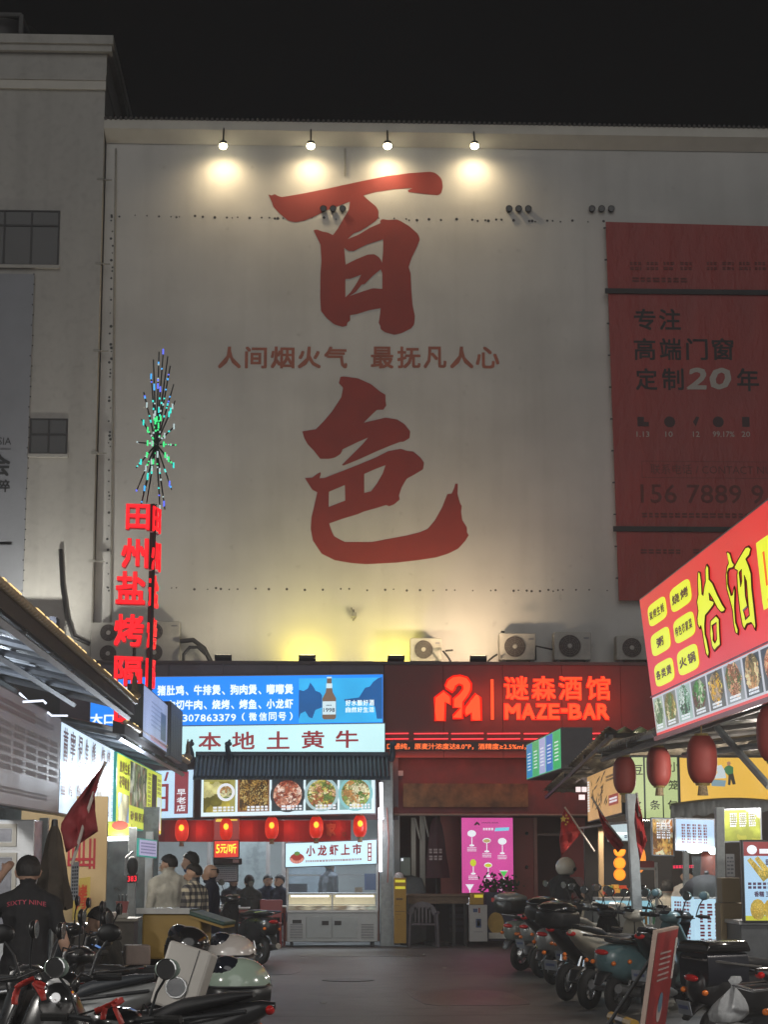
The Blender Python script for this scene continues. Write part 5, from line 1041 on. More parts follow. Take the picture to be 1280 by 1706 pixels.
# ================================================================ right food stalls
UP = V((-.15, 0, 1.43)); Hs = UP.length
o, F, w_, h_ = fsign('big_red_sign', 'huge red lit sign with yellow characters, yellow labels and a strip of dish pictures', 'sign', V((3.6, 20.1, 2.885)), V((3.6, 12.5, 2.885)), Hs, alu, E('red_face', 'dc302c', 1.0, True, .2, .35), .22, UP)
BIG = o; FBIG = F; t = MB().m(E('acid_yellow', 'e8f028', 1.0)); lab_t = MB().m(E('deep_red_print', '7a2018', .3))
for s, bl_, tr in (('炭烤生蚝', (1083.7, 1046.6), (1108.4, 990)), ('烧烤', (1120.7, 1023.2), (1149, 960.4)), ('粥', (1088.7, 1095.9), (1114.5, 1040.4)), ('特色农家菜', (1126.8, 1074.9), (1155.2, 1014.6)), ('各类煲', (1094.8, 1146.4), (1120.7, 1092.2)), ('火锅', (1133, 1127.9), (1161.3, 1068.8))):
    a = proj(F, *bl_); b = proj(F, *tr); cx, cy = (a[0]+b[0])/2, (a[1]+b[1])/2; hw, hh = (b[0]-a[0])/2, (b[1]-a[1])/2; pts = []
    for k in range(32): an = 2*PI*k/32; pts.append((cx+hw*math.copysign(abs(math.cos(an))**.45, math.cos(an)), cy+hh*math.copysign(abs(math.sin(an))**.45, math.sin(an))))
    t.prism(F, pts, .001, .005); n = len(s); k_ = hw*1.7/max(n, 2)
    for i, ch in enumerate(s): x = cx-hw*.85+k_*i+(k_*.5 if n == 1 else 0); lab_t.text(ch, F, x+k_*.06, x+k_*.94, cy-hh*.42, cy+hh*.42, .008, .03)
t.split(o); lab_t.split(o)
t = MB(); tr_ = MB(); ol_m = E('dark_outline', '701c10', .25)
HB = ["670,540 683,545 690,600 695,690 705,700 712,640 722,600 720,520 728,490 742,510 745,590 770,620 800,690 835,760 855,790 845,805 825,810 800,780 770,720 745,680 750,730 780,740 775,760 745,800 720,830 715,900 718,960 730,1000 745,1080 740,1115 725,1090 710,1010 700,940 690,900 680,920 668,890 665,850 672,800 663,740 672,690 668,600|755,870 790,835 812,860 815,950 820,1030 800,1050 780,1072 765,1040 752,960|765,900 795,880 798,990 785,1020 772,1000",
      "865,405 885,415 900,470 915,490 905,510 880,515 870,540 872,620 895,700 905,690 915,640 920,660 918,780 925,880 942,930 940,960 925,950 912,890 905,800 890,740 865,650 860,560 868,500 878,480|990,375 1010,368 1028,385 1020,420 995,450 1015,500 1030,550 1035,650 1050,780 1062,900 1058,930 1045,900 1030,880 1000,890 985,925 972,900 955,800 940,660 935,560 940,530 920,520 918,500 945,450 975,400|950,540 965,520 968,600 960,640|985,560 1000,600 1010,740 1020,830 990,860 975,800 1005,770 990,700"]
for hb in HB:
    loops = [[proj(F, 1000+float(q.split(',')[0])/4.061, 820+float(q.split(',')[1])/4.061) for q in lp.split()] for lp in hb.split('|')]
    vs_, fs_ = outline_geo(loops); MB().add([F.p(z[0], z[1], .008) for z in vs_], fs_).build('character', MATS['acid_yellow'], o)
    m_ = MB()
    for lp in loops: m_.tube([F.p(z[0], z[1],   .002) for z in lp], .012, 4, closed=True)
    m_.build('character_outline', ol_m, o)
a_ = proj(F, 1277, 1040); b_ = proj(F, 1318, 860); MB().text('吧', F, a_[0], b_[0], a_[1], b_[1], .008, .03, shear=.12).build('character', MATS['acid_yellow'], o)
zs0, zs1 = .03*h_, .285*h_; us = [1096, 1113.3, 1135.5, 1160, 1187, 1215.5, 1247.5, 1278.3, 1320, 1370]
MB().quad(F, .02, w_, zs0, zs1, .002).build('picture_strip', E('strip_pale', 'd0d0d8', .8), o)
fc = [('6a8858', '98b080', 'c8d0b0'), ('c8b868', 'd8d0a0', '90803c', '708848'), ('508858', '80a890', 'c8d8d0', '404c40'), ('4c8840', 'd0c0b8', '684838', 'a8b898'), ('d8a838', 'e8d068', '605038', 'b8a088'), ('985838', 'c89070', '587040', 'e0b890'), ('504838', 'c89868', 'e8d0a0', '807048'), ('b86040', 'e0a880', '604838'), ('80a060', 'd0c898')]
for i in range(9):
    a = proj(F, us[i], 1231-.324*(us[i]-1095))[0]; b = proj(F, us[i+1], 1231-.324*(us[i+1]-1095))[0]; g_ = .035
    t = MB().m(E('strip_bg%d' % i, ('b8c8b8', '88887c', 'b0c8c0', '686460', '585850', '909498', '283034', '303438', '909090')[i], .7)).quad(F, a+g_, b-g_, zs0+.02, zs1-.02, .004)
    cx, cy = (a+b)/2, (zs0+zs1)/2+.02; t.m(FOOD('strip_food%d' % i, fc[i], 1.25, 9+i % 3*3))
    pts = [(cx+(b-a)*.42*math.cos(k*PI/8)*random.uniform(.8, 1.08), cy+(zs1-zs0)*.42*math.sin(k*PI/8)*random.uniform(.8, 1.08)) for k in range(16)]
    vs_, fs_ = outline_geo([pts]); t.add([F.p(q[0], q[1], .007) for q in vs_], fs_); t.m(whitep).bars(F, cx-(b-a)*.28, cx+(b-a)*.28, zs0+.03, zs0+.085, 1, .01, i, .9); t.build('dish_photo', None, o)
t = MB(); t.fbox(F, -.03, w_, -.03, .012, .0, .03).fbox(F, -.03, w_, zs1+.005, zs1+.018, .001, .015).build('trim', E('trim_red', '802028', .4), o)

# canopies right
def rcanopy(name, lab, x0, x1, y0, y1, z0, z1, mt, period=.085, wave=.025):
    o = thing(name, lab, 'canopy', (x0, y0, z0)); n = int((y1-y0)/period*2); vs = []; fs = []
    for i in range(n+1):
        y = y0+(y1-y0)*i/n; dz = wave*math.sin(i*PI/2*1.0); vs += [(x0, y, z0+dz), (x1, y, z1+dz)]
    for i in range(n): fs.append((2*i, 2*i+1, 2*i+3, 2*i+2))
    MB().add(vs, fs).build('corrugated_sheet', mt, o, smooth=60).modifiers.new('th', 'SOLIDIFY').thickness = .006
    bm = P('rust_beam', (.15, .14, .13), .5, metal=.3, var=.3)
    k = y0+.2
    while k < y1: MB().tube([(x0, k, z0-.06), (x1, k, z1-.06)], .03, 6).build('rafter', bm, o); k += 1.9
    for f in (.02, .45, .9): MB().tube([(x0+(x1-x0)*f, y0, z0+(z1-z0)*f-.11), (x0+(x1-x0)*f, y1, z0+(z1-z0)*f-.11)], .035, 6).build('purlin', bm, o)
    return o
mr = P('warm_corrugated', (.36, .32, .27), .35, metal=.25, var=.5, scale=2.5)
rcanopy('corrugated_canopy', 'corrugated canopy behind the huge red sign, hung with red lanterns', 3.62, 8, 12.5, 24.6, 2.98, 3.45, mr)
o = thing('corrugated_canopy', 'farther corrugated canopy sloping down beside the small green and blue lit box', 'canopy', (4, 30, 3)); vs = []; fs = []; ny = 110; nx = 70
for i in range(ny+1):
    f = i/ny; yy = 24.8+10.4*f; zz = 3.28-.44*f
    for j in range(nx+1): g_ = j/nx; xx = (3.78+.42*f)+(7.4-3.8)*g_; vs.append((xx, yy, zz+.028*math.sin(j*PI/2*1.0)+.02*math.sin(i*PI/2)))
for i in range(ny):
    for j in range(nx): q = i*(nx+1)+j; fs.append((q, q+1, q+nx+2, q+nx+1))
MB().add(vs, fs).build('corrugated_sheet', mr, o, smooth=60)
for f in (.02, .3, .6, .9): yy = 24.8+10.4*f; zz = 3.22-.44*f; MB().tube([(3.8+.42*f, yy, zz), (7.4, yy, zz)], .035, 6).build('rafter', P('rust_beam', (.15, .14, .13)), o)
MB().tube([(3.85, 24.8, 3.18), (4.27, 35.2, 2.74)], .035, 6).build('edge_purlin', MATS['rust_beam'], o)
MB().tube([at(1020, 1240, 24.8), at(1094, 1222, 20.2)], .04, 6).build('edge_beam', galv, o)
for a_, b_, l_ in (((1195, 1212, 18.5), (1282, 1310, 17.5), 'diagonal grey brace below the huge red sign'), ((1140, 1258, 22), (1282, 1240, 17), 'horizontal grey bar behind the hanging lanterns')):
    tag(MB().tube([at(*a_), at(*b_)], .035, 6).build('steel_brace', galv), l_, 'brace')
# small green and blue lightbox
X_ = 3.9; p0 = onX(878, 1298, X_); p1 = onX(935, 1279, X_); hh = onX(935, 1213, X_).z-p1.z
o, F, w_, h_ = fsign('hanging_lightbox', 'small lit box sign of green and blue menu panels under the far canopy', 'sign', p0, p1, hh, P('box_grey', (.12, .11, .12), .5), E('mint_face', '58c890', .8, True), .5)
t = MB()
for i, c in enumerate(('3090c8', '50b878', 'b0b8e0', '3878c8', '38b868')): t.m(E('panel_col%d' % i, c, .85)).quad(F, w_*(.01+.2*i), w_*(.195+.2*i), .02*h_, .98*h_, .003); t.m(whitep).bars(F, w_*(.05+.2*i), w_*(.15+.2*i), .2*h_, .75*h_, 6, .006, i, .4)
t.split(o)
# tan sign, green panels, yellow sign
X_ = 4.2; p0 = onX(980, 1368, X_); p1 = onX(1036, 1353, X_); hh = .66
o, F, w_, h_ = fsign('tan_sign', 'tan lit sign with black brush strokes and a small red tag', 'sign', p0, p1, hh, dark, E('tan_face', 'd0a060', .8, True, .1), .12)
t = MB().m(E('ink', '2a2018', .1)); rn = random.Random(9)
for i in range(26):
    cx, cy = w_*rn.uniform(.15, .62), h_*rn.uniform(.2, .9); an = rn.uniform(.4, 2.2); L = rn.uniform(.08, .3); dx, dy = math.cos(an)*L*2.2, math.sin(an)*L*.5; t.prism(F, [(cx, cy), (cx+dx*.5+.03, cy+dy*.5-.01), (cx+dx, cy+dy), (cx+dx*.5-.03, cy+dy*.5+.01)], .001, .004)
t.m(E('tag_red', 'b03828', .6)).quad(F, w_*.66, w_*.93, h_*.2, h_*.42, .005); t.m(whitep).bars(F, w_*.69, w_*.9, h_*.24, h_*.38, 1, .008, 3, .8).bars(F, w_*.02, w_*.08, h_*.2, h_*.9, 6, .008, 4, .9); t.m(MATS['ink']).bars(F, w_*.6, w_*.95, h_*.72, h_*.86, 1, .008, 4, .9)
t.split(o)
for k, (u0, u1, s, vs_, lab) in enumerate(((1046, 1074, '豆浆', (1275, 1335), 'left'), (1077, 1105, '油条', (1277, 1333), 'middle'), (1107, 1134, '小笼包', (1270, 1300, 1333), 'right'))):
    o, F, w_, h_ = sign_box('menu_panel_sign', 'pale green lit hanging panel naming snacks, %s one of the three beside the lanterns' % lab, 'sign', (u0, 1363), 26, (u1, 1362), 26, 1262-k*0, P('slate_frame', (.18, .22, .25), .5), E('pale_green_face', 'c8d898', .85, True), .06, group='pale green snack panels')
    t = MB()
    for ch, v in zip(s, vs_): a = proj(F, (u0+u1)/2-8, v+16); b = proj(F, (u0+u1)/2+8, v); t.text(ch, F, a[0], b[0], a[1], b[1], .004, .01)
    t.split(o, mat=E('ink2', '303028', .1))
o, F, w_, h_ = sign_box('yellow_sign', 'wide warm yellow lit sign with a small picture of a cook at his steamers', 'sign', (1135, 1346), 25, (1330, 1346), 25, 1262, dark, E('amber_face', 'e0b040', 1.05, True, .12, .5), .1)
t = MB()
def pf(m, pts, c=.004):
    q = [proj(F, a, b) for a, b in pts]; vs_, fs_ = outline_geo([q]); t.m(m); t.marks.append((len(t.f), 'print_shape')); t.add([F.p(z[0], z[1], c) for z in vs_], fs_)
pf(E('fig_green', '408850', .6), [(1209, 1277), (1215, 1274), (1222, 1278), (1222, 1287), (1218, 1296), (1212, 1290), (1205, 1283)]); pf(E('fig_trousers', '403828', .3), [(1214, 1290), (1222, 1288), (1226, 1306), (1221, 1307), (1218, 1298), (1217, 1308), (1213, 1307)], .006)
pf(E('fig_skin', 'c89070', .6), [(1211, 1270), (1215, 1268), (1218, 1271), (1216, 1275), (1212, 1275)], .006); pf(E('fig_blue', '88a8b8', .7), [(1185, 1298), (1210, 1300), (1208, 1310), (1186, 1309)]); pf(E('fig_steam', 'd0dce0', .8), [(1192, 1276), (1202, 1274), (1208, 1284), (1210, 1296), (1190, 1297), (1196, 1286)], .005)
pf(E('roof_red', 'b04028', .6), [(1155, 1340), (1164, 1333), (1172, 1339), (1187, 1333), (1196, 1340), (1210, 1334), (1222, 1341), (1222, 1345), (1155, 1345)]); t.split(o)
aw2 = thing('dark_awning', 'dark scalloped cloth awning under the yellow sign', 'awning', at(1200, 1360, 23.5)); a = at(1118, 1366, 23.2); b = at(1330, 1352, 23.2); n = 60; vs = []; fs = []
for i in range(n+1):
    f = i/n; u = 1118+212*f; v0 = 1338-8*math.sin(f*PI)*1.2; v1 = 1364-14*math.sin(min(1, f*1.2)*PI/2)+2.0*math.sin(i*.9); vs += [at(u, v0, 24.4), at(u, v0+4, 23.3), at(u, v1, 23.2+.03*math.sin(i*1.3))]
for i in range(n): fs += [(3*i, 3*i+1, 3*i+4, 3*i+3), (3*i+1, 3*i+2, 3*i+5, 3*i+4)]
MB().add(vs, fs).build('cloth', P('slate_cloth', (.14, .15, .15), .7, var=.2), aw2, smooth=60).modifiers.new('th', 'SOLIDIFY').thickness = .008
# hanging menus
for (u0, v0, u1, v1, vt, Y_, fcn, lab, pr) in ((1089, 1423, 1122, 1424, 1364, 23, FOOD('menu_food1', ('e0b060', 'e8e0d0', 'c07830', 'f0e8c0', '906030'), .8, 9), 'small lit food menu hanging left of the pale blue menu', 0), (1128, 1414, 1191, 1416, 1364, 22.5, E('ice_face', 'b0d0f0', .95, True), 'pale blue lit menu with red columns of characters', 1), (1205, 1401, 1268, 1399, 1350, 21.5, FOOD('menu_food2', ('a8a840', 'c8b870', '909838', 'd8d0a0'), .75, 4), 'yellow green lit food menu right of the pale blue menu', 2)):
    o, F, w_, h_ = sign_box('hanging_menu', lab, 'menu', (u0, v0), Y_, (u1, v1), Y_, vt, alu, fcn, .06); t = MB()
    if pr == 1:
        t.m(E('maroon_print', '883040', .4))
        for i in range(5): t.bars(F, w_*(.14+.145*i), w_*(.23+.145*i), h_*.2, h_*.86, 7, .004, i, .8)
    else:
        t.m(whitep)
        for i in range(3): t.bars(F, w_*(.2+.25*i), w_*(.38+.25*i), h_*.45, h_*.92, 6, .004, i+5, .8)
        t.m(E('brown_print', '', 1) if 0 else MATS['brown_print'])
        for i in range(3): t.bars(F, w_*(.22+.25*i), w_*(.36+.25*i), h_*.5, h_*.88, 6, .007, i+5, .4)
    t.split(o)
for u, v, Y_, l_ in ((1158, 1417, 22.4, 'small bright lamp under the left of the pale blue menu'), (1188, 1417, 22.4, 'small bright lamp under the right corner of the pale blue menu')):
    q = at(u, v, Y_); tag(MB().ell(q, (.09 if u < 1180 else .05, .05, .03 if u < 1180 else .045)).build('lamp', E('lamp_white', 'f0fff8', 5), smooth=60), l_, 'lamp')
o, F, w_, h_ = sign_box('corn_display', 'bright lit display picture of roasted corn with a red header at the right edge', 'menu display', (1243, 1533), 19, (1312, 1533), 19, 1402, black, E('corn_blue', 'a8cce8', .95, True, .08), .08)
t = MB(); a = proj(F, 1239, 1426); t.m(E('header_red', '982028', .7)).quad(F, 0, w_, h_*.82, h_, .003); t.m(whitep).disc(F, w_*.2, h_*.9, .05, .006, 14, .045).quad(F, w_*.38, w_*.9, h_*.85, h_*.91, .006)
corn = FOOD('corn_food', ('d8b840', 'e8d070', 'b89028', '989040'), .95, 26)
for (x0, y0, x1, y1) in ((.12, .78, .52, .52), (.3, .8, .7, .52)):
    p = V((x0*w_, y0*h_)).to_3d(); q = V((x1*w_, y1*h_)).to_3d(); d = (q-p).normalized(); n_ = V((-d.y, d.x, 0))*.035; t.m(corn).prism(F, [tuple((p+n_*.6)[:2]), tuple((p-n_*.6)[:2]), tuple((q-n_)[:2]), tuple((q+n_)[:2])], .001, .006)
for k in (.3, .62): t.m(corn).disc(F, w_*k, h_*.14, .075, .005, 12, .1)
t.m(E('corn_ground', 'c8c838', .8)).quad(F, 0, w_, 0, h_*.06, .003); t.m(E('print_plum', '583060', .4)); t.bars(F, w_*.08, w_*.9, h_*.40, h_*.49, 1, .006, 4, .95); t.text('玉米', F, w_*.5, w_*.74, h_*.30, h_*.37, .006, .03); t.text('香糯', F, w_*.22, w_*.46, h_*.30, h_*.37, .006, .03); t.text('甜脆', F, w_*.52, w_*.8, h_*.70, h_*.78, .006, .03)
t.split(o)
cbn = thing('stall_cabinet', 'dark grey cabinet below the corn display', 'cabinet', at(1280, 1640, 19.1)); a = at(1238, 1600, 19.1); MB().box(a.x, a.x+1.2, 19.15, 19.8, 0, at(1240, 1540, 19.1).z).build('body', P('cab_grey', (.09, .10, .11), .4, var=.2), cbn, bevel=.01); MB().box(a.x-.02, a.x+1.2, 19.12, 19.8, at(1240, 1540, 19.1).z+.001, at(1240, 1537, 19.1).z+.02).build('top', steel, cbn); MB().cbox((a.x+.45, 19.14, .55), (.06, .01, .12)).build('vent', black, cbn)
for k, (v0, v1, lab) in enumerate(((1462, 1503, 'upper tan cardboard box of the stack beside the corn display'), (1504, 1700, 'tall tan cardboard box at the bottom of the stack beside the corn display'))):
    o = carton(1206 if k else 1204, 1243 if k else 1233, v0, v1, 19.8, 'cardboard_box', lab, (.34, .26, .15), [(.4, .62, .62, .635, brn)] if k else None)
# posts
for (u0, v0, u1, v1, Y_, r, lab, mt) in ((1051, 1322, 1070, 1662, 23, .055, 'thick grey post in front of the juice stall', galv), (1143, 1418, 1145, 1652, 24, .035, 'thin grey post left of the pale blue menu', galv), (1199, 1345, 1203, 1660, 21, .045, 'grey post right of the pale blue menu', galv), (1001, 1375, 1003, 1622, 27.5, .035, 'warm lit wooden post at the left of the juice stall', P('warm_wood', (.45, .3, .16), .6)), (905, 1345, 905, 1300, 30, .02, 'x', None)):
    if mt is None: continue
    a = at(u0, v0, Y_); b = at(u1, v1, Y_); b.z = 0; d = MB(); d.add([(b.x-r, Y_-r, 0), (b.x+r, Y_-r, 0), (b.x+r, Y_+r, 0), (b.x-r, Y_+r, 0), (a.x-r, Y_-r, a.z), (a.x+r, Y_-r, a.z), (a.x+r, Y_+r, a.z), (a.x-r, Y_+r, a.z)], [(0, 3, 2, 1), (4, 5, 6, 7), (0, 1, 5, 4), (1, 2, 6, 5), (2, 3, 7, 6), (3, 0, 4, 7)])
    tag(d.build('stall_post', mt, bevel=.005), lab, 'post')
# juice stall
js = thing('juice_stall', 'small juice stall with three glowing orange slices and a pale blue lit counter', 'stall', at(1030, 1600, 27)); a = at(1004, 1545, 27); b = at(1049, 1500, 27)
MB().box(a.x, b.x+.3, 27, 27.6, 0, b.z).build('counter', E('counter_blue', 'a0d8e8', .75, True), js); MB().box(a.x-.03, b.x+.33, 26.95, 27.65, b.z+.001, b.z+.04).build('worktop', P('juice_top', (.5, .5, .5), .3), js)
MB().box(a.x, b.x+.9, 28.6, 28.7, 0, 2.1).build('back_panel', P('stall_dark', (.03, .025, .025), .6), js)
for k, v in enumerate((1417, 1437.5, 1456.5)):
    q = at(1033, v, 27.6); F = FR(q, (1, 0, 0)); m_ = MB(); m_.m(E('orange_rim', 'f08010', 1.1)); 
    pts = [(.085*math.cos(2*PI*i/24), min(.085*math.sin(2*PI*i/24), .02 if k == 0 else 9)) for i in range(24)]
    m_.prism(F, pts, -.03, 0); m_.m(E('orange_flesh', 'ffa028', 1.1)); m_.prism(F, [(x*.85, y*.85) for x, y in pts], .001, .004); m_.build('orange_slice', None, js)
MB().tube([at(1032, 1400, 27.62), at(1033, 1466, 27.62)], .01).build('slice_rod', dark, js); rn = random.Random(4)
for i in range(14):
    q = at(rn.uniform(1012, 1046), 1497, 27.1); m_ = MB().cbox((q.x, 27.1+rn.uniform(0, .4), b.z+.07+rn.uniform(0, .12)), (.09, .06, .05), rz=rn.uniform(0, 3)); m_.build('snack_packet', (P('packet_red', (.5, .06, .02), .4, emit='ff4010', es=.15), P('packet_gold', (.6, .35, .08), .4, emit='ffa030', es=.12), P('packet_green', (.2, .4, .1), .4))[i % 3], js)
q = at(1065, 1430, 27.7); m_ = MB().m(E('orange_flesh2', 'ff9838', .9)); m_.ell((q.x, 27.7, q.z), (.1, .05, .2)).build('orange_poster', None, js)
lamp('AREA', at(1030, 1385, 27.2), 16, (1, .9, .75), to=at(1030, 1600, 27.3), size=.8, size_y=.5)
o, F, w_, h_ = sign_box('stall_lightbox', 'white lit stall panel glimpsed behind the middle red flag', 'sign', (1016, 1400), 27, (1066, 1400), 27, 1372, alu, E('white_soft', 'd8ecf0', .8, True), .06); MB().bars(F, w_*.5, w_*.9, h_*.1, h_*.4, 1, .004, 3).split(o, mat=MATS['print_slate'])
MB_ = thing('small_awning', 'thin flat awning edge above the juice stall', 'awning', at(990, 1376, 27)); a = at(945, 1380, 28.5); b = at(1120, 1366, 25); MB().add([a, at(1040, 1368, 25.5), b, at(1100, 1360, 28.5), a-V((0, 0, .03)), at(1040, 1371, 25.5), b-V((0, 0, .03)), at(1100, 1363, 28.5)], [(0, 1, 2, 3), (7, 6, 5, 4), (0, 4, 5, 1), (1, 5, 6, 2), (2, 6, 7, 3), (3, 7, 4, 0)]).build('sheet', P('awning_grey', (.2, .2, .2), .4), MB_)
# snack cart with wok
sc_ = thing('snack_cart', 'glass fronted snack cart with pale blue lit menu panels and a black wok', 'cart', at(1165, 1650, 21.8)); a = at(1134, 1560, 22); b = at(1202, 1494, 22)
MB().box(a.x+.16, b.x, 22, 22.8, 0, b.z).build('counter', P('cart_steel', (.3, .32, .33), .35, metal=.5), sc_, bevel=.01)
F = FR((a.x+.16, 21.985, 0), (1, 0, 0)); ww = b.x-a.x-.16; MB().quad(F, 0, ww, .5, b.z-.02, 0).build('lit_panel', E('cart_blue', 'b8dcf0', .95, True), sc_); t = MB().m(MATS['maroon_print'])
for i in range(3): t.bars(F, ww*(.2+.27*i), ww*(.4+.27*i), .56, b.z-.06, 8, .004, i+3, .75)
t.m(E('snack_yellow', 'd8b040', .8)).quad(F, ww*.55, ww*.95, .5, .58, .006); t.split(sc_)
F = FR2(V((a.x, 22.5, 0)), V((a.x+.16, 21.98, 0))); MB().quad(F, 0, F.w, .6, b.z, 0).build('side_panel', MATS['cart_blue'], sc_); t = MB().m(MATS['maroon_print'])
for i in range(2): t.bars(F, F.w*(.15+.4*i), F.w*(.45+.4*i), .65, b.z-.04, 7, .004, i+3, .75)
t.split(sc_)
q = at(1180, 1492, 22.3); MB().ell((q.x, 22.35, q.z), (.30, .30, .24), zmin=0).build('wok_lid', P('wok_black', (.02, .02, .022), .7, spec=.15), sc_, smooth=60); MB().lathe((q.x, 22.35, q.z+.23), [(0, .02), (.03, .03), (.05, .02)], 10).build('lid_knob', black, sc_)
MB().box(a.x+.16, b.x, 22.02, 22.03, b.z, b.z+.45).build('glass_screen', clear, sc_); q = at(1187, 1440, 22.6); MB().lathe((q.x, 22.7, q.z-.2), [(0, .05), (.08, .12), (.3, .11), (.42, .05)], 12).build('roast_meat', P('roast', (.28, .07, .04), .4, var=.5, emit='ff4020', es=.05), sc_, smooth=50)
lamp('AREA', at(1165, 1398, 22.2), 12, (.95, .97, 1), to=at(1165, 1600, 22.4), size=.5, size_y=.15)
o = thing('red_led_strip', 'short red LED strip sign in the depth of the snack stall', 'sign', at(1139, 1447, 25)); F = FR2(at(1122, 1447, 25), at(1156, 1446, 25)); MB().fbox(F, 0, F.w, 0, .05, -.03, 0).build('housing', black, o); MB().bars(F, 0, F.w, .005, .045, 1, .003, 5, .9).build('led_dots', E('led_pink', 'ff2050', 1.3), o)
o = thing('menu_slip', 'grey printed menu slip hanging right of the grey post', 'menu', at(1217, 1465, 21)); F = FR2(at(1211, 1460, 21), at(1225, 1460, 21)); MB().fbox(F, 0, F.w, 0, .24, -.01, 0).build('paper', P('slip_grey', (.35, .36, .38), .6), o); MB().bars(F, .01, F.w-.01, .02, .22, 5, .003, 5, .5).split(o, mat=MATS['board_print'])
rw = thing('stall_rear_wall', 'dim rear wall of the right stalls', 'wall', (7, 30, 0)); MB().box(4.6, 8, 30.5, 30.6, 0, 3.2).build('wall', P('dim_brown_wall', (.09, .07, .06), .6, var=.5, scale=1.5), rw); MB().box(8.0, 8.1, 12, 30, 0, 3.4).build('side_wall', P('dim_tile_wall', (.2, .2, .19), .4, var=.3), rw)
k = thing('wire_shelf', 'tall rack with small goods in the depth of the snack stall', 'rack', (at(1100, 1500, 26.5).x, 26.5, 0)); a = at(1062, 1500, 26.5); b = at(1093, 1500, 26.5)
for zz in (.75, 1.15, 1.5): MB().box(a.x, b.x, 26.4, 26.8, zz, zz+.03).build('shelf', P('shelf_pale', (.5, .5, .48), .4), k)
for xx in (a.x, b.x): MB().box(xx-.02, xx+.02, 26.4, 26.44, 0, 1.6).build('upright', P('shelf_pale', (.5, .5, .48), .4), k)
MB().box(a.x+.02, b.x-.02, 26.45, 26.75, 1.531, 1.62).build('red_tray', P('tray_red', (.25, .03, .03), .5), k)
for i in range(5): MB().lathe((a.x+.06+i*.055, 26.5, .781), [(0, .022), (.12, .022), (.15, .012), (.18, .012)], 10).build('bottle', (P('bottle_green', (.1, .3, .15), .2), P('bottle_amber', (.5, .3, .1), .2), P('bottle_white', (.6, .6, .6), .3))[i % 3], k)
lamp('POINT', (5.3, 26.5, 2.5), 70, (1, .9, .75), size=.12); lamp('POINT', (4.75, 28.0, 2.35), 45, (1, .85, .62), size=.1); lamp('POINT', (5.5, 31, 2.3), 80, (1, .85, .65), size=.12)
lamp('POINT', (4.9, 21, 2.5), 95, (1, .93, .85), size=.12); lamp('POINT', (4.7, 16, 2.5), 110, (1, .93, .85), size=.12)
o = thing('door_glyph_sign', 'three small white lit squares of characters beside the tan sign', 'sign', at(968, 1330, 33)); t = MB()
for (u0, v0, u1, v1) in ((960, 1319, 968, 1312), (970, 1319, 978, 1312), (965, 1332, 975, 1325)): F = FR2(at(u0, v0, 33), at(u1, v0, 33)); MB().fbox(F, 0, F.w, 0, .085, -.02, 0).build('lit_square', E('square_white', 'ffe8e8', 1.1), o)
# lanterns and flags
for u, v, h, Y_, l_ in ((1041, 1291, 62, 24, 'leftmost and smallest of the unlit red lanterns under the right canopy'), (1098, 1277, 66, 22, 'middle unlit red lantern before the pale green panels'), (1170, 1265, 82, 18, 'large unlit red lantern in front of the yellow sign'), (1290, 1222, 95, 15.5, 'unlit red lantern cut off by the right edge of the photo')):
    p = at(u, v, Y_); lantern(p, h/F_PX*Y_*.95, False, l_, 'unlit red lanterns under the right canopy')
flag('red_flag', 'red flag with yellow stars hanging from a slanting white pole before the bar doors', [(941, 1344), (991, 1418)], ([(942, 1346), (952, 1362), (968, 1388)], [(938, 1352), (932, 1400), (936, 1425)]), 27.5, redcloth, [(939, 1364, .055), (944, 1358, .02), (947, 1363, .02), (946, 1369, .02), (943, 1373, .02)])
flag('red_flag', 'red flag on a dark pole slanting across the tan sign', [(986, 1327), (1012, 1370), (1036, 1400)], ([(996, 1343), (1012, 1368), (1040, 1408)], [(995, 1345), (1008, 1392), (1030, 1420)]), 25.5, redcloth)
flag('red_flag', 'narrow red flag hanging just right of the thick grey post', [(1061, 1320), (1066, 1360)], ([(1063, 1326), (1070, 1360), (1078, 1400)], [(1060, 1330), (1057, 1370), (1066, 1434)]), 22.3, redcloth)
# red standing sign
P0 = at(1062, 1770, 15.2); P0.z = .02; P1 = at(1100, 1750, 16.2); P1.z = .02; tp = at(1096, 1550, 15.2)
F = FR2(P0, P1, (tp-P0)); h_ = (tp-P0).length; rsn = thing('standing_board', 'red standing advertising board leaning among the scooters at the lower right', 'sign board', P0)
MB().fbox(F, 0, F.w, 0, h_, -.035, 0).build('board', P('board_frame', (.4, .3, .25), .4), rsn); t = MB().m(P('board_red', (.32, .035, .035), .4, var=.3, scale=3)).quad(F, .02, F.w-.02, .02, h_-.02, .003)
t.m(P('board_pale', (.5, .4, .38), .5)).bars(F, F.w*.25, F.w*.75, h_*.62, h_*.85, 6, .006, 8, .4).disc(F, F.w*.55, h_*.42, .12, .006, 16, .1); t.m(P('board_blue', (.12, .2, .28), .5)).disc(F, F.w*.55, h_*.47, .1, .008, 14, .08); t.m(P('board_egg', (.6, .55, .42), .5)).disc(F, F.w*.35, h_*.22, .05, .006, 12, .06).disc(F, F.w*.65, h_*.23, .05, .006, 12, .06)
t.m(P('board_glare', (.8, .78, .74), .2)).quad(F, F.w*.9, F.w*.99, h_*.62, h_*.92, .006); t.split(rsn); MB().tube([F.p(F.w/2, h_*.9, -.04), F.p(F.w/2, 0, -.5)], .015).build('prop', dark, rsn)
wb = thing('parking_barrier', 'low yellow and black striped barrier bar on the ground', 'barrier', at(1040, 1690, 20)); a = at(1019, 1688, 20); b = at(1058, 1702, 19.0); a.z = b.z = .09; n = 3
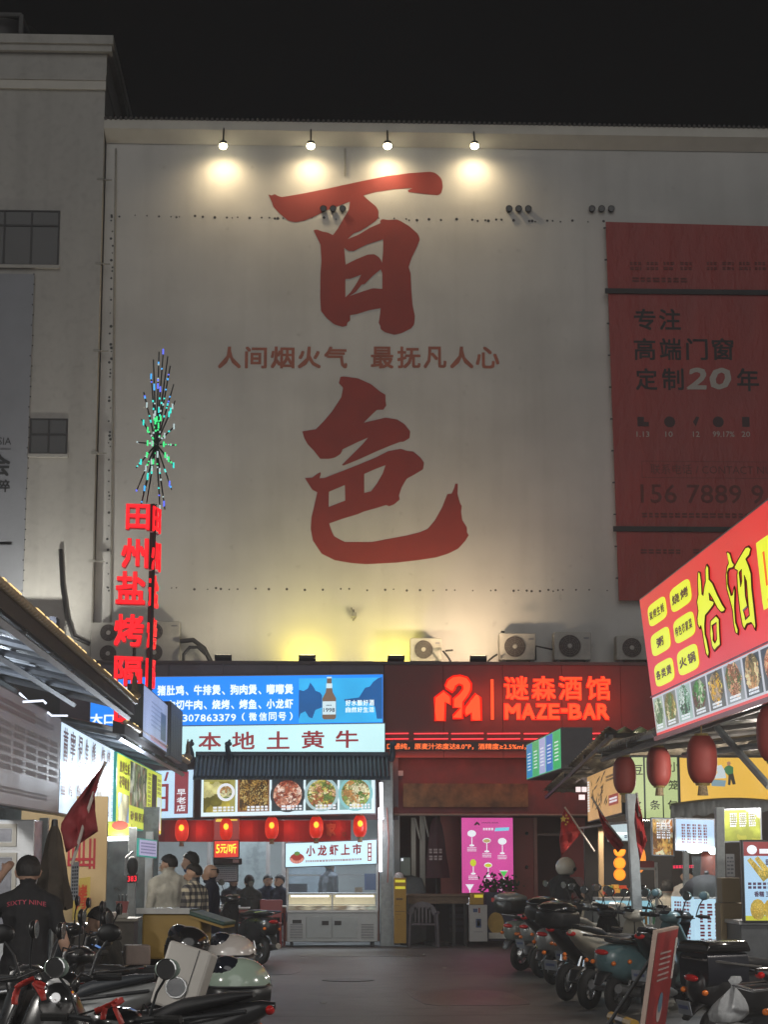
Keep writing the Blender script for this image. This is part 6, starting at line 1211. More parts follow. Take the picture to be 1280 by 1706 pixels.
for i in range(n): q0 = a+(b-a)*i/n; q1 = a+(b-a)*(i+1)/n; MB().tube([q0, q1-(q1-q0)*.03], .05, 8).build('segment', P('hazard_yellow', (.55, .32, .04), .5) if i != 1 else black, wb)
for q in (a, b): MB().tube([(q.x, q.y, 0), q], .02).build('foot', dark, wb)

for x, y, z, pw_, l_ in ((4.6, 11, 2.8, 300, 'unseen fill lamp added over the right stalls nearest the viewer'), (-3.7, 10.5, 2.9, 300, 'unseen fill lamp added over the left stalls nearest the viewer'), (-3.6, 6, 2.9, 120, 'unseen fill lamp added on the left, behind the viewer side'), (4.6, 6, 2.9, 120, 'unseen fill lamp added on the right, behind the viewer side')):  # unseen lamps added to brighten the ground, scooters and people
    o = thing('fill_lamp', l_, 'lamp', (x, y, z)); MB().tube([(x, y, z+.12), (x, y, z+.8)], .01, 6).build('cord', black, o); MB().lathe((x, y, z), [(.12, .03), (.08, .1), (.0, .2), (.005, .19)], 16).build('shade', dark, o, smooth=40); MB().ell((x, y, z-.02), (.06, .06, .07)).build('bulb', E('fill_bulb', 'fff4e0', 20), o, smooth=60)
    lamp('POINT', (x, y, z-.14), pw_, (1, .96, .9), size=.1)
# ================================================================ scooters
def tank_loft(secs, mat, name, par, e=2.6, sm=55): return MB().loft(secs, 18, e).build(name, mat, par, smooth=sm)
def scooter(label, body, seat=None, style='round', topcase=None, shield=False, accent=None, box=None, mirrors=True, mirror_mat=None, plate=None, name='parked_scooter', grp='scooters parked on the right'):
    """x forward, rear wheel at x=-.55"""
    o = thing(name, label, 'scooter', (0, 0, 0), grp); seat = seat or P('seat_black', (.018, .018, .02), .5, var=.2); acc = accent or black
    for x, nm in ((-.55, 'wheel'), (.70, 'wheel')):
        w_ = MB().torus((x, 0, .22), .165, .055, 28, 10, 'y', 1.0).build(nm, rubber, o, smooth=60)
        r = MB(); r.torus((x, 0, .22), .118, .012, 24, 6, 'y').lathe((x, 0, .22), [(-.04, .035), (.04, .035)], 12, 'y')
        for k in range(5): an = k*PI*.4; r.tube([(x+.03*math.cos(an), 0, .22+.03*math.sin(an)), (x+.118*math.cos(an), 0, .22+.118*math.sin(an))], [.018, .012], 6)
        r.build('rim', steel, w_, smooth=50)
        MB().lathe((x, .05, .22), [(0, .085), (.006, .085)], 18, 'y').build('brake_disc', chrome, w_)
    # under frame, engine, swing arm
    fr = MB().tube([(-.55, .09, .22), (-.2, .09, .28), (0, .05, .32)], [.03, .045, .04], 8).tube([(-.55, -.09, .22), (-.3, -.1, .3)], .028, 8).cbox((-.22, 0, .3), (.3, .2, .18)); fr.build('engine', dark, o, smooth=40)
    MB().tube([(-.15, -.13, .22), (-.45, -.16, .25), (-.78, -.17, .30)], [.028, .055, .05], 12).build('exhaust', steel, o, smooth=50)
    for s_ in (-1, 1): MB().tube([(-.55, s_*.11, .24), (-.45, s_*.13, .52)], .02, 8).build('shock_absorber', chrome, o)
    if style == 'round':
        tank_loft([(-.86, .60, .05, .05), (-.82, .60, .13, .13), (-.68, .57, .185, .18), (-.5, .545, .20, .21), (-.3, .53, .19, .21), (-.1, .50, .15, .18), (0, .47, .11, .12)], body, 'rear_body', o)
        tank_loft([(-.74, .79, .06, .02), (-.66, .80, .13, .045), (-.4, .80, .155, .055), (-.15, .77, .14, .05), (.0, .76, .09, .05), (.06, .75, .04, .02)], seat, 'seat', o)
    else:
        tank_loft([(-1.0, .86, .02, .02), (-.92, .84, .07, .05), (-.7, .76, .12, .10), (-.45, .66, .15, .15), (-.2, .56, .15, .18), (0, .48, .11, .13)], body, 'rear_body', o, 3)
        tank_loft([(-.88, .92, .05, .015), (-.75, .90, .11, .035), (-.5, .85, .13, .05), (-.35, .79, .12, .05), (-.1, .77, .14, .05), (.05, .77, .07, .03)], seat, 'seat', o)
    MB().box(-.05, .46, -.15, .15, .27, .31).build('footboard', acc, o, bevel=.015)
    MB().loft([(-.1, .235, .12, .04), (.5, .24, .12, .04)], 10, 4).build('belly_pan', body, o, smooth=40)
    # front leg shield: rings up z
    rs_ = []; rs2 = []
    for z, x, hw, th in ((.28, .42, .12, .05), (.42, .47, .19, .05), (.6, .47, .21, .055), (.78, .43, .19, .05), (.92, .39, .13, .05), (1.0, .36, .07, .04)):
        ring = []
        for k in range(18):
            a = 2*PI*k/18; y = hw*math.copysign(abs(math.cos(a))**.7, math.cos(a)); xx = x+th*math.sin(a)+.06*(1-(y/hw)**2)*1.0; ring.append(V((xx, y, z)))
        rs_.append(ring)
    MB().rings(rs_).build('leg_shield', body, o, smooth=60)
    MB().loft([(.50, .42, .03, .02), (.58, .44, .07, .05), (.70, .455, .08, .045), (.84, .41, .075, .05), (.92, .34, .05, .03)], 14, 2.4).build('front_mudguard', body, o, smooth=60)
    MB().tube([(.7, .075, .22), (.62, .07, .42), (.5, .03, .6), (.40, 0, .98)], .022, 8).tube([(.7, -.075, .22), (.62, -.07, .42), (.5, -.03, .6)], .022, 8).build('fork', dark, o)
    MB().loft([(.28, 1.0, .05, .03), (.34, 1.01, .13, .06), (.42, 1.0, .12, .075), (.47, .985, .07, .05)], 16, 2.4).build('handlebar_cover', body, o, smooth=60)
    hb = MB().tube([(.30, -.34, 1.03), (.33, -.2, 1.03), (.36, 0, 1.0), (.33, .2, 1.03), (.30, .34, 1.03)], .014, 8); hb.build('handlebar', dark, o)
    MB().tube([(.34, .2, 1.03), (.46, .12, 1.06), (.50, .04, .96), (.46, .03, .82)], .006, 5).tube([(.34, -.2, 1.03), (.48, -.1, 1.08), (.51, -.03, .95), (.46, -.03, .80)], .006, 5).build('brake_cable', black, o)
    MB().cbox((.26, 0, 1.065), (.06, .12, .012), ry=R(-25)).build('dashboard', glassd, o)
    for s_ in (-1, 1):
        MB().tube([(.305, s_*.22, 1.03), (.295, s_*.35, 1.03)], .02, 8).build('grip', rubber, o); MB().tube([(.34, s_*.2, 1.035), (.36, s_*.34, 1.02)], .007, 5).build('brake_lever', chrome, o)
        if mirrors:
            m_ = MB().tube([(.33, s_*.18, 1.03), (.32, s_*.22, 1.15), (.30, s_*.27, 1.22)], .007, 6).build('mirror_stalk', dark, o)
            MB().ell((.295, s_*.28, 1.26), (.02, .065, .05), 16, 8).build('mirror', mirror_mat or black, o, smooth=70); MB().lathe((.275, s_*.28, 1.26), [(-.002, .045), (.0, .05)], 16, 'x').build('mirror_glass', chrome, o)
        MB().ell((-.83 if style == 'round' else -.86, s_*.14, .56), (.03, .025, .025), 10, 6).build('indicator', P('orange_lens', (.75, .18, .02), .25, var=0, bump=0, emit='ff6010', es=.01), o, smooth=60)
    MB().ell((.475, 0, .99), (.03, .07, .05), 14, 8).build('headlight', P('headlight_glass', (.6, .6, .6), .08, var=0, bump=0, coat=1), o, smooth=60)
    MB().ell((-.865 if style == 'round' else -.97, 0, .67 if style == 'round' else .84), (.03, .09 if style == 'round' else .06, .03), 14, 8).build('tail_light', P('red_lens', (.45, .01, .01), .15, var=0, bump=0, emit='ff0808', es=.01), o, smooth=60)
    MB().loft([(-.92, .34, .05, .015), (-.86, .42, .08, .03), (-.76, .46, .08, .02)], 10, 3).build('rear_mudguard', black, o, smooth=40)
    if plate is None: plate = len(label) % 3 == 0
    if plate:
        p = MB().cbox((-.935, 0, .43), (.008, .17, .12), ry=R(-18)).build('number_plate', P('plate_pale', (.22, .24, .27), .4), o); MB().cbox((-.945, 0, .435), (.004, .12, .03), ry=R(-18)).build('number_marks', P('plate_mark', (.08, .1, .2), .5), p)
    MB().tube([(-.25, -.17, .76), (-.6, -.19, .80), (-.85, -.13, .83), (-.85, .13, .83), (-.6, .19, .80), (-.25, .17, .76)], .012, 8).build('rear_rack', chrome if style == 'round' else dark, o)
    MB().tube([(-.1, .12, .28), (-.12, .24, .02), (-.04, .26, .01)], .013, 6).build('side_stand', dark, o)
    if topcase:
        z = .84; lo_, li_ = topcase
        MB().loft([(-1.03, z+.13, .1, .09), (-1.0, z+.12, .19, .11), (-.8, z+.115, .22, .115), (-.62, z+.12, .2, .11), (-.6, z+.12, .1, .09)], 20, 3).build('top_case', lo_, o, smooth=60)
        MB().loft([(-1.035, z+.22, .08, .02), (-.99, z+.235, .18, .055), (-.82, z+.25, .21, .075), (-.65, z+.235, .18, .055), (-.6, z+.22, .08, .02)], 20, 2.5).build('case_lid', li_, o, smooth=60)
    if shield:
        rs_ = []
        for z, x, hw in ((1.0, .42, .19), (1.15, .36, .2), (1.3, .29, .17), (1.38, .25, .1)):
            rs_.append([V((x+.05*(1-(y/hw)**2), y, z)) for y in [hw*(-1+k/4) for k in range(9)]])
        n = 9; vs = [p for r in rs_ for p in r]; fs = [(k*n+i, k*n+i+1, (k+1)*n+i+1, (k+1)*n+i) for k in range(3) for i in range(n-1)]
        MB().add(vs, fs).build('windshield', P('smoky_screen', (.5, .52, .5), .1, var=0, bump=0, alpha=.45, coat=1), o, smooth=80)
    return o
def put(o, x, y, deg, lean=3): o.location = (x, y, 0); o.rotation_euler = (R(lean), 0, R(deg)); return o
def helmet(p, rz, shell, visor, lab, band=None):
    o = thing('helmet', lab, 'helmet', (0, 0, 0)); MB().ell((0, 0, .07), (.15, .12, .125), 26, 12, zmin=-.02).build('shell', shell, o, smooth=80)
    MB().loft([(-.135, .05, .06, .035), (-.12, .04, .1, .055), (0, .03, .121, .07), (.1, .02, .105, .07), (.145, .03, .06, .045)], 20, 2.6).build('lower_shell', black, o, smooth=60); MB().torus((0, 0, 0), 1, .04, 30, 6, 'z').build('rim_seal', dark, o, smooth=60)
    r_ = o.children if 0 else None; rs_o = [q for q in bpy.data.objects if q.parent == o and q.name.startswith('rim_seal')][0]; rs_o.scale = (.152, .122, .12); rs_o.location = (0, 0, .07)
    Mv = Matrix.Rotation(R(-35), 3, 'Y'); MB().ell((.045, 0, .125), (.095, .085, .075), 20, 8, M=Mv).build('visor', visor, o, smooth=80)
    if band: MB().ell((.035, 0, .185), (.03, .02, .01), 12, 6).build('vent', band, o, smooth=60)
    o.location = p; o.rotation_euler = (0, 0, R(rz)); return o
gb = P('paint_black', (.016, .016, .018), .30, var=.5, scale=4, bump=.03, coat=.45); gw = P('paint_white', (.5, .5, .47), .3, var=.12, scale=5, bump=.02, coat=.5); gt = P('paint_teal', (.09, .17, .19), .3, var=.15, scale=5, bump=.02, coat=.5)
gg = P('paint_grey_green', (.16, .18, .16), .25, var=.05, bump=0, coat=.5); gs = P('paint_silver', (.30, .31, .31), .35, metal=.4, var=.15, scale=5, bump=.02, coat=.4); gr = P('paint_red', (.25, .012, .015), .25, var=.05, bump=0, coat=.5); gbl = P('paint_mint', (.30, .38, .33), .25, var=.05, bump=0, coat=.5)
tan = P('seat_tan', (.20, .14, .09), .6, var=.15)
def gx(u, v, z=0): d = ray(u, v); t = (z-1.65)/d.z; p = EYE+d*t; return p
def rear_at(o, u, v, deg, lean=3):   # rear wheel touches the ground there
    p = gx(u, v); a = R(deg); put(o, p.x+.55*math.cos(a), p.y+.55*math.sin(a), deg, lean)
rear_at(scooter('grey green rounded scooter with a silver top case, farthest of the right row', gg, style='round', topcase=(black, gs)), 868, 1617, 42)
rear_at(scooter('black scooter with a tan seat, second from the bar end of the right row', gb, seat=tan, style='sport'), 902, 1628, 45)
rear_at(scooter('pale grey scooter with a black top case just behind the white tailed scooter', gs, style='round', topcase=(black, blackg)), 922, 1640, 50)
rear_at(scooter('white scooter with a red tail lamp in the right row', gw, style='sport', seat=gw), 962, 1646, 48)
rear_at(scooter('black scooter with a round black top case in the middle of the right row', gb, style='sport', topcase=(black, blackg)), 944, 1667, 52)
rear_at(scooter('cream scooter with a dark seat left of the teal scooter', P('paint_cream', (.42, .39, .32), .3, var=.12, bump=.02, coat=.4), style='sport', accent=dark), 982, 1681, 50)
rear_at(scooter('teal blue rounded scooter behind the red standing board', gt, seat=P('seat_dark_grey', (.04, .04, .045), .5), style='round', mirror_mat=gt), 1030, 1690, 44)
rear_at(scooter('black scooter with dark handlebars between the teal scooter and the cart', gb, style='sport', mirror_mat=gbl), 1085, 1690, 60)
rear_at(scooter('white scooter with chrome mirrors parked behind the teal one', gw, style='round', mirror_mat=chrome), 1052, 1662, 55)
put(scooter('black scooter with a large square black top box at the lower right', gb, style='round'), 3.95, 17.0, 28)
bx = thing('delivery_box', 'large black plastic box on the rack of the lower right scooter', 'box', (0, 0, 0)); MB().loft([(-.21, .14, .19, .14), (.21, .14, .21, .14)], 20, 7).build('box', P('box_black', (.012, .013, .02), .35, coat=.3), bx, smooth=40)
MB().loft([(-.23, .30, .2, .02), (-.2, .33, .21, .05), (.2, .33, .22, .05), (.24, .30, .2, .02)], 20, 4).build('lid', blackg, bx, smooth=50); MB().cbox((.24, 0, .27), (.02, .1, .04)).build('latch', P('latch_red', (.2, .03, .03), .4), bx)
q = at(1190, 1642, 16.7); bx.location = (q.x, 16.7, q.z); bx.rotation_euler = (0, 0, R(28))
eb = scooter('black electric bike with a chrome rear rack at the bottom right corner', gb, style='sport', accent=dark, plate=False); put(eb, 4.15, 14.3, 12)
MB().tube([(-1.1, -.16, .75), (-.2, -.18, .80), (.1, -.16, .78)], .014).tube([(-1.1, .16, .75), (-.2, .18, .80), (.1, .16, .78)], .014).tube([(-1.1, -.16, .75), (-1.1, .16, .75)], .014).tube([(-.5, -.17, .78), (-.5, -.19, .45), (-.3, -.19, .35)], .014).build('chrome_rack', chrome, eb, smooth=50)
bgp = thing('plastic_bag', 'knotted white plastic bag hanging on the bottom right bike', 'bag', (0, 0, 0)); rs_ = []
for z, r in ((0, .05), (.02, .10), (.07, .13), (.12, .12), (.17, .09), (.215, .05), (.25, .018), (.27, .02), (.30, .045), (.33, .03)): rs_.append([V((r*(1+.22*math.sin(3*a_+z*9)+.08*math.sin(9*a_+z*30))*math.cos(a_)+.25*z, r*.6*(1+.2*math.cos(4*a_))*math.sin(a_), z)) for a_ in [2*PI*k/26 for k in range(26)]])
MB().rings(rs_).build('bag', P('bag_plastic', (.38, .39, .40), .3, var=.2, scale=12, bump=.5), bgp, smooth=70); q = at(1190, 1690, 14.6); bgp.location = (q.x, 14.2, q.z-.03)
# rider's scooter and the red e-bike by the restaurant
LG_ = 'scooters on the left'
rs0 = scooter('silver scooter with a clear windshield carrying the helmeted rider', gs, style='round', shield=True, mirror_mat=chrome); RX, RY = (935-515)*29.5/F_PX, 29.5; put(rs0, RX, RY, 38, 0); rs0['group'] = 'scooters parked on the right'
ebk = scooter('black and dark red scooter parked facing away before the restaurant tables', gb, style='round', grp=LG_, seat=gb, accent=gr); q = gx(410, 1592); put(ebk, q.x, 32.0, 125)
# left foreground row
def lput(o, u, v, Y, z, deg, x_tail=-.9):  # the tail point (x_tail, z) appears at (u, v)
    q = at(u, v, Y); a = R(deg); o.location = (q.x-x_tail*math.cos(a), Y-x_tail*math.sin(a), 0); o.rotation_euler = (R(3), 0, R(deg)); return o
lput(scooter('black scooter nearest the camera with a red tail lens at the bottom left', gb, style='sport', grp=LG_), 426, 1706, 10.9, .85, 172)
lput(scooter('black scooter under the mint green helmet', gb, style='round', grp=LG_), 440, 1676, 13.2, .7, 170)
lput(scooter('black scooter under the white and black helmet', gb, style='round', grp=LG_), 425, 1618, 15.8, .7, 172)
lput(scooter('scooter with grey flanks and a pointed black seat at the lower left', gs, style='sport', grp=LG_, seat=P('seat_slate', (.03, .035, .042), .45)), 262, 1640, 12.6, .88, 178)
lput(scooter('dark scooter with round mirrors carrying the yellow delivery box', gb, style='round', grp=LG_, seat=gb), 350, 1600, 18.2, .7, 176)
lput(scooter('black scooter beside the crouching man', gb, style='round', grp=LG_), 250, 1640, 15.4, .8, 182)
s1 = scooter('black scooter with mint backed mirrors standing at the lower left', gb, style='round', grp=LG_, mirror_mat=gbl, accent=dark); q = at(160, 1640, 8.9); s1.location = (q.x, 8.6, 0); s1.rotation_euler = (0, 0, R(75)); s1.scale = (.93,)*3
s2 = scooter('black scooter facing the camera with a large chrome headlamp and red ribbon', gb, style='round', grp=LG_, mirror_mat=black); q = at(62, 1660, 10.4); s2.location = (q.x, 10.9, 0); s2.rotation_euler = (0, 0, R(-78))
MB().ell((.50, 0, .92), (.08, .10, .10), 20, 12).build('chrome_lamp', chrome, s2, smooth=80)
lput(scooter('black scooter with a smoky screen in front of the man in black', gb, style='round', grp=LG_, shield=True), 150, 1665, 13.6, .7, 188)
q = at(398, 1673, 12.9); helmet((q.x, 12.9, q.z+.02), 200, P('helmet_mint', (.30, .38, .31), .2, var=.04, coat=1, bump=0), P('visor_dark', (.01, .012, .02), .1, var=0, bump=0, coat=1), 'mint green helmet with a dark visor on a scooter seat', black).scale = (1.42,)*3
q = at(386, 1606, 15.6); helmet((q.x, 15.6, q.z-.02), 190, P('helmet_white', (.48, .45, .42), .2, var=.04, coat=1, bump=0), MATS['visor_dark'], 'white and black helmet on the scooter beyond the mint green one', gr).scale = (1.3,)*3
q = at(312, 1592, 16.0); helmet((q.x, 16.0, q.z), 170, blackg, MATS['visor_dark'], 'glossy black helmet sitting on a handlebar by the yellow box').scale = (1.2,)*3
# white appliance box with a round port
ap = thing('appliance_box', 'off white box with a round dark port tilted on a scooter', 'box', (0, 0, 0)); aw_ = P('appliance_white', (.40, .38, .35), .5, var=.08, scale=3)
MB().box(-.15, .15, -.10, .10, 0, .44).build('body', aw_, ap, bevel=.02); MB().lathe((-.01, -.108, .15), [(0, .062), (.008, .066)], 24, 'y').build('port', P('port_dark', (.06, .065, .075), .3), ap); MB().torus((-.01, -.108, .15), .067, .007, 24, 6, 'y').build('port_ring', steel, ap, smooth=50)
MB().box(.06, .065, -.104, -.101, .01, .43).build('seam', dark, ap)
q = at(290, 1683, 12.3); ap.location = (q.x, 12.3, q.z); ap.rotation_euler = (R(-8), R(16), R(-12)); ap.scale = (.95, .9, .9)
# yellow delivery box
yb = thing('delivery_box', 'big yellow delivery box with a green and white lid open beside the scooters', 'box', (0, 0, 0)); ym = P('delivery_yellow', (.38, .24, .05), .5, var=.12, scale=3); gl = P('lid_green', (.03, .08, .06), .4)
MB().box(-.28, .22, -.22, .22, 0, .40).build('box', ym, yb, bevel=.02); MB().box(-.31, .12, -.25, .25, .405, .44).build('lid', gl, yb, bevel=.012); MB().box(-.32, .13, -.26, -.252, .40, .45).build('lid_trim', P('trim_pale', (.55, .55, .53), .4), yb)
MB().cbox((.27, 0, .36), (.32, .5, .035), ry=R(18)).build('side_flap', gl, yb, bevel=.01); MB().cbox((.27, 0, .33), (.3, .48, .02), ry=R(18)).build('flap_lining', ym, yb)
q = at(300, 1596, 18); yb.location = (q.x, 18, q.z); yb.rotation_euler = (0, 0, R(-10)); yb.scale = (1.08, 1, 1)
tan_b = tag(MB().cbox(at(228, 1590, 17.5), (.22, .2, .17), rz=.2).build('storage_box', P('box_taupe', (.28, .22, .19), .6), bevel=.015), 'small taupe box behind the crouching man', 'box')
# ribbons
def ribbon(pts, lab, Y):
    o = thing('red_ribbon', lab, 'ribbon', at(pts[0][0][0], pts[0][0][1], Y)); m_ = P('ribbon_red', (.5, .03, .02), .5, var=.15)
    for L in pts:
        vs = []; n = len(L)
        for i, (u, v, wd) in enumerate(L):
            a = L[max(0, i-1)]; b = L[min(n-1, i+1)]; dx, dy = b[0]-a[0], b[1]-a[1]; l = math.hypot(dx, dy); nx, ny = -dy/l*wd, dx/l*wd
            yy = Y+.03*math.sin(i*1.7); vs += [at(u+nx, v+ny, yy), at(u-nx, v-ny, yy+.03)]
        c = MB().add(vs, [(2*i, 2*i+1, 2*i+3, 2*i+2) for i in range(n-1)]).build('strip', m_, o, smooth=80); c.modifiers.new('t', 'SOLIDIFY').thickness = .004
ribbon([[(57, 1628, 3), (45, 1634, 4), (33, 1640, 4), (26, 1646, 4)], [(30, 1645, 4), (26, 1655, 5), (24, 1665, 5), (24, 1673, 5)], [(57, 1635, 5), (64, 1645, 6), (70, 1655, 6), (73, 1666, 4)], [(55, 1636, 3), (66, 1640, 6), (75, 1643, 5)]], 'red ribbon bow tied to the leftmost scooter handlebar', 9.7)
ribbon([[(192, 1668, 2), (180, 1674, 4), (168, 1680, 4), (158, 1684, 5)], [(175, 1678, 4), (172, 1688, 4), (171, 1698, 4)], [(190, 1678, 3), (197, 1692, 4), (203, 1706, 4)], [(186, 1674, 5), (198, 1668, 6), (206, 1664, 4)]], 'red ribbon tied to the scooter tail right of the mint mirror', 8.2)
# ================================================================ people
def near_seg(p, a, b): d = b-a; t = max(0, min(1, (p-a).dot(d)/max(d.length_squared, 1e-9))); return (p-(a+d*t)).length
def person(label, x, y, face, H=1.7, pose='stand', shirt=(.3, .3, .3), pants=(.03, .03, .04), skin=(.50, .31, .22), hair=(.012, .010, .009), sleeves='long', bald=False, arms=None, lean=0, seat_z=.45, vox=.014, shirt_mat=None, turn=0, male=1, headgear=None, tilt=0, bulk=1.08):
    """faces +x locally; one remeshed body, coloured by its nearest limb"""
    k = H; o = thing('person', label, 'person', (0, 0, 0)); J = {}
    dz = 0 if pose == 'stand' else (seat_z+.09)-.53*k
    J['pel'] = V((0, 0, .53*k+dz)); ln = R(lean); up = V((math.sin(ln), 0, math.cos(ln)))
    J['wai'] = J['pel']+up*.09*k; J['che'] = J['pel']+up*.20*k; J['sho'] = J['pel']+up*.275*k; J['nek'] = J['pel']+up*.318*k; J['hed'] = J['nek']+up*.072*k+V((.012*k, 0, 0))
    prims = []
    HS = 1.14
    def cap(lbl, a, b, r0, r1, fx=1, fy=1):
        if lbl == 'shirt': r0 *= bulk; r1 *= bulk
        prims.append((lbl, V(a), V(b), r0*k, r1*k, fx, fy))
    cap('shirt', J['pel']-up*.03*k, J['wai'], .088, .084, .78, 1.08); cap('shirt', J['wai'], J['che'], .082, .092, .74, 1.12); cap('shirt', J['che'], J['sho'], .092, .07, .7, 1.2)
    cap('shirt', J['sho']+V((0, .055*k, 0)), J['sho']+V((0, .10*k, -.012*k)), .05, .045); cap('shirt', J['sho']+V((0, -.055*k, 0)), J['sho']+V((0, -.10*k, -.012*k)), .05, .045)
    cap('skin', J['sho'], J['nek']+up*.02*k, .042, .038)
    for s_ in (-1, 1):
        sh = J['sho']+V((0, s_*.118*k, -.015*k)); a_ = (arms or {}).get(s_)
        if a_: el = J['sho']+V(a_[0])*k; wr = J['sho']+V(a_[1])*k
        elif pose == 'stand': el = sh+V((-.01, s_*.03, -.165))*k; wr = el+V((.035, s_*.002, -.145))*k
        else: el = sh+V((.05, s_*.03, -.15))*k; wr = el+V((.13, -s_*.04, .02))*k
        sl = 'shirt' if sleeves == 'long' else 'skin'
        cap('shirt', sh, sh+(el-sh)*.62, .036, .036); cap(sl, sh+(el-sh)*.5, el, .029 if sl == 'skin' else .033, .026 if sl == 'skin' else .03); cap(sl, el, wr, .027 if sl == 'skin' else .029, .018 if sl == 'skin' else .022)
        d = (wr-el).normalized(); sd = d.cross(V((1, 0, 0))) if abs(d.x) < .9 else d.cross(V((0, 0, 1))); sd.normalize(); nn = sd.cross(d)
        pc_ = wr+d*.045*k; cap('skin', wr, pc_, .017, .020); 
        for i in range(4): off = sd*(.019*(i-1.5)/1.5)*k; L = (.036, .042, .040, .032)[i]; b0 = pc_+off*.8; b1 = b0+d*L*.55*k+nn*.004*k; b2 = b1+d*L*.4*k+nn*.014*k; cap('skin', b0, b1, .0068, .006); cap('skin', b1, b2, .006, .005)
        t0 = wr+d*.018*k+sd*.014*k; cap('skin', t0, t0+(sd*.6+d*.8+nn*.3)*.03*k, .008, .006)
        hp = J['pel']+V((0, s_*.052*k, -.02*k))
        if pose == 'stand': kn = hp+V((.01, s_*.008, -.235))*k; an = V((-.01*k, hp.y+s_*.018*k, .045*k))
        elif pose == 'sit': kn = hp+V((.235, s_*.03, .0))*k; an = V((kn.x+.01, kn.y, .045*k))
        elif pose == 'ride': kn = hp+V((.20, s_*.07, -.08))*k; an = V((kn.x+.02, kn.y, max(.31, kn.z-.36)))
        else: kn = hp+V((.20, s_*.05, .10))*k; an = V((.04*k, kn.y, .05*k))
        cap('pants', hp, kn, .062, .042); cap('pants', kn, an, .041, .028); cap('shoe', an-V((.015*k, 0, .02*k)), an+V((.085*k, s_*.01*k, -.024*k)), .024, .021)
    hc = J['hed']; tr = Matrix.Rotation(R(turn), 3, 'Z') @ Matrix.Rotation(R(tilt), 3, 'Y')
    def hcap(lbl, a, b, r0, r1, fx=1, fy=1): cap(lbl, hc+tr @ (V(a)*k*HS), hc+tr @ (V(b)*k*HS), r0*HS, r1*HS, fx, fy)
    hcap('skin', (-.006, 0, .010), (-.002, 0, .022), .052, .050, 1.05, .88); hcap('skin', (.012, 0, -.028), (.010, 0, .0), .036, .045, 1.05, .9); hcap('skin', (.026, 0, -.048), (.03, 0, -.046), .018, .016)
    hcap('skin', (.050, 0, .006), (.061, 0, -.012), .006, .0085); hcap('skin', (.049, 0, -.027), (.052, 0, -.028), .009, .008)
    for s_ in (-1, 1): hcap('skin', (-.004, s_*.047, -.008), (-.008, s_*.052, .012), .008, .010, 1, .6)
    b = MB()
    for lbl, p, q, r0, r1, fx, fy in prims:
        d = q-p; L = d.length or 1e-4; t = d/L; x_ = V((1, 0, 0))-t*t.x
        if x_.length < .2: x_ = V((0, 1, 0))-t*t.y; fx, fy = fy, fx
        x_.normalize(); y_ = t.cross(x_); rs_ = []; n = 14
        for i in range(-3, 1): an = i*PI/6.2; rs_.append((p+t*(r0*math.sin(an)), r0*max(math.cos(an), .06)))
        for i in range(0, 4): an = i*PI/6.2; rs_.append((q+t*(r1*math.sin(an)), r1*max(math.cos(an), .06)))
        b.rings([[c+(x_*math.cos(2*PI*j/n)*fx+y_*math.sin(2*PI*j/n)*fy)*r for j in range(n)] for c, r in rs_])
    me = bpy.data.meshes.new('body'); me.from_pydata(b.v, [], b.f); t_ = bpy.data.objects.new('t', me); COL.objects.link(t_)
    rm = t_.modifiers.new('r', 'REMESH'); rm.mode = 'VOXEL'; rm.voxel_size = vox; sm = t_.modifiers.new('s', 'SMOOTH'); sm.factor = .5; sm.iterations = 3
    dg = bpy.context.evaluated_depsgraph_get(); m2 = bpy.data.meshes.new_from_object(t_.evaluated_get(dg)); bpy.data.objects.remove(t_)
    mats = {'shirt': shirt_mat or P('shirt_%s' % (shirt,), shirt, .85, var=.18, scale=9, bump=.5), 'pants': P('pants_%s' % (pants,), pants, .85, var=.2, bump=.3), 'skin': P('skin_%s' % (skin,), skin, .55, var=.1, scale=12, bump=.05), 'shoe': P('shoe_dark', (.05, .05, .05), .6)}
    ks = list(mats); [m2.materials.append(mats[q]) for q in ks]
    idx = []
    for f in m2.polygons:
        c = f.center; best = 9; bi = 0
        for lbl, p, q, r0, r1, fx, fy in prims:
            dd = near_seg(c, p, q)/((r0+r1)*.5*max(fx, fy))
            if lbl == 'shirt': dd *= .93
            if dd < best: best = dd; bi = ks.index(lbl)
        idx.append(bi)
    m2.polygons.foreach_set('material_index', idx); cl_ = {}
    for f, i in zip(m2.polygons, idx):
        for q in f.vertices: cl_[q] = cl_.get(q, True) and ks[i] in ('shirt', 'pants')
    off = [(v.co.copy(), v.normal.copy()) for v in m2.vertices]; sd_ = len(label)*1.7
    for v, (p, nm_) in zip(m2.vertices, off):
        if cl_.get(v.index): v.co = p+nm_*(.016*(noise.noise(V((p.x*9+sd_, p.y*9, p.z*4.5)))+.5*noise.noise(V((p.x*20+sd_, p.y*20, p.z*12)))))
    m2.shade_smooth()
    k0_ = k; k = k*HS
    # eyes and mouth belong to the same mesh
    bo = bpy.data.objects.new('body', m2); COL.objects.link(bo); bo.parent = o; ORG[bo.name] = V()
    fc_ = MB().m(P('eye_white', (.5, .5, .48), .3, var=0, bump=0))
    for s_ in (-1, 1):
        e0 = hc+tr @ (V((.0475, s_*.019, .008))*k); fc_.m(MATS['eye_white']).ell(e0, (.006*k, .0085*k, .0045*k), 8, 5); fc_.m(P('pupil', (.01, .008, .006), .2, var=0, bump=0)).ell(e0+tr @ V((.0045*k, 0, 0)), (.003*k, .0036*k, .0036*k), 8, 5)
        fc_.ell(hc+tr @ (V((.049, s_*.02, .019))*k), (.003*k, .011*k, .002*k), 8, 4)
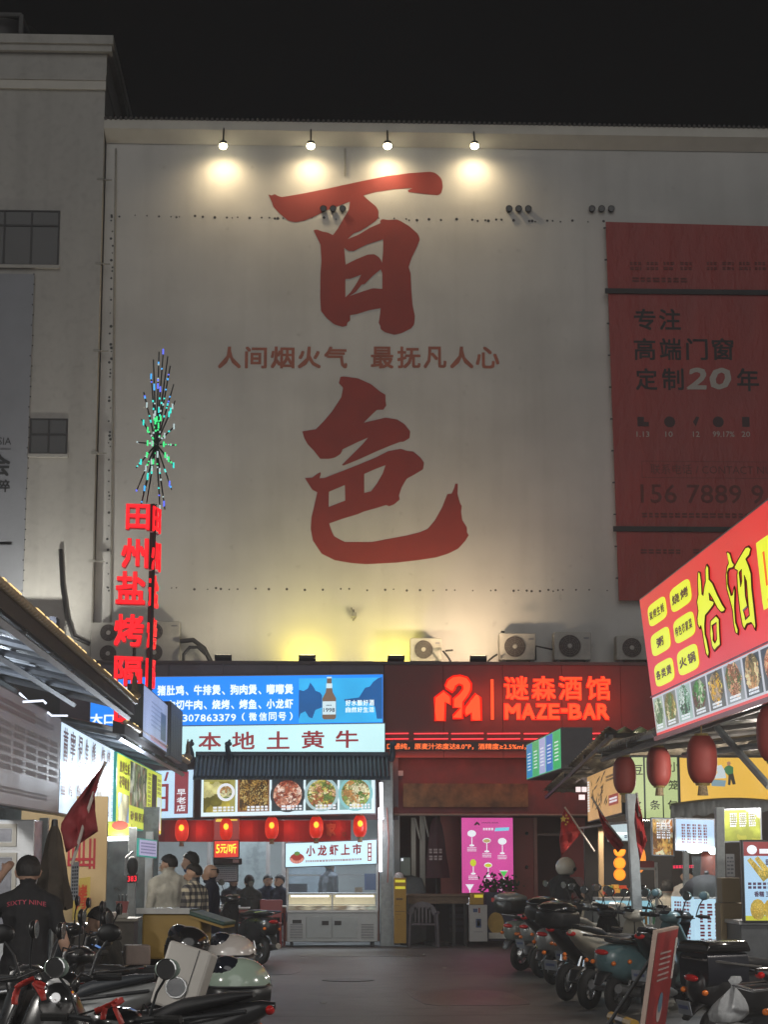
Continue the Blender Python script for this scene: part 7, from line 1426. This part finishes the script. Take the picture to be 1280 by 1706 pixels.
    fc_.m(P('lips', (.22, .07, .06), .5, var=0, bump=0)).ell(hc+tr @ (V((.0575, 0, -.027))*k), (.004*k, .013*k, .0032*k), 10, 5)
    if abs(math.cos(R(face)-PI/2)) < 2: fc_.build('face_features', None, o, smooth=70)
    if not headgear:
        rn = random.Random(len(label)); hm = P('hair_%s' % (hair,), hair, .6, var=.4, scale=60, bump=.6, stretch=(1, 1, .2)); h = MB(); n, m_ = 26, 14; rs_ = []
        for j in range(m_+1):
            ph = -.42+(PI/2+.42)*j/m_ if not bald else -.4+.75*j/m_; ring = []
            for i in range(n):
                a = 2*PI*i/n; fr_ = math.cos(a); cut = .38 if fr_ > .25 else (-.42 if fr_ < -.3 else (.12 if fr_ > -.05 else -.12)); a = a if not bald else R(100)+R(160)*i/n; cut = cut if not bald else -.3
                pe = max(ph, cut if not bald else (.25 if fr_ > -.2 else -.2)); rr = (.0555 if not bald else .0535)*(1+rn.uniform(-.03, .10 if not bald else .01)*(.4+.6*max(0, math.sin(ph)))); ring.append(hc+tr @ (V((-.006+rr*1.08*math.cos(pe)*math.cos(a), rr*.93*math.cos(pe)*math.sin(a), .019+rr*1.05*math.sin(pe)))*k))
            rs_.append(ring)
        h.rings(rs_, cap=not bald).build('hair', hm, o, smooth=70)
    elif headgear == 'helmet':
        MB().ell(hc+V((0, 0, .012*k)), (.082*k, .072*k, .078*k), 22, 12, zmin=-.7).build('helmet_shell', P('helmet_cream', (.62, .58, .5), .2, var=.05, bump=0, coat=1), o, smooth=80)
        MB().ell(hc+tr @ V((.018*k, 0, .0)), (.074*k, .071*k, .035*k), 18, 8, zmin=-.6, zmax=.6).build('helmet_visor', MATS['visor_dark'], o, smooth=80)
    o.location = (x, y, 0); o.rotation_euler = (0, 0, R(face)); return o, bo, J, hc
def feetless(u, Y): return at(u, 1500, Y).x
# four men standing by the stalls
person('man in a loose white long sleeved shirt seen from behind, beside the pale post', feetless(280, 25.5), 25.5, 115, 1.69, shirt=(.55, .54, .48), pants=(.25, .24, .2), turn=48, bulk=1.2)
person('taller man in a blue jacket behind the man in white', feetless(318, 27.2), 27.2, 172, 1.73, shirt=(.02, .06, .16), turn=-6)
pm = P('plaid_shirt', (.16, .15, .13), .85, var=0, bump=.2); n = pm.node_tree.nodes; L = pm.node_tree.links; tc = n.new('ShaderNodeTexCoord'); mix = n.new('ShaderNodeMix'); mix.data_type = 'RGBA'; mix.blend_type = 'MULTIPLY'; mix.inputs[0].default_value = 1
for i, ax in enumerate(('Y', 'Z')):
    wv = n.new('ShaderNodeTexWave'); wv.bands_direction = ax; wv.inputs['Scale'].default_value = 3.6; wv.inputs['Distortion'].default_value = .4; r = n.new('ShaderNodeValToRGB'); r.color_ramp.elements[0].position = .45; r.color_ramp.elements[1].position = .6; r.color_ramp.elements[0].color = (.22, .22, .24, 1); r.color_ramp.elements[1].color = (.8, .76, .66, 1)
    L.new(tc.outputs['Object'], wv.inputs[0]); L.new(wv.outputs[0], r.inputs[0]); L.new(r.outputs[0], mix.inputs[6+i])
L.new(mix.outputs[2], n['Principled BSDF'].inputs['Base Color'])
person('man in a black and cream plaid shirt standing with his back half turned', feetless(323, 24.8), 24.8, 150, 1.58, shirt_mat=pm, turn=34)
person('balding man in a dark shirt standing at the right of the group', feetless(352, 25.6), 25.6, 172, 1.575, shirt=(.015, .017, .035), bald=True, turn=0, pants=(.2, .24, .28))
# man in black at the left
o_, bo, J, hc = person('man in a black T-shirt with red lettering on his back at the far left', feetless(45, 15.6), 15.6, 96, 1.66, shirt=(.010, .010, .012), sleeves='short', vox=.011, arms={1: ((-.0, .235, -.04), (.10, .12, .12)), -1: ((-.02, -.175, -.19), (.03, -.225, -.335))}, turn=8, pants=(.04, .04, .045), skin=(.46, .28, .2))
dg = bpy.context.evaluated_depsgraph_get(); bv = BVHTree.FromPolygons([v.co for v in bo.data.vertices], [tuple(p.vertices) for p in bo.data.polygons])
vs, fs = text_geo('SIXTY NINE', 0, 0); ax, bx_ = min(v[0] for v in vs), max(v[0] for v in vs); out = []
zt = J['sho'].z-.035
for v in vs:
    yy = .15-(v[0]-ax)/(bx_-ax)*.30; zz = zt+v[1]*.050-.02*(yy/.15)**2; h = bv.ray_cast(V((-.6, yy, zz)), V((1, 0, 0))); out.append((h[0].x-.004, yy, zz) if h[0] else (-.1, yy, zz))
MB().add([V(q) for q in out], fs).build('shirt_lettering', P('tee_print', (.5, .06, .10), .6, var=0, bump=0), o_)
# crouching man
person('dark haired man crouching between the scooters in a dark jacket', feetless(196, 16.8), 16.8, 165, 1.7, pose='crouch', seat_z=.36, shirt=(.03, .032, .03), lean=12, turn=10, tilt=8)
# diners and staff
for (u, Y_, f, sh, l_, t) in ((388, 39.3, -60, (.02, .02, .025), 'diner in black leaning over the table left of the group', 10), (415, 38.0, 110, (.025, .03, .03), 'diner in a dark top seated with his back to the street', 0), (446, 39.4, -75, (.02, .03, .07), 'diner in a navy top facing the street across the table', 0), (466, 39.2, -140, (.015, .02, .04), 'diner in a dark cap like haircut seated beside the display fridge', 0)):
    person(l_, feetless(u, Y_), Y_, f, 1.68, pose='sit', shirt=sh, turn=t, vox=.016)
person('cook in a grey apron standing behind the display fridge', feetless(548, 40.0), 40.0, 40, 1.62, shirt=(.13, .15, .18), vox=.016)
person('helmeted rider in black sitting on the silver scooter by the bar', RX-.15*math.cos(R(38)), RY-.15*math.sin(R(38)), 38, 1.72, pose='ride', seat_z=.76, shirt=(.012, .012, .014), headgear='helmet', lean=14, arms={1: ((.10, .16, -.14), (.22, .17, -.17)), -1: ((.10, -.16, -.14), (.22, -.17, -.17))}, vox=.014)
person('woman with dark hair in a cream top seated beyond the juice stall', feetless(984, 28.8), 28.8, 160, 1.6, pose='sit', shirt=(.35, .3, .22), vox=.016)
person('customer in a cream top seen from behind at the snack stall', feetless(1112, 27.5), 27.5, 70, 1.6, pose='sit', shirt=(.45, .40, .32), vox=.016, seat_z=.5)
person('vendor in a pale apron facing the street in the snack stall', feetless(1146, 28), 28, -110, 1.5, shirt=(.5, .46, .42), vox=.016)
# ================================================================ thin haze added to grey the scene like glare
hz = MB().box(-24, 30, -2, 52, -1, 26).build('haze'); tag(hz, kind='stuff'); hz.visible_shadow = True
hm = bpy.data.materials.new('haze_air'); hm.use_nodes = True; hm.node_tree.nodes.clear(); out_ = hm.node_tree.nodes.new('ShaderNodeOutputMaterial'); pv = hm.node_tree.nodes.new('ShaderNodeVolumePrincipled'); pv.inputs['Density'].default_value = .0028; pv.inputs['Color'].default_value = (.9, .9, .92, 1); pv.inputs['Anisotropy'].default_value = .3
hm.node_tree.links.new(pv.outputs[0], out_.inputs['Volume']); hz.data.materials.append(hm)
